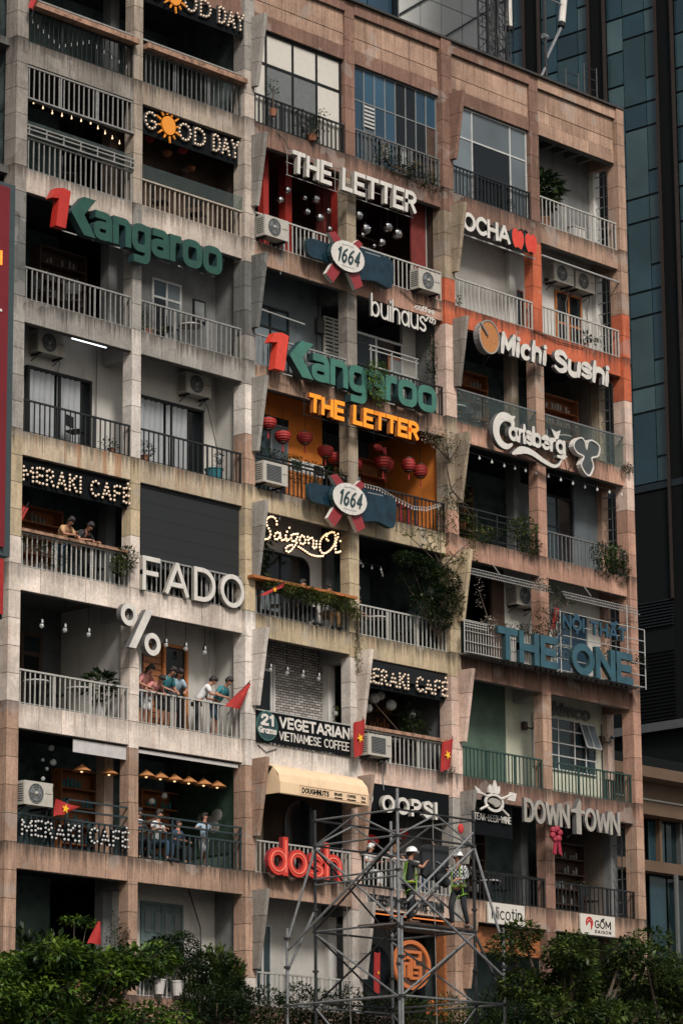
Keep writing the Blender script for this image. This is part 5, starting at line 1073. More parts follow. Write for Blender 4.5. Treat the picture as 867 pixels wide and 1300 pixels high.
# ------------------------------------------------------------------ lamps, balls, lanterns
def pendant():
    t = thing('pendant_lamp', '', 'pendant lamp'); MB().bar((0, 0, 0), (0, 0, .62), .008, 5).build('cord', 'frame_black', t)
    MB().lathe((0, 0, -.1), [(.015, .12), (.05, .1), (.06, .02), (.04, .0)], 8).build('cap', 'silver', t); MB().sph((0, 0, -.15), .06, 8, 6).build('bulb', 'lamp_glass', t, smooth=True); return t
pl = pendant()
for x, lab in ((1.12, 'first pendant bulb from the left in the pale left balcony'), (1.87, 'second pendant bulb from the left in the pale left balcony'), (2.65, 'third pendant bulb from the left in the pale left balcony'), (5.27, 'pendant bulb above the timber door, nearest the percent symbol'), (5.96, 'middle pendant bulb over the leaning visitors'), (6.63, 'right pendant bulb over the leaning visitors')):
    place(pl, (x, .5, 17.62+(.1 if x > 4 else 0)), lab, 'pendant bulbs over the pale balcony')
for x, lab in ((9.13, 'first pendant bulb before the pale brick wall'), (9.75, 'second pendant bulb before the pale brick wall'), (10.34, 'third pendant bulb before the pale brick wall'), (10.94, 'fourth pendant bulb before the pale brick wall')):
    place(pl, (x, .6+.1*(x % .3), 17.62), lab, 'pendant bulbs by the brick wall')
def cone():
    t = thing('cone_lamp', '', 'hanging lamp'); MB().bar((0, 0, .1), (0, 0, .75), .007, 5).build('cord', 'frame_black', t)
    MB().lathe((0, 0, 0), [(.23, 0), (.235, .012), (.02, .17), (.012, .18)], 14).build('shade', 'cone_straw', t); MB().sph((0, 0, -.0), .035, 6, 4).build('bulb', 'spot_warm', t); return t
cl = cone()
for i, (x, z, y) in enumerate(((2.47, 14.1, .5), (3.37, 14.12, .5), (4.62, 14.2, .5), (5.1, 14.2, .5), (5.59, 14.2, .5), (6.08, 14.2, .5), (6.6, 14.2, .5), (7.08, 14.2, .5))):
    place(cl, (x, y, z), ['conical straw lamp beside the white air conditioner', 'conical straw lamp next to the tan pillar'][i] if i < 2 else ['first', 'second', 'third', 'fourth', 'fifth', 'sixth'][i-2]+' conical straw lamp from the left in the row over the teal railing', 'conical straw lamps')
def ball(m='silver'):
    t = thing('hanging_ball', '', 'mirror ball'); MB().sph((0, 0, 0), .15, 12, 9).build('ball', m, t, smooth=False); MB().bar((0, 0, .14), (0, 0, .9), .005, 4).build('cord', 'frame_black', t); MB().lathe((0, 0, .13), [(.03, .0), (.03, .03)], 6).build('cap', 'steel_dark', t); return t
bl = ball(); bl2 = ball('lamp_glass'); i = 0
BL = ['medium silver ball beside the leftmost red post of the red cafe', 'tiny silver ball at the top middle, left half of the red cafe', 'larger silver ball high against the second red post', 'small silver ball nearest the slim column, left side', 'larger silver ball low in front of the second red post', 'medium silver ball low between the two red posts', 'silver ball lowest at the left by the cafe door',
      'large silver ball just right of the slim column', 'largest silver ball low right of the slim column', 'large silver ball highest in the right half of the red cafe', 'large silver ball nearest the red side wall', 'medium silver ball hanging lowest in the right half', 'small silver ball just above the left railing by the slim column', 'tiny silver ball low beside the slim column, right side', 'tiny silver ball just above the right railing of the red cafe']
for x, z, s_ in ((9.61, 30.5, .7), (10.41, 30.5, .5), (10.97, 30.62, .95), (11.21, 30.3, .65), (10.99, 30.08, .95), (10.62, 30.19, .7), (9.34, 30.16, .7), (12.55, 30.52, .95), (12.95, 30.25, 1.15), (13.6, 30.4, 1.05), (14.12, 30.35, 1.15), (13.6, 30.02, .9), (11.25, 29.8, .6), (12.7, 30.0, .5), (13.3, 29.85, .45)):
    place(bl, (x, .4+(i % 3)*.12, z), BL[i], 'silver balls left of the middle column' if x < 11.6 else 'silver balls right of the middle column', sc=s_*.92); i += 1
for x, z, s_ in ((1.75, 14.62, .5), (1.82, 14.28, .55), (1.49, 14.3, .3), (1.5, 13.85, .35), (1.62, 14.1, .3)):
    place(bl2, (x, .8, z), ['highest pale glass ball above the white air conditioner', 'second highest pale glass ball above the white air conditioner', 'tiny pale glass ball nearest the column above the air conditioner', 'lowest pale glass ball just above the air conditioner', 'tiny pale glass ball in the middle of the cluster above the air conditioner'][[1.75, 1.82, 1.49, 1.5, 1.62].index(x)], 'small pale hanging balls', sc=s_)
for x, z, s_ in ((13.2, 17.25, 1.0), (13.86, 17.15, 1.0), (12.95, 16.95, .8), (14.72, 17.0, .6), (13.45, 17.35, .8)):
    place(bl2, (x, .7, z), ['pale globe highest left of centre in the plant filled cafe', 'pale globe in the centre of the plant filled cafe', 'pale globe nearest the white fin in the plant filled cafe', 'small pale globe before the leaves of the plant filled cafe', 'pale globe touching the bulb lettering of the plant filled cafe'][[13.2, 13.86, 12.95, 14.72, 13.45].index(x)], 'pale globes in the plant filled cafe', sc=s_)
for x, z in ((5.3, 13.72), (5.73, 13.9)): place(bl2, (x, 1.0, z), ['lower white globe behind the guests at the dark railing', 'upper white globe behind the guests at the dark railing'][x > 5.5], 'white globes behind the teal railing', sc=.55)
def lantern(tall=False):
    t = thing('paper_lantern', '', 'lantern'); h = .17 if not tall else .2; m = MB(); prof = []; bowl = .16 if not tall else 0
    for j in range(11):
        a = R(-70+140*j/10); prof.append(((.12+.12*math.cos(a))*(1 if not tall else .9)*(1+bowl*math.sin(a))+(.012 if j % 2 else 0), h*math.sin(a)*.95))
    m.lathe((0, 0, 0), prof, 14); m.build('paper_body', 'lantern_red', t, smooth=False)
    m = MB(); m.lathe((0, 0, h*.97), [(.13, 0), (.13, .03)], 10); m.lathe((0, 0, -h-.02), [(.13, 0), (.13, .03)], 10); m.build('rim', 'wood_dark', t)
    m = MB().bar((0, 0, h), (0, 0, .8), .006, 4); m.build('cord', 'frame_black', t); MB().bar((0, 0, -h-.02), (0, 0, -h-.28), .018, 5, .03).build('tassel', 'lantern_red', t); return t
ln = lantern(); lt2 = lantern(True)
labs = ['red paper lantern partly behind the fin at the far left of the orange room', 'red paper lantern in front of the pale window', 'red paper lantern centred on the orange wall', 'red paper lantern at the edge of the orange wall and dark doorway', 'red paper lantern just left of the slim column', 'red paper lantern just right of the slim column', 'larger round red lantern under the orange letters, left of a pair', 'larger round red lantern under the orange letters, right of a pair', 'tall red lantern with a long tassel', 'striped red lantern nearest the white flowering plant']
for i, (x, z, y) in enumerate(((8.85, 23.92, .4), (9.5, 23.7, .5), (10.34, 23.82, .5), (11.13, 23.6, .5), (11.75, 23.56, .7), (12.6, 23.55, .8), (13.41, 23.7, .5), (13.72, 23.72, .7), (14.34, 23.8, .4), (14.95, 23.75, .5))):
    place(ln if i < 8 else lt2, (x, y, z), labs[i], 'red paper lanterns', sc=.88 if i not in (6, 7) else 1.0)
fish = thing('paper_lantern', 'small twisted red paper fish ornament high between the lanterns', 'ornament', (13.0, .3, 24.1)); MB().sph((13.0, .3, 24.02), .16, 8, 5, 1.1, .5, .6).build('body', 'lantern_red', fish); MB().prism([(13.1, 24.0), (13.32, 23.85), (13.3, 24.08)], .28, .32).build('tail', 'lantern_red', fish); MB().bar((12.85, .3, 24.05), (12.8, .3, 24.6), .006, 4).build('cord', 'frame_black', fish)
# ornaments of the lantern room at the top left
def deco(x, y, z, r, m, lab, g): t = thing('hanging_lantern', lab, 'lantern', (x, y, z), group=g); MB().lathe((x, y, z), [(.02, r*.7), (r, .1*r), (r*.8, -.5*r), (.02, -r*.8)], 6).build('shade', m, t); MB().bar((x, y, z+r*.6), (x, y, z+.8), .005, 4).build('cord', 'frame_black', t); MB().sph((x, y, z-.2*r), .03, 6, 4).build('bulb', 'lamp_red', t)
random.seed(11)
for (x, z), lab in zip(((.3, 30.6), (.9, 30.3), (1.7, 30.2), (2.4, 30.15), (2.8, 30.0)), ('leftmost', 'second', 'middle', 'fourth', 'rightmost')): deco(x, .8+random.random()*.6, z, .14, random.choice(['lantern_red', 'wood', 'wood_dark']), lab+' dim reddish shade hanging behind the little lights at the top left', 'dim shades of the left lantern room')
for (x, z), lab in zip(((5.0, 30.9), (5.5, 30.6), (5.93, 30.75), (6.2, 30.3), (6.56, 30.5)), ('leftmost', 'second', 'highest middle', 'lowest', 'rightmost')): deco(x, .6+random.random()*.4, z, .15, random.choice(['lantern_red', 'wood', 'wood_dark', 'brown_wall']), lab+' dim hanging shade behind the second sun lettering', 'dim shades behind the sun lettering')
def string_light(name, label, pts, n, r, m, cord='frame_black', sag=0):
    t = thing(name, label, 'string lights', pts[0]); MB().tube(pts, .008, 4).build('wire', cord, t); mb = MB(); k = 0
    for i in range(n):
        q = i/(n-1)*(len(pts)-1); a = min(int(q), len(pts)-2); p = Vector(pts[a]).lerp(Vector(pts[a+1]), q-a); mb.bar(tuple(p), (p.x, p.y, p.z-.06), .006, 4); mb.sph((p.x, p.y, p.z-.08-r*.3), r, 6, 5, 1, 1, 1.3)
    tag(mb.build('bulbs', m, t), kind='stuff'); return t
string_light('string_lights', 'row of small lights slanting across the lantern room in the top left', [(-.05, .45, 30.75), (1.2, .45, 30.55), (2.5, .45, 30.62), (3.5, .45, 30.35)], 13, .022, 'bulb_warm')
string_light('string_lights', 'row of little bulbs hanging beneath the glass railing with the white script', [(16.3, -.02, 24.46), (17.9, -.02, 24.42), (19.3, -.02, 24.46)], 7, .035, 'bulb_cool'); string_light('string_lights', 'row of little bulbs under the balcony edge right of the white script', [(19.85, -.02, 24.46), (21.5, -.02, 24.44), (23.2, -.02, 24.5)], 7, .035, 'bulb_cool')
string_light('string_lights', 'drooping pale rope light over the railing with the red stools', [(12.0, -.02, 22.8), (12.6, -.08, 22.78), (13.2, -.1, 22.62), (13.9, -.12, 22.48), (14.5, -.1, 22.55), (15.1, -.05, 22.78)], 30, .02, 'bulb_cool', 'pipe_white')
string_light('string_lights', 'scattered drop lights inside the dark cafe left of the climbing bush', [(12.4, .5, 20.95), (12.9, .8, 20.9), (13.4, .6, 20.85), (13.8, .9, 20.8)], 7, .03, 'bulb_cool')
string_light('string_lights', 'drop lights low inside the dark cafe above the pale railing', [(12.3, .9, 20.45), (13.2, 1.2, 20.4)], 4, .03, 'bulb_cool')
string_light('string_lights', 'tangled faint lights woven through the top left dark railing', [(.1, .0, 32.5), (1.0, -.0, 32.1), (2.0, .0, 32.5), (3.3, .0, 32.2)], 16, .012, 'bulb_cool')
t = thing('ceiling_light', 'white fluorescent tube on the ceiling above the curtained left balcony', 'tube light', (2.1, .6, 24.8)); MB().bar((2.09, .6, 24.86), (3.24, .6, 24.86), .022, 8).build('tube', 'tube_light', t); MB().box(2.0, 3.33, .57, .63, 24.88, 24.96).build('fitting', 'pipe_white', t)
t = thing('ceiling_light', 'white fluorescent tube above the bulb lettering beside the square air conditioner', 'tube light', (12.0, .2, 17.9)); MB().bar((12.0, .1, 18.02), (13.1, .1, 18.0), .022, 8).build('tube', 'pipe_white', t); MB().box(12.0, 13.1, .13, .16, 18.0, 18.06).build('fitting', 'frame_grey', t)
for x, lab in ((19.83, 'wall lamp on the cream wall left of the slim column'), (23.3, 'round wall lamp right of the gridded window')):
    t = thing('wall_lamp', lab, 'wall lamp', (x, 1.0, 17.3)); MB().box(x-.08, x+.05, .95, 1.08, 17.22, 17.45).build('backplate', 'wood_dark', t); m = MB().tube([(x, 1.0, 17.3), (x+.12, .85, 17.25), (x+.2, .8, 17.35)], .02, 5); m.build('arm', 'frame_black', t); MB().sph((x+.2, .8, 17.38), .08, 8, 6).build('globe', 'silver', t)
t = thing('security_camera', 'small black security camera on the wall left of twin air conditioners', 'camera', (21.3, 1.05, 30.7)); MB().box(21.12, 21.36, .9, 1.0, 30.66, 30.74).build('body', 'frame_black', t); MB().bar((21.3, 1.0, 30.7), (21.3, 1.09, 30.78), .02).build('bracket', 'frame_black', t); MB().sph((21.12, .95, 30.7), .05, 6, 5).build('lens', 'frame_black', t)

# ------------------------------------------------------------------ flags
def flag(x, y, z, label, P, pole, star=True):
    t = thing('flag', label, 'flag', (x, y, z)); MB().bar(pole[0], pole[1], .012, 5).build('pole', 'steel_dark', t); m = MB(); nx, nz = 6, 5; b = 0
    A, B_, C, D_ = [Vector(p) for p in P]
    for i in range(nx+1):
        for j in range(nz+1):
            u, v = i/nx, j/nz; p = A.lerp(B_, u).lerp(D_.lerp(C, u), v); m.v.append((p.x, p.y+.035*math.sin(u*5+v*2), p.z+.015*math.sin(u*7)))
    for i in range(nx):
        for j in range(nz): a = i*(nz+1)+j; m.f.append((a, a+nz+1, a+nz+2, a+1)); m.m.append(0)
    m.build('cloth', 'cloth_red', t, smooth=True)
    if star:
        c = (A+B_+C+D_)/4; e1 = (B_-A).normalized(); e2 = (D_-A).normalized(); e2 = (e2-e1*e2.dot(e1)).normalized(); m = MB(); r = min((B_-A).length, (D_-A).length)*.28
        for k in range(10): q = R(90+k*36); rr = r if k % 2 == 0 else r*.42; p = c+e1*(rr*math.cos(q))-e2*(rr*math.sin(q)); m.v.append((p.x, p.y-.05, p.z))
        m.f.append(tuple(range(10))); m.m.append(0); m.build('star', 'star_yellow', t)
flag(11.2, -.35, 15.4, 'red flag with a yellow star hanging right of the vegetarian banner', [(11.2, -.35, 16.2), (11.62, -.35, 16.38), (11.6, -.35, 15.5), (11.28, -.35, 15.3)], ((11.64, -.3, 16.45), (11.6, -.1, 15.4)))
flag(14.75, -.3, 15.4, 'red flag hanging at the right end of the square air conditioner balcony', [(14.75, -.3, 16.1), (15.17, -.3, 16.3), (15.1, -.3, 15.5), (14.72, -.3, 15.32)], ((15.2, -.3, 16.35), (15.12, -.05, 15.4)))
flag(6.7, -.3, 16.1, 'red pennant shaped flag at the end of the visitors railing', [(7.42, -.3, 16.82), (7.45, -.3, 16.78), (7.1, -.3, 16.08), (6.6, -.25, 16.1)], ((7.46, -.3, 16.86), (6.9, -.05, 15.95)))
flag(7.6, -.45, 19.0, 'red flag slanting across the timber counter under the handwritten bulbs', [(8.62, -.45, 19.58), (8.45, -.45, 19.36), (7.9, -.45, 19.1), (7.6, -.45, 19.02)], ((8.65, -.42, 19.6), (7.6, -.42, 19.0)))
flag(.9, -.25, 13.1, 'red flag drooping from the dark railing above dim bulb lettering', [(.95, -.25, 13.2), (1.7, -.25, 13.08), (1.35, -.25, 12.9), (.92, -.25, 12.78)], ((.92, -.2, 13.5), (.98, -.1, 12.7)))
flag(.1, .1, 19.9, 'dark red cloth behind the railing at the left of the bulb lettered cafe', [(.25, .25, 20.25), (.4, .25, 20.2), (.15, .25, 19.7), (0, .25, 19.7)], ((.42, .25, 20.35), (0, .25, 19.6)), False)
flag(19.4, -.4, 19.8, 'small red flag among vines left of the navy lettering', [(19.5, -.45, 20.5), (19.62, -.45, 20.45), (19.55, -.45, 19.9), (19.3, -.45, 19.8)], ((19.6, -.42, 20.6), (19.35, -.3, 19.7)), False)
flag(2.6, .2, 10.0, 'red pennant standing behind the tree at the lowest left balcony', [(2.72, .15, 10.5), (2.76, .15, 10.5), (2.85, .15, 9.95), (2.4, .15, 9.95)], ((2.76, .16, 10.55), (2.86, .16, 9.0)), False)
flag(12.2, -.1, 9.4, 'narrow red flag beside the white fin low behind the scaffold', [(12.2, -.1, 10.4), (12.4, -.1, 10.4), (12.42, -.1, 9.35), (12.22, -.1, 9.35)], ((12.42, -.08, 10.5), (12.44, -.08, 8.9)))
flag(.05, -.3, 32.9, 'red cloth flag knotted to the column at the top left corner', [(.0, -.35, 33.5), (.15, -.35, 33.4), (-.2, -.35, 32.55), (-.35, -.35, 32.6)], ((.12, -.3, 33.6), (-.2, -.3, 32.4)))
t = thing('bow', 'crumpled pink ribbon bow hanging below the tall bronze capitals', 'bow', (19.24, -.5, 14.0)); random.seed(5)
for a in (20, 75, 140, 200, 250, 310): MB().sph((19.24+.16*math.cos(R(a)), -.5, 14.08+.15*math.sin(R(a))), .13, 7, 5, .9, .6, .75).build('loop', 'bow_pink', t)
for a, b_ in ((19.18, 19.08), (19.28, 19.34)): MB().prism([(a, 13.98), (a+.1, 13.98), (b_+.12, 13.5), (b_, 13.55)], -.52, -.48).build('tail', 'bow_pink', t)

# ------------------------------------------------------------------ furniture
def stool(m, h=.7):
    t = thing('stool', '', 'stool'); MB().box(-.17, .17, -.17, .17, h-.04, h).build('seat', m, t)
    for a in (-1, 1):
        for b in (-1, 1): MB().bar((a*.13, b*.13, h-.04), (a*.18, b*.18, 0), .018, 5).build('leg', m, t)
    m2 = MB()
    for a in (-1, 1): m2.bar((a*.16, -.16, .22), (a*.16, .16, .22), .012, 4); m2.bar((-.16, a*.16, .22), (.16, a*.16, .22), .012, 4)
    m2.build('stretcher', m, t); return t
rs = stool('bow_pink', .62); bs = stool('frame_black', .45)
for x, lab in ((13.2, 'first of three red stools behind the railing under the tall lantern'), (13.75, 'second of three red stools behind the railing under the tall lantern'), (14.35, 'third of three red stools behind the railing under the tall lantern')): place(rs, (x, .45, zL(3)), lab, 'red bar stools')
def table(m, tm, h=.72, r=.32):
    t = thing('cafe_table', '', 'table'); MB().lathe((0, 0, h-.03), [(r, 0), (r, .03)], 16).build('tabletop', tm, t); MB().bar((0, 0, 0), (0, 0, h-.03), .025, 6).build('leg', m, t); MB().lathe((0, 0, 0), [(.2, 0), (.18, .03)], 12).build('foot', m, t); return t
ct = table('frame_black', 'pot_white'); 
for x, y, k, lab in ((1.0, .55, 5, 'white topped cafe table left of its twin on the pale left balcony'), (2.4, .55, 5, 'white topped cafe table nearest the tall potted plant'), (13.2, .6, 4, 'pale round table behind the railing under the climbing bush'), (6.1, .5, 2, 'small round table on the grey balcony by the white door'), (13.4, .4, 5, 'round table behind the railing right of the square air conditioner')): place(ct, (x, y, zL(k)), lab, 'round cafe tables')
def chair(m):
    t = thing('cafe_chair', '', 'chair'); MB().box(-.2, .2, -.2, .2, .43, .46).build('seat', m, t); MB().box(-.2, .2, .17, .2, .6, .88).build('backrest', m, t)
    for a in (-1, 1):
        for b in (-1, 1): MB().bar((a*.18, b*.18, .43 if b < 0 else .88), (a*.19, b*.2, 0), .013, 5).build('leg', m, t)
    return t
ch = chair('frame_black'); cw = chair('pipe_white')
for x, y, k, rz, lab in ((1.6, .5, 5, 1.3, 'dark chair between the two white topped tables'), (1.0, .45, 2, .4, 'left of two dark chairs on the upper left grey balcony'), (2.0, .5, 2, 2.5, 'right of two dark chairs on the upper left grey balcony'), (2.1, .45, 3, .3, 'black chair on the curtained left balcony'), (5.3, .5, 2, .2, 'black chair beside the white door of the grey balcony'), (5.0, .5, 1, .6, 'black chair behind the cream railing on the left'), (6.3, .5, 1, 2.0, 'black chair behind the cream railing on the right'), (1.9, .6, 1, 1.0, 'dark chair under the lantern room lights')): place(ch, (x, y, zL(k)), lab, 'dark cafe chairs', rz)
for x, y, k, rz, lab in ((8.35, .35, 7, .4, 'white chair behind the lowest white railing'), (22.6, .4, 1, .6, 'white chair on the balcony of the brown double door')): place(cw, (x, y, zL(k)), lab, 'white chairs', rz)
t = thing('storage_box', 'white box standing behind the topmost right railing', 'box', (21.9, .35, zL(0))); MB().box(21.6, 22.2, .25, .6, zL(0), zL(0)+.4).build('body', 'pot_white', t); MB().box(21.58, 22.22, .23, .62, zL(0)+.4, zL(0)+.44).build('lid', 'pot_white', t)
t = thing('mop', 'mop leaning on the white wall below an air conditioner', 'mop', (7.1, .6, zL(3))); MB().bar((7.0, .8, 24.15), (7.12, .5, zL(3)+.75), .012, 5).build('handle', 'steel_dark', t); MB().sph((7.13, .48, zL(3)+.66), .12, 7, 5, .9, .6, 1.2).build('head', 'frame_grey', t)
t = thing('bucket', 'teal tub on the curtained balcony beside the mop', 'tub', (6.9, .35, zL(3))); MB().lathe((6.8, .35, zL(3)), [(.17, 0), (.23, .28), (.25, .3)], 14).build('tub', 'cl_teal', t); MB().lathe((6.8, .35, zL(3)+.3), [(.25, 0), (.25, .02)], 14).build('rim', 'cl_teal', t)
for i, (x, m) in enumerate(((13.0, 'cl_tan'), (13.25, 'rail_grey'), (13.9, 'frame_white'), (12.75, 'cl_navy'))):
    t = thing('hanging_laundry', ['yellow cloth', 'pale blue cloth', 'white cloth', 'green cloth'][i]+' drying on the railing below the blue panes', 'laundry', (x, .0, zL(0)+.8)); o = curtain(x, x+.12, .1, zL(0)+.35, zL(0)+.84, None, 'cl_lblue'); o.data = o.data.copy(); o.data.materials[0] = MATS[m]; o.name = 'cloth'; o.parent = t; o.location = -t.location
t = thing('menu_board', 'framed menu board leaning behind the railing of the orange room', 'menu board', (10.2, .3, 22.8)); MB().box(9.55, 10.85, .28, .31, 22.78, 23.1).build('frame', 'frame_white', t)
for i, m in enumerate(('green_mural', 'pot_white', 'frame_black')): MB().box(9.6+i*.42, 9.98+i*.42, .27, .279, 22.82, 23.06).build('picture', m, t)
t = thing('wall_mural', 'green and white flower mural on the inner wall beside the conical lamps', 'mural', (7.5, 1.2, 13.2)); m = MB().box(7.57, 7.598, .5, 3.0, 12.6, 14.7); m.build('wall_panel', 'green_mural', t)
for yy, zz in ((1.0, 13.6), (1.25, 13.45), (1.1, 13.3), (1.5, 13.55)): MB().sph((7.57, yy, zz), .2, 8, 5, .08, 1, .8).build('petal', 'mural_white', t)
t = thing('red_cushion', 'red rounded seat back inside the black board cafe', 'seat', (13.2, .6, 13.4)); MB().sph((13.1, .8, 13.45), .3, 10, 6, 1, .5, .6).build('back', 'sign_red', t); MB().sph((14.3, .8, 13.75), .28, 10, 6, 1, .5, .6).build('cushion', 'sign_red', t)
for x, z, lab in ((12.0, 13.8, ''),): pass

# ------------------------------------------------------------------ trellis balcony frame (right)
TR = thing('trellis_frame', 'white metal trellis frame carrying the teal and navy lettering', 'trellis'); m = MB()
for z0, y in ((21.08, -.3), (20.98, -.36), (20.88, -.42)): m.bar((15.85, y, z0), (19.45, y, z0), .016, 5); m.bar((20.0, y, z0-.06), (23.38, y, z0-.06), .016, 5)
for i in range(32): x = 15.9+i*.11; m.bar((x, -.3, 21.06), (x, -.43, 20.86), .007, 4)
for i in range(30): x = 20.05+i*.11; m.bar((x, -.3, 21.0), (x, -.43, 20.8), .007, 4)
for x in (17.3, 21.3): m.bar((x, -.3, 21.08), (x, -.05, 21.4), .015, 4)
m.build('canopy_rack', 'rail_grey', TR); m = MB()
for j in range(4): zz = 18.66+j*.29; m.bar((15.45, -.55, zz), (19.4, -.55, zz), .014, 5)
for j in range(6): zz = 18.68+j*.335; m.bar((19.4, -.55, zz), (23.4, -.55, zz), .015, 5)
for x, z1 in ((15.45, 19.55), (19.4, 20.38), (19.57, 20.38), (22.6, 21.0), (23.4, 20.36)): m.bar((x, -.55, 18.62), (x, -.55, z1), .018, 5)
m.build('frame', 'pipe_white', TR); m = MB()
for i in range(36): x = 15.5+i*.11; m.box(x, x+.018, -.52, -.50, 18.66, 19.52)
for zz in (19.35, 19.42, 19.49): m.bar((15.45, -.58, zz), (16.35, -.58, zz), .014, 4)
tag(m.build('bars', 'rail_white', TR), kind='stuff')
MB().box(15.75, 23.3, -.5, -.02, zL(4)-.04, zL(4)+.0).build('base_shelf', 'rail_dim', TR)

# ------------------------------------------------------------------ plants
def leaves(m, blobs, n, L, up=.2, flat=0.0, dens=None):
    """n leaves spread through ellipsoid lobes [(cx,cy,cz,rx,ry,rz)]"""
    wts = [b[3]*b[4]*b[5]**.5 for b in blobs]; tot = sum(wts)
    for b, wt in zip(blobs, wts):
        for _ in range(int(n*wt/tot)):
            while True:
                p = Vector((random.uniform(-1, 1), random.uniform(-1, 1), random.uniform(-1, 1)))
                if .25 < p.length < 1: break
            if random.random() < .55: p = p.normalized()*random.uniform(.75, 1.03)
            c = (b[0]+p.x*b[3], b[1]+p.y*b[4], b[2]+p.z*b[5]); d = Vector((p.x+random.uniform(-.8, .8), p.y+random.uniform(-.8, .8), p.z*.4+up+random.uniform(-.6, .5)))
            l = L*random.uniform(.6, 1.25); m.leaf(c, l, l*random.uniform(.35, .5), d, (random.uniform(-.5, .5), random.uniform(-.5, .5), 1))
    return m
def plant(name, label, cat, base, blobs, n, L, mat, pot=None, stems=True, group=None, up=.2, stem_m='bark'):
    t = thing(name, label, cat, base, group=group)
    leaves(MB(), blobs, n, L, up).build('foliage', mat, t)
    if stems:
        m = MB()
        for b in blobs: mid = ((base[0]+b[0])/2+random.uniform(-.05, .05), (base[1]+b[1])/2, (base[2]+b[2])/2); m.tube([base, mid, (b[0], b[1], b[2])], [.022, .016, .008], 5)
        m.build('stem', stem_m, t)
    if pot:
        r, h, pm = pot; MB().lathe((base[0], base[1], base[2]-h), [(r*.7, 0), (r, h*.9), (r*1.08, h*.9), (r*1.08, h)], 12).build('pot', pm, t)
    return t
random.seed(21)
Z = zL
plant('potted_plant', 'spiky palm like plant in the shade of the topmost right balcony', 'potted plant', (20.7, .6, Z(0)+.5), [(20.7, .6, Z(0)+1.45, .55, .4, .42), (20.6, .6, Z(0)+.95, .3, .3, .2)], 420, .36, 'leaf_dark', (.18, .5, 'pot_clay'))
plant('potted_plant', 'thin straggling plant on the railing before the white upper panes', 'potted plant', (10.1, -.05, Z(0)+.15), [(10.1, -.08, Z(0)+.35, .35, .12, .3), (10.5, -.08, Z(0)+.7, .25, .1, .35), (9.7, -.05, Z(0)+.5, .3, .1, .3)], 260, .09, 'leaf_dark', (.14, .15, 'pot_clay'))
plant('potted_plant', 'slender sprig growing at the left of the white upper panes', 'potted plant', (8.6, -.05, Z(0)+.5), [(8.6, -.06, Z(0)+1.15, .2, .1, .28)], 60, .09, 'leaf_dark', (.1, .2, 'pot_clay'))
plant('balcony_shrub', 'dark trailing plants hiding the railing below the blue panes', 'balcony plants', (13.2, -.12, Z(0)+.05), [(12.9, -.1, Z(0)+.3, .4, .15, .3), (13.6, -.12, Z(0)+.15, .55, .2, .28), (14.4, -.12, Z(0)+.1, .5, .2, .3), (15.0, -.1, Z(0)-.05, .3, .15, .22)], 900, .09, 'leaf_dark')
plant('flowering_plant', 'yellow flowered plant in the railing below the blue panes', 'potted plant', (14.1, -.2, Z(0)+.3), [(14.1, -.22, Z(0)+.28, .4, .08, .14)], 40, .05, 'petal_yellow')
plant('balcony_shrub', 'low dark leaves growing at the bottom of the tall dark railing right of the fin', 'balcony plants', (18.0, .2, Z(0)+.1), [(17.0, .2, Z(0)+.3, .4, .1, .25), (18.3, .2, Z(0)+.35, .5, .1, .3)], 260, .09, 'leaf_dark')
plant('hanging_plant', 'bright green bush bursting out over the lower green word sign', 'plant', (11.93, -.5, 25.2), [(11.93, -.62, 25.75, .36, .22, .34), (11.95, -.62, 25.3, .26, .18, .3), (12.1, -.6, 25.05, .2, .15, .22)], 750, .085, 'leaf_bright', up=0)
plant('vine', 'dark vine hanging down beside the slim lowercase word', 'vine', (15.1, .15, 27.6), [(15.1, .15, 27.3, .18, .12, .3), (15.05, .15, 26.8, .2, .12, .35), (15.02, .15, 26.35, .16, .12, .28)], 420, .08, 'leaf_dark', up=-.3)
plant('flowering_plant', 'white flowering shrub spilling over the column at the end of the orange letters', 'flowering shrub', (15.4, -.15, 24.0), [(14.3, -.35, 24.5, .35, .2, .22), (14.9, -.4, 24.6, .45, .25, .26), (15.6, -.4, 24.55, .4, .25, .25), (15.0, -.3, 24.25, .5, .2, .18)], 420, .07, 'petal_white')
plant('vine', 'leafy green stems of the white flowering shrub above the fin', 'vine', (15.4, -.2, 23.2), [(14.9, -.35, 24.5, .8, .2, .28), (15.7, -.35, 23.6, .18, .12, .5), (15.9, -.35, 22.8, .2, .12, .5), (16.2, -.3, 22.5, .25, .12, .25)], 520, .075, 'leaf_olive', up=0)
plant('climbing_bush', 'large dark climbing bush filling the balcony below the second numbered plate', 'climbing bush', (14.9, -.1, Z(4)+.3), [(13.6, -.25, 20.95, .6, .3, .2), (14.3, -.25, 20.8, .7, .3, .3), (15.0, -.25, 20.6, .6, .3, .35), (14.5, -.2, 20.25, .5, .3, .35), (15.1, -.2, 20.0, .45, .3, .4), (14.2, -.15, 19.8, .4, .25, .3), (14.9, -.2, 19.5, .4, .25, .25), (13.5, -.1, 20.45, .25, .15, .15), (13.9, -.1, 20.1, .25, .15, .2), (15.5, -.3, 20.1, .2, .15, .45)], 9000, .09, 'leaf_dark', up=.1)
plant('climbing_bush', 'long leafy sprays arching over the khaki balcony edge', 'vine', (14.8, -.35, 20.9), [(13.3, -.4, 21.6, .38, .1, .06), (14.0, -.4, 21.7, .45, .1, .07), (14.3, -.4, 21.35, .4, .12, .08), (14.7, -.4, 21.6, .35, .1, .09), (15.2, -.4, 21.2, .5, .14, .12), (15.9, -.4, 21.4, .3, .12, .2), (16.1, -.4, 21.9, .2, .1, .35)], 620, .09, 'leaf_olive', up=.2)
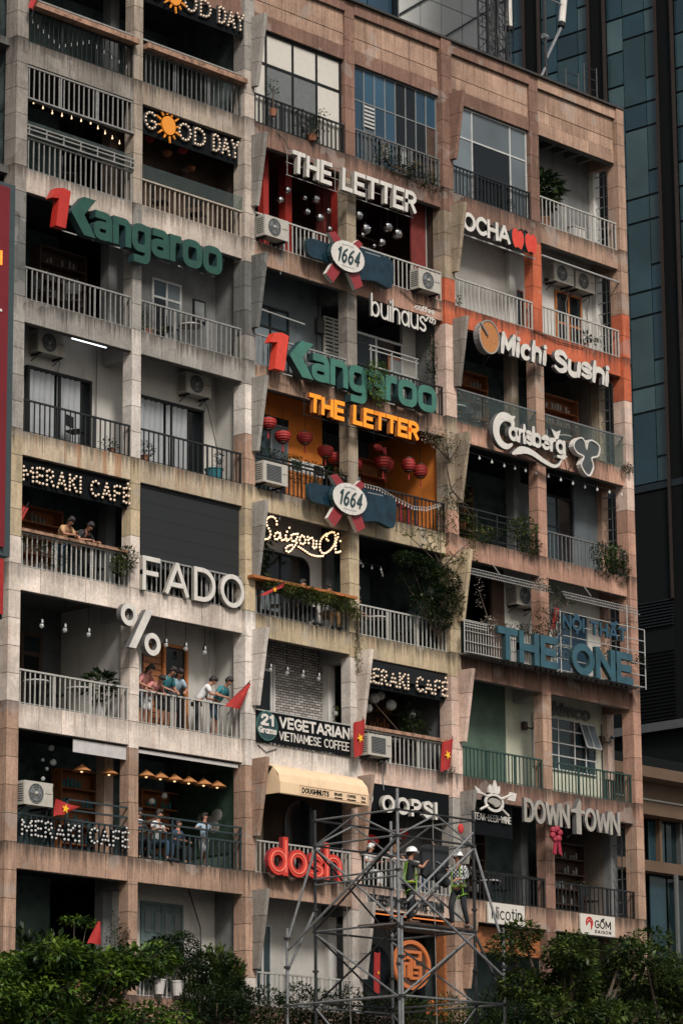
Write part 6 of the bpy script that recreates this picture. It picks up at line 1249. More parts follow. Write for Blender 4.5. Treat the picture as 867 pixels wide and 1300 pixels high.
plant('vine', 'slim green vine creeping down the column above the crossed flag', 'vine', (11.7, -.08, 19.2), [(11.68, -.1, 18.9, .07, .06, .35), (11.7, -.1, 18.3, .09, .07, .45), (11.78, -.15, 17.85, .14, .08, .2)], 330, .07, 'leaf_olive', up=-.3)
plant('balcony_shrub', 'mossy hanging greenery along the timber counter', 'hanging greenery', (9.8, -.15, 19.3), [(8.3, -.3, 19.4, .35, .14, .17), (8.9, -.32, 19.4, .45, .16, .2), (9.6, -.34, 19.36, .45, .16, .22), (10.3, -.32, 19.36, .45, .16, .2), (11.0, -.32, 19.32, .45, .16, .2), (11.5, -.2, 19.2, .2, .12, .16)], 4600, .07, 'leaf_olive', up=-.2)
plant('potted_plant', 'broad leaves hanging at the left of the handwritten bulb sign', 'plant', (8.2, .4, 20.9), [(8.35, .3, 20.5, .35, .2, .45), (8.7, .3, 20.95, .3, .2, .2), (8.3, .35, 19.95, .3, .2, .25)], 240, .22, 'leaf_dark', up=-.4)
plant('fern', 'feathery green fern at the right end of the two guests railing', 'fern', (3.25, -.12, 19.35), [(3.3, -.15, 19.4, .3, .2, .28), (3.1, -.12, 19.15, .3, .18, .22)], 620, .10, 'leaf_olive')
plant('balcony_shrub', 'dark leaves threaded through the left of the two guests railing', 'balcony plants', (.6, -.02, 19.1), [(.4, -.02, 19.3, .4, .1, .2), (1.0, -.0, 19.1, .5, .1, .3)], 380, .08, 'leaf_dark')
plant('potted_plant', 'dark potted plant next to the slender pillar on the pale balcony', 'potted plant', (3.0, .45, Z(5)+.42), [(3.0, .45, Z(5)+.85, .35, .3, .35)], 190, .26, 'leaf_dark', (.17, .4, 'pot_white'))
plant('potted_plant', 'low plant at the foot of the curtained balcony left railing', 'potted plant', (3.1, .2, Z(3)+.15), [(3.0, .2, Z(3)+.25, .3, .12, .15)], 130, .08, 'leaf_dark', (.1, .15, 'pot_clay'))
plant('potted_plant', 'leafy pot behind the black railing right of the slim pillar', 'potted plant', (4.2, .2, Z(3)+.18), [(4.2, .2, Z(3)+.35, .3, .14, .2)], 200, .09, 'leaf_dark', (.13, .18, 'pot_clay'))
plant('potted_plant', 'sparse twigs standing by the mop', 'potted plant', (6.9, .3, Z(3)+.3), [(6.95, .3, Z(3)+.5, .15, .1, .3)], 60, .1, 'leaf_dark', (.08, .1, 'pot_clay'))
plant('potted_plant', 'small plants behind the grey railing under the green word sign', 'potted plant', (4.3, .2, Z(2)+.15), [(4.2, .2, Z(2)+.35, .2, .1, .25), (5.0, .25, Z(2)+.3, .2, .1, .2)], 160, .09, 'leaf_olive', (.12, .15, 'pot_clay'))
plant('potted_plant', 'tuft of blades behind the white railing under the black security camera', 'potted plant', (21.9, .2, Z(1)+.15), [(21.9, .2, Z(1)+.3, .4, .15, .22)], 170, .16, 'leaf_dark', (.14, .15, 'pot_clay'))
plant('potted_plant', 'small sprig left of the white columned balcony railing', 'potted plant', (16.2, .1, Z(1)+.1), [(16.1, .1, Z(1)+.2, .14, .1, .16)], 50, .1, 'leaf_dark')
plant('balcony_shrub', 'round bush in the middle of the two right balconies, behind thin metal rails', 'balcony shrub', (18.6, .0, Z(3)+.1), [(18.3, -.05, 22.55, .38, .25, .32), (18.75, -.05, 22.6, .42, .28, .42), (18.9, -.05, 22.2, .45, .25, .25)], 1500, .09, 'leaf_bush')
plant('balcony_shrub', 'reaching leafy branches at the left of the thin metal rails', 'balcony shrub', (16.3, -.05, Z(3)+.2), [(16.3, -.05, 22.3, .3, .2, .35), (17.1, -.1, 22.3, .5, .12, .14), (16.7, -.1, 22.1, .4, .12, .14)], 480, .09, 'leaf_olive')
plant('balcony_shrub', 'thick green bush at the corner railing below the leaf emblem', 'balcony shrub', (22.5, -.0, Z(3)+.1), [(22.2, -.05, 22.5, .45, .28, .32), (22.8, -.05, 22.5, .45, .28, .35), (23.0, -.05, 22.1, .35, .25, .3), (22.3, -.05, 22.1, .4, .2, .25)], 1600, .1, 'leaf_bush')
plant('balcony_shrub', 'small dark tuft on the corner column beside the glass railing', 'tuft', (23.3, -.15, Z(2)-.15), [(23.3, -.18, 25.2, .2, .12, .14)], 160, .07, 'leaf_dark')
plant('vine', 'tangled vine climbing between the trellis racks', 'vine', (19.3, -.55, Z(4)+.8), [(19.0, -.6, 21.0, .5, .12, .16), (19.4, -.6, 20.7, .35, .12, .25), (18.4, -.55, 19.65, .6, .15, .16), (18.9, -.55, 20.1, .35, .12, .25), (19.4, -.55, 19.9, .3, .12, .3), (17.5, -.55, 19.55, .6, .12, .12), (19.9, -.6, 20.7, .3, .1, .15), (19.6, -.55, 19.3, .35, .1, .3)], 1500, .08, 'leaf_dark', up=0)
plant('flowering_plant', 'pale blue grey flowers at the left of the trellis', 'flowers', (16.6, -.55, 19.4), [(16.5, -.58, 19.6, .35, .12, .16), (16.1, -.55, 20.4, .14, .1, .5)], 150, .07, 'petal_white')
plant('balcony_shrub', 'low plants on the trellis behind the navy lettering', 'plants', (22.4, -.4, 19.4), [(21.9, -.35, 19.55, .4, .12, .15), (22.9, -.4, 19.5, .5, .14, .15), (23.3, -.5, 19.4, .3, .1, .2)], 420, .08, 'leaf_dark')
plant('potted_plant', 'tall dark cafe plant under the bulb lettering beside the square air conditioner', 'potted plant', (14.7, .5, Z(5)+.5), [(14.6, .5, 16.5, .45, .3, .35), (14.4, .55, 16.9, .3, .25, .3), (12.3, .5, 17.5, .25, .2, .2)], 620, .12, 'leaf_dark')
plant('hanging_plant', 'little hanging pot plant on the pale pier above the crossed flag', 'hanging plant', (11.45, .5, 16.65), [(11.45, .5, 16.65, .13, .1, .16), (11.4, .5, 16.35, .1, .08, .2)], 170, .06, 'leaf_olive', (.07, .1, 'pot_white'))
plant('potted_plant', 'small plant at the foot of the flag by the pink column', 'tuft', (15.3, -.1, Z(5)+.02), [(15.3, -.12, Z(5)+.05, .16, .1, .1)], 110, .06, 'leaf_dark')
plant('balcony_shrub', 'black tangled garland along the railing of the orange room', 'garland', (9.7, -.0, 22.95), [(8.6, -.05, 23.0, .6, .08, .08), (9.7, -.05, 22.95, .6, .08, .09), (10.8, -.05, 22.9, .6, .1, .12), (9.5, -.02, 22.5, .9, .06, .1)], 900, .08, 'leaf_dark', stems=False)
plant('climbing_bush', 'leafy twigs in front of the red stools railing', 'vine', (15.1, -.2, 22.1), [(15.2, -.25, 22.9, .25, .12, .25), (14.9, -.25, 22.2, .25, .12, .35), (15.4, -.3, 22.3, .2, .12, .4)], 330, .085, 'leaf_olive')
plant('balcony_shrub', 'black creeping leaves on top of the railing by the two white boards', 'garland', (18.0, .0, Z(6)+.8), [(16.8, -.0, Z(6)+.82, .7, .08, .07), (18.3, 0, Z(6)+.82, .8, .08, .07), (21.0, 0, Z(6)+.8, 1.0, .08, .06)], 420, .06, 'leaf_dark', stems=False)
# lowest left balcony
plant('potted_plant', 'slim tree with a flat green crown above the red pennant', 'potted tree', (2.2, .4, Z(7)+.4), [(2.2, .4, 10.5, .38, .3, .1), (2.6, .4, 10.45, .33, .25, .1)], 260, .13, 'leaf_tree', (.2, .4, 'pot_clay'))
plant('potted_plant', 'stacked dark cactus like plant left of the brown pillar', 'potted plant', (3.2, .0, Z(7)+.4), [(3.1, .0, 10.45, .14, .12, .28), (3.0, .0, 10.0, .18, .14, .3), (3.4, -.0, 10.25, .13, .12, .24), (3.35, 0, 9.8, .16, .14, .3), (3.2, 0, 9.4, .3, .2, .3)], 700, .09, 'leaf_dark', (.2, .4, 'pot_clay'))
plant('potted_plant', 'sharp bladed plants in the dark lowest left balcony', 'potted plant', (.9, .3, Z(7)+.3), [(.6, .3, 9.85, .4, .2, .3), (1.3, .3, 9.8, .4, .2, .3)], 120, .3, 'leaf_dark', (.2, .3, 'pot_clay'), up=1.5)
for i, (x, lab) in enumerate(((4.5, 'white pot of yellow flowered plant on the lowest balcony edge'), (5.1, 'white pot just right of the yellow flowered one'), (6.2, 'white pot hidden in leaves near the corner fin'))):
    plant('potted_plant', lab, 'potted plant', (x, -.12, Z(7)+.42), [(x, -.12, Z(7)+.95, .38, .3, .42), (x+.2, -.1, Z(7)+.7, .3, .2, .25)], 650, .09, ['leaf_tree', 'leaf_dark', 'leaf_bush'][i], (.15, .36, 'pot_white'))
plant('flowering_plant', 'small yellow blossoms above the white pots', 'blossoms', (4.4, -.3, Z(7)+.7), [(4.4, -.32, Z(7)+.85, .16, .08, .1)], 22, .06, 'petal_yellow')
plant('balcony_shrub', 'dense mixed shrubs filling the lowest balcony by the teal shutters', 'shrubs', (5.8, -.1, Z(7)+.3), [(4.9, .1, 9.9, .55, .3, .42), (5.5, .1, 9.95, .5, .35, .5), (6.2, 0, 9.5, .6, .35, .5), (6.9, -.05, 9.5, .5, .3, .5), (5.9, -.25, 8.9, .7, .3, .4), (7.0, -.3, 8.9, .5, .3, .4), (4.3, -.05, 9.5, .35, .3, .4), (5.6, -.3, 9.3, .5, .25, .4), (6.6, -.3, 9.1, .6, .25, .4)], 15000, .10, 'leaf_dark')
plant('balcony_shrub', 'spiky lighter leaves right of the shrubs by the teal shutters', 'shrub', (6.6, -.1, Z(7)+.3), [(6.4, -.25, 9.75, .35, .2, .4), (6.9, -.25, 9.5, .3, .2, .3)], 300, .2, 'leaf_bush', up=1.2)
# hedges under the scaffold, on the lowest edge
for i, (x0, x1, z, lab, m_) in enumerate(((4.5, 8.0, 8.55, 'dark hedge below the lowest shuttered balcony', 'leaf_dark'), (8.0, 11.6, 8.72, 'arched dark hedge in front of the lowest white railing', 'leaf_dark'), (11.7, 15.6, 8.75, 'green hedge beneath the maze emblem', 'leaf_bush'), (15.5, 18.0, 9.1, 'dark hedge behind the right scaffold post', 'leaf_dark'))):
    bs_ = [(x0+(x1-x0)*(j+.5)/6, -1.1, z+.12*math.sin(j*2.1+i), .42, .5, .5) for j in range(6)]+[(x0+(x1-x0)*(j+.5)/4, -1.1, z-.7, .6, .5, .6) for j in range(4)]
    t = thing('hedge', lab, 'hedge', ((x0+x1)/2, -1.1, 5.5), group='planted hedges on the canopy'); leaves(MB(), bs_, 9000, .11).build('foliage', m_, t); m = MB()
    for b in bs_: m.bar((b[0], b[1], 7.2), (b[0]+.1, b[1], b[2]), .02, 5)
    m.build('stem', 'bark', t); MB().box(x0+.02, x1-.02, -1.6, -.6, 6.8, 7.3).build('planter', 'c_brown', t)
t = thing('canopy', 'flat concrete canopy over the street level shops', 'canopy', (9, -1, 6.6)); MB().box(-5.2, 23.9, -2.0, -.12, 6.45, 6.78).build('slab', 'c_brown', t); MB().box(-5.2, 23.9, -2.03, -2.005, 6.4, 6.8).build('edge', 'c_tan', t)
# street trees
def tree(label, x, y, zc, blobs, n, L, mat, r=.16, up=.1):
    t = thing('street_tree', label, 'tree', (x, y, .14)); m = MB(); fork = (x, y, zc-2.6)
    m.tube([(x, y, .14), (x+.05, y, 2.0), (x-.05, y+.05, 3.6), fork], [r*1.4, r, r*.85, r*.7], 10); m.build('trunk', 'bark', t); m = MB()
    for b in blobs: mid = (x+(b[0]-x)*.5+random.uniform(-.1, .1), y+(b[1]-y)*.5, fork[2]+(b[2]-fork[2])*.6); m.tube([fork, mid, (b[0], b[1], b[2])], [r*.5, r*.3, .02], 6)
    for b in blobs:
        for _ in range(5): m.bar((b[0], b[1], b[2]-b[5]*.3), (b[0]+random.uniform(-.8, .8)*b[3], b[1]+random.uniform(-.8, .8)*b[4], b[2]+random.uniform(.1, .8)*b[5]), .014, 4, .005)
    m.build('limb', 'bark', t); leaves(MB(), blobs, n, L, up).build('crown', mat, t); return t
random.seed(9)
def lobes(x0, x1, y, ztop, depth, n, r):
    o = []
    for _ in range(n):
        x = random.uniform(x0, x1); z = ztop(x)-random.uniform(.15, depth); o.append((x, y+random.uniform(-1.0, 1.0), z, r*random.uniform(.7, 1.2), r*random.uniform(.7, 1.2), r*random.uniform(.45, .7)))
    return o
ta = lambda x: 8.50+.14*math.sin(x*2.3)-(max(0, x+5.1)**2)*.5
tree('leafy street tree with bright drooping tips in the lower left corner', -7.0, -9, 7.4, lobes(-11.5, -4.6, -9, ta, 2.6, 60, .62), 42000, .17, 'leaf_tree', .2, -.15)
tree('smaller leafy street tree just right of the lower left one, below the pots', -3.2, -8.2, 6.6, lobes(-4.8, -2.3, -8.2, lambda x: 7.75-.5*abs(x+3.6), 2.0, 26, .5), 15000, .14, 'leaf_tree', .14, -.1)
tb = lambda x: 10.15+.30*math.sin(x*1.9+.5)+.12*math.sin(x*5)-max(0, 10.1-x)*1.2-max(0, x-14.5)*.05
tree('broad leaved green tree covering the lower right corner, left crown', 11.5, -7, 8.2, lobes(9.7, 13.3, -7, tb, 3.2, 48, .6), 30000, .16, 'leaf_bush', .2, 0)
tree('broad leaved green tree covering the lower right corner, right crown', 15.5, -7, 8.2, lobes(13.3, 18.5, -7, tb, 3.2, 60, .62), 34000, .16, 'leaf_bush', .2, 0)
tree('dark low street tree behind the foot of the scaffold', 2.2, -8, 5.8, lobes(-1.0, 6.5, -8, lambda x: 7.1+.2*math.sin(x*2), 2.0, 36, .6), 16000, .14, 'leaf_dark', .16, 0)

# dim furnishings inside the open cafes
def cabinet(x, y, k, w_, h, label, m_='wood_dark'):
    t = thing('cabinet', label, 'cabinet', (x, y, Z(k))); z = Z(k)
    MB().box(x, x+.04, y, y+.35, z, z+h).build('side_panel', m_, t); MB().box(x+w_-.04, x+w_, y, y+.35, z, z+h).build('side_panel', m_, t); MB().box(x+.04, x+w_-.04, y+.3, y+.34, z, z+h).build('back_panel', m_, t)
    n = int(h/.4); 
    for j in range(n+1): MB().box(x+.04, x+w_-.04, y+.01, y+.3, z+j*(h-.04)/n, z+j*(h-.04)/n+.035).build('shelf', m_, t)
    m = MB()
    for j in range(n):
        for i in range(int(w_/.14)):
            if random.random() < .7: zz = z+j*(h-.04)/n+.04; hh = random.uniform(.12, .26); m.bar((x+.1+i*.13, y+.15, zz), (x+.1+i*.13, y+.15, zz+hh), .035, 6)
    tag(m.build('bottles', random.choice(['frame_grey', 'wood', 'cl_teal', 'pot_white']), t), kind='stuff')
random.seed(31)
for x, y, k, w_, h, lab in ((1.9, 1.6, 2, 1.6, 2.2, 'dim shelf cabinet at the back of the upper left dark balcony'), (1.3, 1.5, 4, 1.4, 2.0, 'shelf cabinet in the dark behind the two leaning guests'), (3.0, 1.8, 6, 1.3, 2.3, 'tall shelf cabinet behind the left conical lamps'), (6.3, 2.4, 6, 1.6, 2.2, 'shelf cabinet behind the girl in white shorts'), (12.9, 1.6, 1, 1.8, 1.9, 'shelf cabinet behind the silver balls at the right'),
    (13.2, 1.8, 3, 1.8, 2.2, 'shelf cabinet behind the paper lanterns at the right'), (13.6, 1.6, 5, 1.6, 2.2, 'shelf cabinet behind the pale globes'), (17.6, 1.6, 2, 1.6, 2.2, 'shelf cabinet behind the glass railing left pillar'), (21.4, 1.5, 2, 1.8, 2.2, 'shelf cabinet behind the glass railing at the right'), (17.2, 1.8, 3, 1.5, 2.2, 'shelf cabinet in the dark behind the round bush'), (17.0, 1.5, 6, 1.6, 2.3, 'shelf cabinet behind the dark railing by the odd lettered board'), (21.5, 1.5, 6, 1.5, 2.2, 'shelf cabinet in the dark below the tall bronze capitals')):
    cabinet(x, y, k, w_, h, lab, random.choice(['wood_dark', 'wood', 'wood_dark']))
for x, y, k, lab in ((2.9, .6, 4, 'dark chair behind the fern end of the two guests railing'), (12.6, .6, 1, 'dark chair behind the right railing of the red cafe'), (10.4, .6, 1, 'dark chair behind the left railing of the red cafe'), (17.0, .6, 2, 'dark chair behind the left glass railing'), (21.0, .6, 2, 'dark chair behind the right glass railing'), (18.2, .6, 6, 'dark chair behind the railing above the odd lettered board'), (22.0, .6, 6, 'dark chair behind the railing above the small red mark board'), (2.4, .6, 6, 'dark chair behind the dim bulb lettering'), (14.2, .6, 4, 'dark chair beneath the climbing bush'), (9.3, .5, 4, 'dark chair behind the mossy counter greenery')): place(ch, (x, y, Z(k)), lab, 'dark cafe chairs', random.uniform(-1, 1))
for x, y, k, lab in ((16.9, .9, 2, 'round table behind the left glass railing'), (21.6, .9, 2, 'round table behind the right glass railing'), (18.0, .9, 6, 'round table above the odd lettered board'), (9.6, .8, 1, 'round table behind the left railing of the red cafe'), (13.7, .8, 1, 'round table behind the right railing of the red cafe')): place(ct, (x, y, Z(k)), lab, 'round cafe tables')
for x0, x1, z0, z1, y, m_, lab in ((14.3, 14.9, Z(2)+1.0, Z(2)+1.7, 1.095, 'wood', 'small framed picture by the inner rail of the dark upper cafe'), (6.75, 7.2, Z(2)+1.1, Z(2)+1.7, 1.095, 'frame_black', 'dark framed notice on the grey wall right of the white door'), (17.0, 17.6, Z(1)+1.1, Z(1)+1.6, 5.1, 'wood', 'framed picture deep inside the white columned balcony'), (8.1, 8.6, Z(3)+1.2, Z(3)+1.8, 1.095, 'wood_dark', 'framed picture on the orange wall beside the fin')):
    t = thing('picture_frame', lab, 'picture', (x0, y, z0)); MB().box(x0, x1, y-.04, y-.01, z0, z1).build('frame', m_, t); MB().box(x0+.05, x1-.05, y-.045, y-.041, z0+.05, z1-.05).build('picture', 'frame_grey', t)
# ------------------------------------------------------------------ rooftop gear
t = thing('antenna_mast', 'dark lattice antenna mast hung with cables on the roof edge', 'antenna mast', (21.3, 3, 35.2)); m = MB()
for x in (20.95, 21.35, 21.75):
    for y in (2.8, 3.2): m.bar((x, y, 35.2), (x, y, 42), .035, 6)
for j in range(17):
    z = 35.6+j*.4
    for y in (2.8, 3.2): m.bar((20.95, y, z), (21.75, y, z), .018, 4); m.bar((20.95, y, z), (21.35, y, z+.4), .014, 4); m.bar((21.35, y, z+.4), (21.75, y, z), .014, 4)
m.build('lattice', 'steel_dark', t); m = MB(); random.seed(4)
for i in range(9):
    x = 20.9+random.random()*1.0; pts = [(x+.05*math.sin(j*1.3+i), 2.7, 35.4+j*.5) for j in range(14)]; m.tube(pts, .022, 5)
for i in range(5): zz = 39.0+i*.18; m.tube([(21.8+.35*math.sin(R(a)), 2.8, zz-.25*math.cos(R(a))) for a in range(0, 181, 30)], .016, 4)
m.build('cable', 'frame_black', t); MB().bar((21.95, 2.85, 39.3), (21.95, 2.85, 41.5), .13, 8).build('antenna_panel', 'sign_white', t); MB().bar((21.95, 2.85, 39.2), (21.95, 2.85, 39.32), .14, 8).build('end_cap', 'frame_black', t); MB().bar((21.0, 3.0, 38.2), (20.2, 2.7, 36.2), .035, 6).build('stay', 'sign_white', t)
t = thing('antenna_mast', 'slim roof pole carrying a tilted white antenna panel', 'antenna pole', (23.9, 3, 35.2)); MB().bar((23.9, 3, 35.2), (23.9, 3, 42), .06, 8).build('pole', 'steel_dark', t)
MB().bar((24.75, 3, 40.3), (24.95, 3, 41.6), .11, 8).build('antenna_panel', 'sign_white', t); MB().bar((24.7, 3, 40.15), (24.75, 3, 40.3), .12, 8).build('end_cap', 'frame_black', t)
m = MB(); m.bar((23.9, 3, 38.6), (22.6, 3, 36.5), .045, 6); m.bar((23.9, 3, 37.4), (23.2, 3, 37.6), .03, 6); m.bar((24.75, 3, 40.2), (23.95, 3, 38.9), .05, 6); m.bar((23.9, 3, 40.9), (24.8, 3, 40.9), .03, 5); m.bar((23.9, 3, 41.3), (24.8, 3, 41.3), .03, 5)
for zz in (36.6, 37.9, 39.6): m.bar((23.8, 3, zz), (24.0, 3, zz), .085, 8)
m.build('stay', 'steel', t)
t = thing('roof_ladder', 'thin caged access ladder at the roof corner', 'ladder', (23.4, 9, 35.2)); m = MB()
for x in (28.05, 28.75): pass
for x in (23.0, 23.6):
    for y in (.8, 1.5): m.bar((x, y, 35.2), (x, y, 37.9), .022, 5)
for j in range(8):
    z = 35.5+j*.33
    for y in (.8, 1.5): m.bar((23.0, y, z), (23.6, y, z), .014, 4)
m.build('frame', 'steel_dark', t)
t = thing('roof_vent', 'small bent pipe on the roof beside the lattice mast', 'pipe', (22.3, 2, 35.2)); MB().tube([(22.1, 2.0, 35.2), (22.1, 2.0, 36.6), (22.5, 2.0, 36.9), (22.9, 2, 36.9)], .05, 6).build('pipe', 'steel', t)

# ------------------------------------------------------------------ glass tower on the right
TW = thing('glass_tower', 'dark teal glass office tower rising behind the right end of the block', 'building', (50, 20, 0))
GX = 50.0
MB().box(GX+.3, GX+9, 6, 26.2, 0, 95).build('core', 'tower_dark', TW)
MB().box(GX+.12, GX+.25, 6, 26.2, 32.9, 95).build('backing', 'tower_mull', TW)
per = 3.42
panes = {}
def pane(w_, h, y, z, mat):
    key = (round(w_, 2), round(h, 2), mat)
    if key in panes: o = panes[key].copy(); COL.objects.link(o)
    else: o = MB().box(0, .04, 0, w_, 0, h).build('pane', mat, None); panes[key] = o
    o.parent = TW; o.location = (GX+.05+random.uniform(-.004, .004)-50, y-20, z); return o
random.seed(2)
mull = MB(); rib = MB(); dark = MB(); far = MB()
for i in range(-3, 3):
    y0 = 17.42+i*per                      # band .. pane columns
    dark.box(GX-.02, GX+.12, y0+.02, y0+.84, 0, 95)
    rib.box(GX-.16, GX+.02, y0+.0, y0+.06, 28, 95); rib.box(GX-.16, GX+.02, y0+.80, y0+.86, 28, 95)
    cols = ((y0+.88, .58), (y0+1.5, 1.07), (y0+2.61, .77)) if i < 2 else ((y0+.88, .58), (y0+1.5, .4))
    for ci, (yc, w_) in enumerate(cols):
        zf = 32.75
        while zf < 62:
            hs_ = {0: (1.02, 1.9, 1.02), 1: (2.92, 1.02), 2: (1.02, 1.46, 1.46)}[ci]
            for h in hs_:
                if 8.0 < y0 < 27: pane(w_, h-.1, yc, zf+.05, random.choice(['tower_glass', 'tower_glass', 'tower_glass', 'tower_glass_blue', 'tower_glass_pale']))
                zf += h
    for yc, w_ in cols: far.box(GX+.05, GX+.09, yc, yc+w_, 32.75+3.94*7.5, 95)
dark.build('dark_band', 'tower_dark', TW); rib.build('vertical_rib', 'tower_rib', TW); tag(far.build('upper_glazing', 'tower_glass', TW), kind='stuff')
m = MB(); m.box(GX-.05, GX+.1, 6, 26.2, 32.45, 32.72); m.build('sill', 'tower_mull', TW)
m = MB(); m.box(GX, GX+.1, 6, 26.2, 0, 32.4); m.build('lower_wall', 'podium_black', TW)
lv = MB()
for y0 in (17.4-per*2, 17.4-per, 17.4, 17.4+per):
    for j in range(9): lv.box(GX-.08, GX+.02, y0+.9, y0+3.36, 27.0+j*.12, 27.05+j*.12)
tag(lv.build('louvre_band', 'louvre', TW), kind='stuff')
lv = MB()
for y0 in (17.4-per*2, 17.4-per, 17.4, 17.4+per):
    for j in range(28): lv.box(GX-.06, GX+.02, y0+.9, y0+3.3, 22.2+j*.14, 22.25+j*.14)
tag(lv.build('louvre_band', 'tower_dark', TW), kind='stuff')
# pale panelled tower behind the roofline
PT = thing('panelled_tower', 'pale grey panelled tower with diagonal lines behind the roofline', 'building', (55, 35, 0)); PY = 35.0
MB().box(53.3, 62.0, PY+.08, PY+20, 0, 85).build('core', 'tower_mull', PT); MB().box(44, 53.3, PY+.5, PY+20, 0, 85).build('core', 'tower_dark', PT)
pc = {}
for i in range(6):
    for j in range(9):
        x = 53.35+i*1.45; z = 50.0+j*3.0
        if 'p' in pc: o = pc['p'].copy(); COL.objects.link(o)
        else: o = MB().box(0, 1.39, 0, .06, 0, 2.96).build('panel', 'tower_panel', None); pc['p'] = o
        o.parent = PT; o.location = (x-55, 0, z)
for i in range(5):
    for j in range(9):
        x = 45.0+i*1.66; z = 49.0+j*3.2
        if 'g' in pc: o = pc['g'].copy(); COL.objects.link(o)
        else: o = MB().box(0, 1.58, 0, .06, 0, 3.1).build('pane', 'window_blue', None); pc['g'] = o
        o.parent = PT; o.location = (x-55, .35, z)
m = MB()
for j in range(9): m.bar((53.3, PY-.05, 50.6+j*2.35), (61.9, PY-.05, 55.0+j*2.35+1.6), .045, 4)
m.build('diagonal_brace', 'steel_dark', PT)  # bars drawn for dark reflection lines on the panels, not real bracing
# podium at the lower right
PD = thing('podium_building', 'low dark podium with bronze bands and tall glass beside the block', 'building', (36, 8, 0)); PYY = 8.0
MB().box(31, 60, PYY+.3, PYY+16, 0, 19.0).build('core', 'podium_black', PD)
MB().box(31, 60, PYY-1.2, PYY+.3, 17.95, 18.3).build('canopy_edge', 'podium_tan', PD); MB().box(31, 60, PYY-.5, PYY+.29, 16.9, 17.94).build('fascia', 'podium_tan', PD); MB().box(31, 60, PYY-.55, PYY-.5, 17.35, 17.4).build('ledge', 'kerb', PD)
MB().box(31, 60, PYY-.3, PYY+.29, 15.1, 15.45).build('floor_band', 'podium_tan', PD)
for i in range(9):
    x = 34.6+i*.95
    for z0, z1 in ((11.2, 15.05), (15.5, 16.85), (7.0, 11.1)): MB().box(x+.05, x+.9, PYY+.1, PYY+.14, z0, z1).build('pane', 'tower_glass_dark' if i % 3 else 'tower_glass_blue', PD)
for x, m_ in ((35.0, 'podium_tan'), (36.1, 'podium_grey'), (37.4, 'podium_tan')): MB().box(x, x+.12, PYY-.1, PYY+.09, 15.46, 16.88).build('mullion', m_, PD)
for x in (35.25, 36.6): MB().bar((x, PYY-.5, 0), (x, PYY-.5, 15.05), .09, 8).build('column', 'podium_grey', PD)
MB().box(40, 40.3, 8.5, 24, 20.85, 21.15).build('sky_bridge_edge', 'podium_grey', PD); MB().box(40.3, 60, 8.5, 24, 19.0, 20.9).build('upper_box', 'podium_black', PD)

# ------------------------------------------------------------------ scaffold tower
SCF = thing('scaffold_tower', 'grey steel pipe scaffold tower with wide braced base in front of the lower floors', 'scaffolding', (9.37, -3.35, .14))
X0, X1, Y0, Y1 = 7.97, 10.77, -4.72, -2.0
cs = [(X0, Y1), (X0, Y0), (X1, Y0), (X1, Y1)]; h = 1.87; cx, cy = 9.37, -3.36
oc = [(cx-h, cy+h), (cx-h, cy-h), (cx+h, cy-h), (cx+h, cy+h)]
mats_ = ['steel_dark', 'steel', 'steel_dark', 'steel']
for i, (x, y) in enumerate(cs):
    p = MB().bar((x, y, .14), (x, y, 13.45 if i != 1 else 13.7), .038, 8).build('upright', mats_[i], SCF)
    m = MB()
    for z in (13.2, 12.57, 11.75, 11.0, 10.46, 9.5, 8.68, 7.6): m.lathe((x, y, z-.03), [(.075, 0), (.075, .05)], 8)
    m.build('coupler', 'steel_dark', p, off=world_loc(SCF))
for i, (x, y) in enumerate(oc):
    if i == 3: continue
    p = MB().bar((x, y, .14), (x, y, 10.55), .038, 8).build('upright', 'steel', SCF); m = MB()
    for z in (10.3, 9.6, 8.68, 7.4): m.lathe((x, y, z-.03), [(.085, 0), (.085, .06)], 8)
    m.build('coupler', 'steel_dark', p, off=world_loc(SCF))
def pipe(a, b, r=.027, mt='steel', nm='pipe'): MB().bar(a, b, r, 7).build(nm, mt, SCF)
for z in (13.2, 12.57, 11.75, 10.46, 8.75):
    for i in range(4):
        a, b_ = cs[i], cs[(i+1) % 4]
        if z == 11.75 and i in (1, 2): continue
        pipe((*a, z), (*b_, z), nm='ledger', mt='steel' if i % 2 == 0 else 'steel_dark')
pipe((X0, Y1, 11.6), (X0, Y0, 11.6), nm='ledger'); pipe((X0, Y0, 10.38), (X1, Y0, 10.38), nm='ledger')
for z in (8.68, 7.4, 4.0, 1.0):
    for i in range(4): pipe((*oc[i], z), (*oc[(i+1) % 4], z), nm='ledger')
for z0, z1 in ((10.5, 12.5), (8.7, 10.4), (6, 8.6), (3, 5.8), (.4, 2.9)):
    for i in range(4): a, b_ = cs[i], cs[(i+1) % 4]; pipe((*a, z0), (*b_, z1), nm='brace', mt='steel_dark' if i in (0, 3) else 'steel'); 
    for i in (0, 2): a, b_ = cs[i], cs[(i+1) % 4]; pipe((*a, z1), (*b_, z0), nm='brace', mt='steel')
for i in range(4): a, b_ = cs[i], cs[(i+1) % 4]; pipe((*a, 12.57), ((a[0]+b_[0])/2, (a[1]+b_[1])/2, 13.2), .024, nm='brace'); pipe((*b_, 12.57), ((a[0]+b_[0])/2, (a[1]+b_[1])/2, 13.2), .024, nm='brace')
pipe((X0, Y0, 12.55), (*oc[0], 10.0), .034, nm='raking_shore'); pipe((X0, Y1, 12.5), (*oc[0], 10.2), .034, nm='raking_shore'); pipe((X1, Y0, 12.6), (*oc[2], 10.1), .034, nm='raking_shore'); pipe((X0, Y0, 11.6), (*oc[2], 9.35), .034, nm='raking_shore'); pipe((X1, Y0, 12.9), (X0+.3, Y0, 11.0), .032, nm='raking_shore')
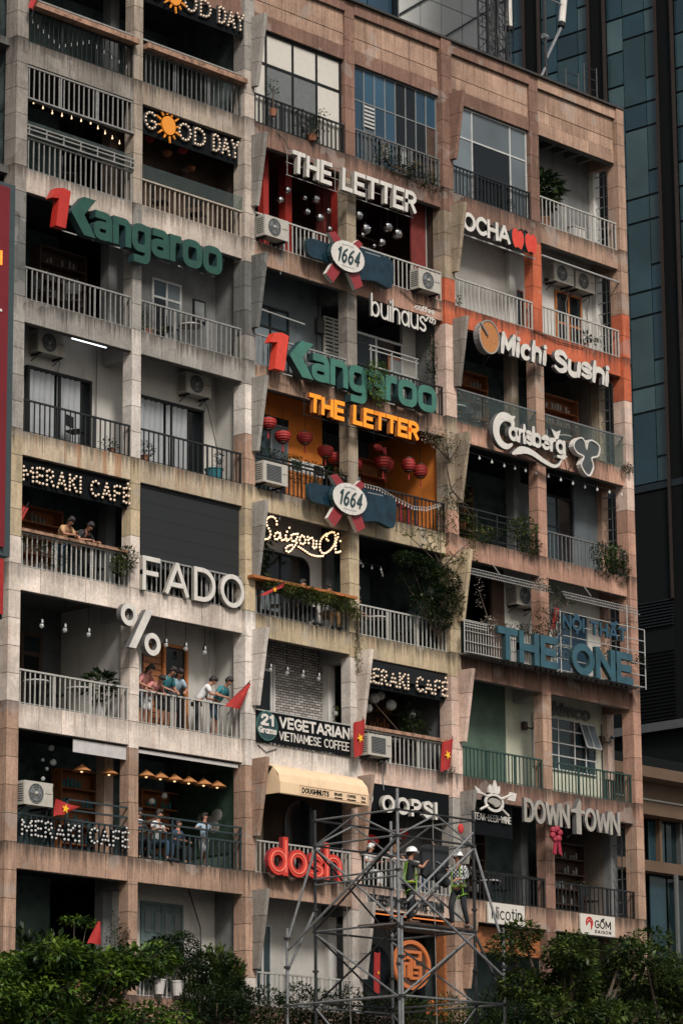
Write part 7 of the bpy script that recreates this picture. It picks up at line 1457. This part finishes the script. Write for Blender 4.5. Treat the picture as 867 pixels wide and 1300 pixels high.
pipe((X0, Y1, 11.0), (*oc[0], 9.5), .036, nm='raking_shore'); pipe((X1, Y0, 10.4), (*oc[2], 8.8), .036, 'steel_dark', nm='raking_shore')
pl_ = MB()
for j in range(4): MB().box(X0+.1, X1-.02, Y0+.03+j*.36, Y0+.34+j*.36, 10.49, 10.53).build('deck_board', 'wood_dark', SCF)
rp = thing('rope', 'thin ropes hanging down inside the scaffold', 'rope', (9.0, -3.4, 12)); MB().tube([(8.3, -2.6, 12.5), (8.35, -2.7, 11), (8.5, -2.6, 9.5), (8.6, -2.6, 7.5)], .01, 4).build('rope', 'rail_grey', rp); MB().tube([(9.4, -4.6, 13.1), (9.42, -4.6, 11), (9.45, -4.6, 8)], .01, 4).build('rope', 'rail_grey', rp)
hk = thing('pulley', 'small red pulley block hanging from the top ring of the scaffold', 'pulley', (10.35, -4.7, 13.1)); MB().sph((10.3, -4.72, 12.95), .1, 8, 6, 1, .6, 1.3).build('block', 'cl_red', hk); MB().bar((10.3, -4.72, 13.05), (10.3, -4.72, 13.2), .012).build('hook', 'steel_dark', hk)
pn = thing('equipment_panel', 'black sheet and roll carried between the two helmeted workers', 'panel', (9.6, -4.4, 11.5)); MB().prism([(9.12, 11.75), (9.12, 12.42), (9.3, 12.5), (10.1, 12.52), (10.08, 11.95), (9.9, 11.75), (9.4, 11.62)], -4.5, -4.4).build('sheet', 'cl_black', pn)
MB().bar((9.3, -4.5, 11.85), (10.0, -4.5, 11.6), .13, 12).build('roll', 'cl_black', pn); MB().bar((9.6, -4.52, 12.1), (9.85, -4.56, 12.0), .014, 5).build('handle', 'frame_grey', pn)

# ------------------------------------------------------------------ people
def skin_mesh(name, nodes, edges, mat, parent, lv=1, root=0):
    me = bpy.data.meshes.new(name); me.from_pydata([n[:3] for n in nodes], edges, []); me.materials.append(MATS[mat])
    o = bpy.data.objects.new(name, me); COL.objects.link(o); o.parent = parent
    o.modifiers.new('Skin', 'SKIN'); sv = me.skin_vertices[0].data
    for i, n in enumerate(nodes): sv[i].radius = (n[3], n[4] if len(n) > 4 else n[3]); sv[i].use_root = (i == root)
    s = o.modifiers.new('Subdivision', 'SUBSURF'); s.levels = lv; s.render_levels = lv
    o.modifiers['Skin'].use_smooth_shade = True
    return o
def person(label, loc, rz, pose, top, legs, hair='hair', lean=0.0, sc=1.0, helmet=False, wr=None, hivis=False, longhair=False, sleeves=True, group=None, shorts=False, shoe='cl_black', head_turn=0.0):
    """local frame: facing -Y, feet at z=0; lean in degrees at the hips; wr = (left wrist, right wrist)"""
    t = thing('person', label, 'person', loc, rz, group); t.scale = (sc, sc, sc)
    hip = .93 if pose != 'sit' else .50
    def up(p):       # upper body point after leaning forward about the hips
        a = R(lean); y, z = p[1], p[2]-hip; return (p[0], y*math.cos(a)-z*math.sin(a), hip+y*math.sin(a)+z*math.cos(a))
    o_ = hip-.93
    P = {'pel': (0, 0, hip), 'sp': up((0, 0, 1.13+o_)), 'ch': up((0, 0, 1.32+o_)), 'nk': up((0, -.005, 1.46+o_)), 'nk2': up((0, -.02, 1.53+o_))}
    hc = Vector(up((0, -.03, 1.635+o_))); 
    SH = [up((s*.165, 0, 1.40+o_)) for s in (-1, 1)]
    wr = wr or ((-.2, -.42, .9), (.2, -.42, .9))
    EL = []
    for i, s in enumerate((-1, 1)):
        a, b = Vector(SH[i]), Vector(wr[i]); mid = (a+b)/2; d = (b-a).length; off = math.sqrt(max(0.0, .275**2-(d/2)**2)); n = Vector((s*.8, .5, -.55)); ax = (b-a).normalized(); n = (n-ax*n.dot(ax)).normalized(); EL.append(tuple(mid+n*off))
    if pose == 'sit': HP = [(s*.09, 0, hip-.02) for s in (-1, 1)]; KN = [(s*.12, -.42, hip) for s in (-1, 1)]; AN = [(s*.12, -.40, .08) for s in (-1, 1)]
    elif pose == 'stride': HP = [(s*.09, 0, .88) for s in (-1, 1)]; KN = [(-.12, -.2, .52), (.12, .02, .47)]; AN = [(-.14, -.08, .08), (.14, .2, .08)]
    else: HP = [(s*.09, 0, .88) for s in (-1, 1)]; KN = [(s*.1, -.03, .48) for s in (-1, 1)]; AN = [(s*.11, .02, .08) for s in (-1, 1)]
    TO = [(a[0]*1.1, a[1]-.17, .035) for a in AN]
    nodes = [(*P['pel'], .14, .10), (*P['sp'], .115, .085), (*P['ch'], .14, .095), (*P['nk'], .06), (*P['nk2'], .052)]; edges = [(0, 1), (1, 2), (2, 3), (3, 4)]
    nodes.append((hc.x, hc.y, hc.z, .075, .09)); edges.append((4, 5)); top_h = hc+(hc-Vector(P['nk2'])).normalized()*.06; nodes.append((*top_h, .055, .065)); edges.append((5, 6))
    for i, s in enumerate((-1, 1)):
        k = len(nodes); w = Vector(wr[i]); e = Vector(EL[i]); dr = (w-e).normalized(); palm = w+dr*.055; sd = Vector((1, 0, 0)) if abs(dr.x) < .8 else Vector((0, 1, 0)); sd = (sd-dr*sd.dot(dr)).normalized(); dn = dr.cross(sd)
        if dn.z > 0: dn = -dn
        nodes += [(*SH[i], .055), (*EL[i], .04), (*w, .026), (*palm, .036, .018)]; edges += [(2, k), (k, k+1), (k+1, k+2), (k+2, k+3)]
        for f, (o2, ln) in enumerate(((-.027, .062), (-.009, .072), (.009, .068), (.027, .052))):
            q = palm+sd*o2+dr*.035; q2 = q+dr*ln*.5+dn*.012; q3 = q2+dr*ln*.35+dn*ln*.45; b = len(nodes); nodes += [(*q, .009), (*q2, .0085), (*q3, .0075)]; edges += [(k+3, b), (b, b+1), (b+1, b+2)]
        q = w+dr*.03-sd*s*.035; q2 = q+dr*.035-sd*s*.012+dn*.015; b = len(nodes); nodes += [(*q, .011), (*q2, .009)]; edges += [(k+3, b), (b, b+1)]
        k = len(nodes); nodes += [(*HP[i], .085), (*KN[i], .052), (*AN[i], .036), (*TO[i], .032)]; edges += [(0, k), (k, k+1), (k+1, k+2), (k+2, k+3)]
    skin_mesh('body', nodes, edges, 'skin', t)
    # clothes follow the same joints, slightly larger
    n = [(*up((0, 0, .9+o_)), .165, .125), (*P['sp'], .145, .112), (*P['ch'], .165, .12), (*up((0, -.0, 1.43+o_)), .075)]; e = [(0, 1), (1, 2), (2, 3)]
    for i in (0, 1):
        k = len(n); f = .75 if sleeves is True else 1.0; el = Vector(SH[i]).lerp(Vector(EL[i]), f); n += [(*SH[i], .078), (*el, .062)]; e += [(2, k), (k, k+1)]
        if sleeves == 'long': n.append((*Vector(EL[i]).lerp(Vector(wr[i]), .85), .045)); e.append((k+1, k+2))
    skin_mesh('shirt', n, e, top, t)
    n = [(0, 0, hip+.05, .155, .12)]; e = []
    for i in (0, 1):
        k = len(n); n += [(*HP[i], .105), (*KN[i], .075)]; e += [(0, k), (k, k+1)]
        if not shorts: n.append((*Vector(KN[i]).lerp(Vector(AN[i]), .92), .055)); e.append((k+1, k+2))
    skin_mesh('trousers' if not shorts else 'shorts', n, e, legs, t)
    for i in (0, 1): a, b = Vector(AN[i]), Vector(TO[i]); MB().sph(tuple((a*.35+b*.65)+Vector((0, 0, .0))), .1, 8, 6, .5, 1.25, .5).build('shoe', shoe, t, off=(0, 0, 0))
    # head details in the head frame
    ax = (hc-Vector(P['nk2'])).normalized(); fw = Vector((math.sin(R(head_turn)), -math.cos(R(head_turn)), 0)); fw = (fw-ax*fw.dot(ax)).normalized(); rt = fw.cross(ax)
    H = lambda a, b_, c: tuple(hc+rt*a+fw*b_+ax*c)
    m = MB(); m.sph(H(0, .085, -.005), .016, 6, 5, .8, 1, 1.5); 
    for s in (-1, 1): m.sph(H(s*.083, -.005, 0), .022, 6, 5, .5, 1, 1.4)
    m.build('nose_and_ears', 'skin', t, off=(0, 0, 0), smooth=True); m = MB()
    for s in (-1, 1): m.sph(H(s*.032, .078, .022), .011, 6, 4, 1.3, 1, .8)
    m.build('eyes', 'eye', t, off=(0, 0, 0)); MB().sph(H(0, .08, -.048), .016, 6, 4, 1.5, .8, .5).build('mouth', 'lips', t, off=(0, 0, 0))
    m = MB()
    for a, b_, c, r_ in ((0, -.03, .055, .092), (0, .03, .085, .06), (.05, -.03, .02, .06), (-.05, -.03, .02, .06), (0, -.06, .0, .075)): m.sph(H(a, b_, c), r_, 9, 7)
    if longhair:
        for j in range(4): m.sph(H(0, -.075, -.04-.055*j), .07-.006*j, 8, 6)
    m.build('hair', hair, t, off=(0, 0, 0), smooth=True)
    if helmet:
        m = MB(); prof = [(.135*math.cos(R(a)), .02+.12*math.sin(R(a))) for a in (0, 20, 40, 60, 80, 89)]; m.lathe((0, 0, 0), [(.155, .0), (.155, .015)]+prof, 16); c_ = Vector(H(0, .0, .035)); m.v = [(x+c_.x, y+c_.y, z+c_.z) for x, y, z in m.v]; hm = m.build('hard_hat', 'helmet', t, off=(0, 0, 0), smooth=True)
        MB().sph(tuple(c_+fw*.14), .06, 8, 4, 1, .9, .15).build('peak', 'helmet', hm, off=(0, 0, 0))
    if hivis:
        m = MB()
        for s in (-1, 1):
            m.tube([up((s*.1, -.13, .98)), up((s*.11, -.145, 1.2)), up((s*.09, -.11, 1.43)), up((s*.09, .1, 1.42)), up((s*.1, .14, 1.1)), up((s*.06, .12, .95))], .012, 5)
            q = [(s*.09+.115*math.cos(R(a)), .115*math.sin(R(a)), .74+.05*math.cos(R(a))*s) for a in range(0, 361, 30)]; m.tube(q, .012, 5); m.tube([(s*.15, -.1, .75), up((s*.14, -.12, .98))], .012, 5)
        m.tube([up((.17*math.cos(R(a)), .135*math.sin(R(a)), .97)) for a in range(0, 361, 30)], .02, 5); m.build('harness', 'cl_hivis', t, off=(0, 0, 0))
    return t
# guests leaning on the upper left rail
person('guest in a tan top leaning on the rail below bulb lettering, left of two', (1.55, .42, Z(4)), 0, 'stand', 'cl_tan', 'cl_navy', lean=42, sc=.92, wr=((-.12, -.72, 1.02), (.1, -.60, 1.12)), longhair=True)
person('guest in dark clothes leaning on the rail below bulb lettering, right of two', (2.1, .42, Z(4)), .1, 'stand', 'cl_black', 'cl_black', lean=46, sc=.92, wr=((-.16, -.62, 1.0), (.22, -.62, 1.0)))
G1 = 'visitors leaning on the white railing'
person('visitor in pink partly hidden by the slim pillar of the white railing', (4.25, .45, Z(5)), .2, 'stand', 'cl_pink', 'cl_navy', lean=36, sc=.93, wr=((-.18, -.5, .98), (.12, -.4, 1.3)), group=G1, shorts=True, longhair=True)
person('visitor in a pale floral top crouched between the pink and the dark teal shirts', (4.62, .5, Z(5)), 0, 'stand', 'cl_pink', 'cl_white', lean=55, sc=.88, wr=((-.2, -.5, .95), (.2, -.5, .95)), group=G1, shorts=True)
person('man in a dark teal shirt leaning over the railing beside the timber door', (4.98, .42, Z(5)), .15, 'stand', 'cl_teal', 'cl_black', lean=36, sc=.95, wr=((-.16, -.45, .98), (.14, -.48, .96)), group=G1, shorts=True, shoe='cl_white')
person('woman in a light blue blouse at the railing before the dark door glass', (5.42, .45, Z(5)), -.25, 'stand', 'cl_lblue', 'cl_black', lean=38, sc=.95, wr=((-.18, -.45, .98), (.16, -.45, 1.0)), group=G1, longhair=True, shorts=True)
person('man in a white shirt leaning and pointing at the right of the white railing', (6.35, .5, Z(5)), .9, 'stand', 'cl_white', 'cl_black', lean=36, sc=.95, wr=((-.1, -.55, 1.12), (.15, -.5, 1.02)), group=G1)
person('man in teal shirt at the right end of the white railing near the pennant', (6.9, .42, Z(5)), .3, 'stand', 'cl_teal', 'cl_navy', lean=36, sc=.95, wr=((-.16, -.42, 1.05), (.2, -.45, .98)), group=G1, shorts=True)
G2 = 'guests behind the dark teal railing'
person('seated guest at the slim pillar reaching across the dark teal railing', (4.25, .6, Z(6)), .8, 'sit', 'cl_white', 'cl_black', lean=10, wr=((-.1, -.55, 1.02), (.15, -.3, .75)), group=G2)
person('seated guest in a white top behind the dark teal railing', (4.92, .5, Z(6)), .3, 'sit', 'cl_white', 'cl_navy', lean=8, wr=((-.22, -.35, .8), (.2, -.4, .72)), group=G2)
person('seated guest in dark clothes between two guests in white', (4.55, .75, Z(6)), -.3, 'sit', 'cl_black', 'cl_black', lean=5, sc=.97, wr=((-.2, -.3, .75), (.2, -.3, .75)), group=G2)
person('child seated low and shaded in the middle of the dark teal railing', (5.75, .6, Z(6)), .2, 'sit', 'cl_navy', 'cl_black', lean=5, sc=.88, wr=((-.2, -.3, .7), (.2, -.3, .7)), group=G2, longhair=True)
person('girl in white shorts standing with arms along the dark teal railing', (6.45, .35, Z(6)), 0, 'stand', 'cl_lblue', 'cl_white', lean=4, sc=.78, wr=((-.32, -.25, 1.2), (.34, -.25, 1.2)), group=G2, longhair=True, shorts=True, shoe='cl_white')
for x, y, lab in ((4.25, .62, 'black stool under the reaching guest'), (4.92, .52, 'black stool under the guest in a white top'), (4.55, .77, 'black stool between the guests in white'), (5.75, .62, 'black stool in the middle of the dark teal railing')): place(bs, (x, y, Z(6)), lab, 'black stools', sc=.98)
person('guest with short dark hair seated behind the timber counter', (10.13, .5, Z(4)), .3, 'sit', 'cl_black', 'cl_black', lean=4, sc=.96, wr=((-.2, -.35, .92), (.2, -.35, .92)))
person('guest in a pale top seated at the right end of the timber counter', (11.1, .45, Z(4)), -.3, 'sit', 'cl_white', 'cl_tan', lean=6, sc=.95, wr=((-.2, -.38, .92), (.2, -.38, .92)), longhair=True)
person('cook in white cap and jacket behind the white railing beside the red neon word', (12.7, .6, Z(6)), .4, 'sit', 'cl_white', 'cl_white', lean=10, sc=.92, hair='cl_white', wr=((-.2, -.35, .8), (.2, -.35, .8)))
person('onlooker with a dark top behind the left worker', (13.5, .55, Z(6)), 0, 'stand', 'cl_black', 'cl_black', lean=35, sc=.88, wr=((-.2, -.5, .95), (.2, -.5, .95)))
person('onlooker in pink behind the carried black sheet', (14.9, .55, Z(6)), .2, 'stand', 'cl_pink', 'cl_navy', lean=28, sc=.9, wr=((-.2, -.5, .95), (.1, -.35, 1.35)))
person('seated diner in a pale shirt behind the railing under the climbing bush', (12.35, .7, Z(4)), .5, 'sit', 'cl_lblue', 'cl_black', lean=12, sc=.9, wr=((-.2, -.35, .75), (.2, -.35, .75)))
G3 = 'workers on the scaffold'
person('worker in white hard hat and black clothes, left on the scaffold', (8.95, -4.22, 10.53), 1.0, 'stand', 'cl_black', 'cl_black', lean=2, sc=1.06, helmet=True, wr=((-.1, -.36, 1.42), (.16, -.34, 1.18)), hivis=True, group=G3, shoe='wood_dark')
person('worker in white hard hat and checked shirt with green harness, right on scaffold', (10.45, -4.5, 10.53), -1.25, 'stride', 'cl_check', 'cl_black', lean=3, sc=1.06, helmet=True, wr=((-.14, -.40, 1.30), (.14, -.36, 1.1)), hivis=True, group=G3, sleeves='long', shoe='wood_dark')
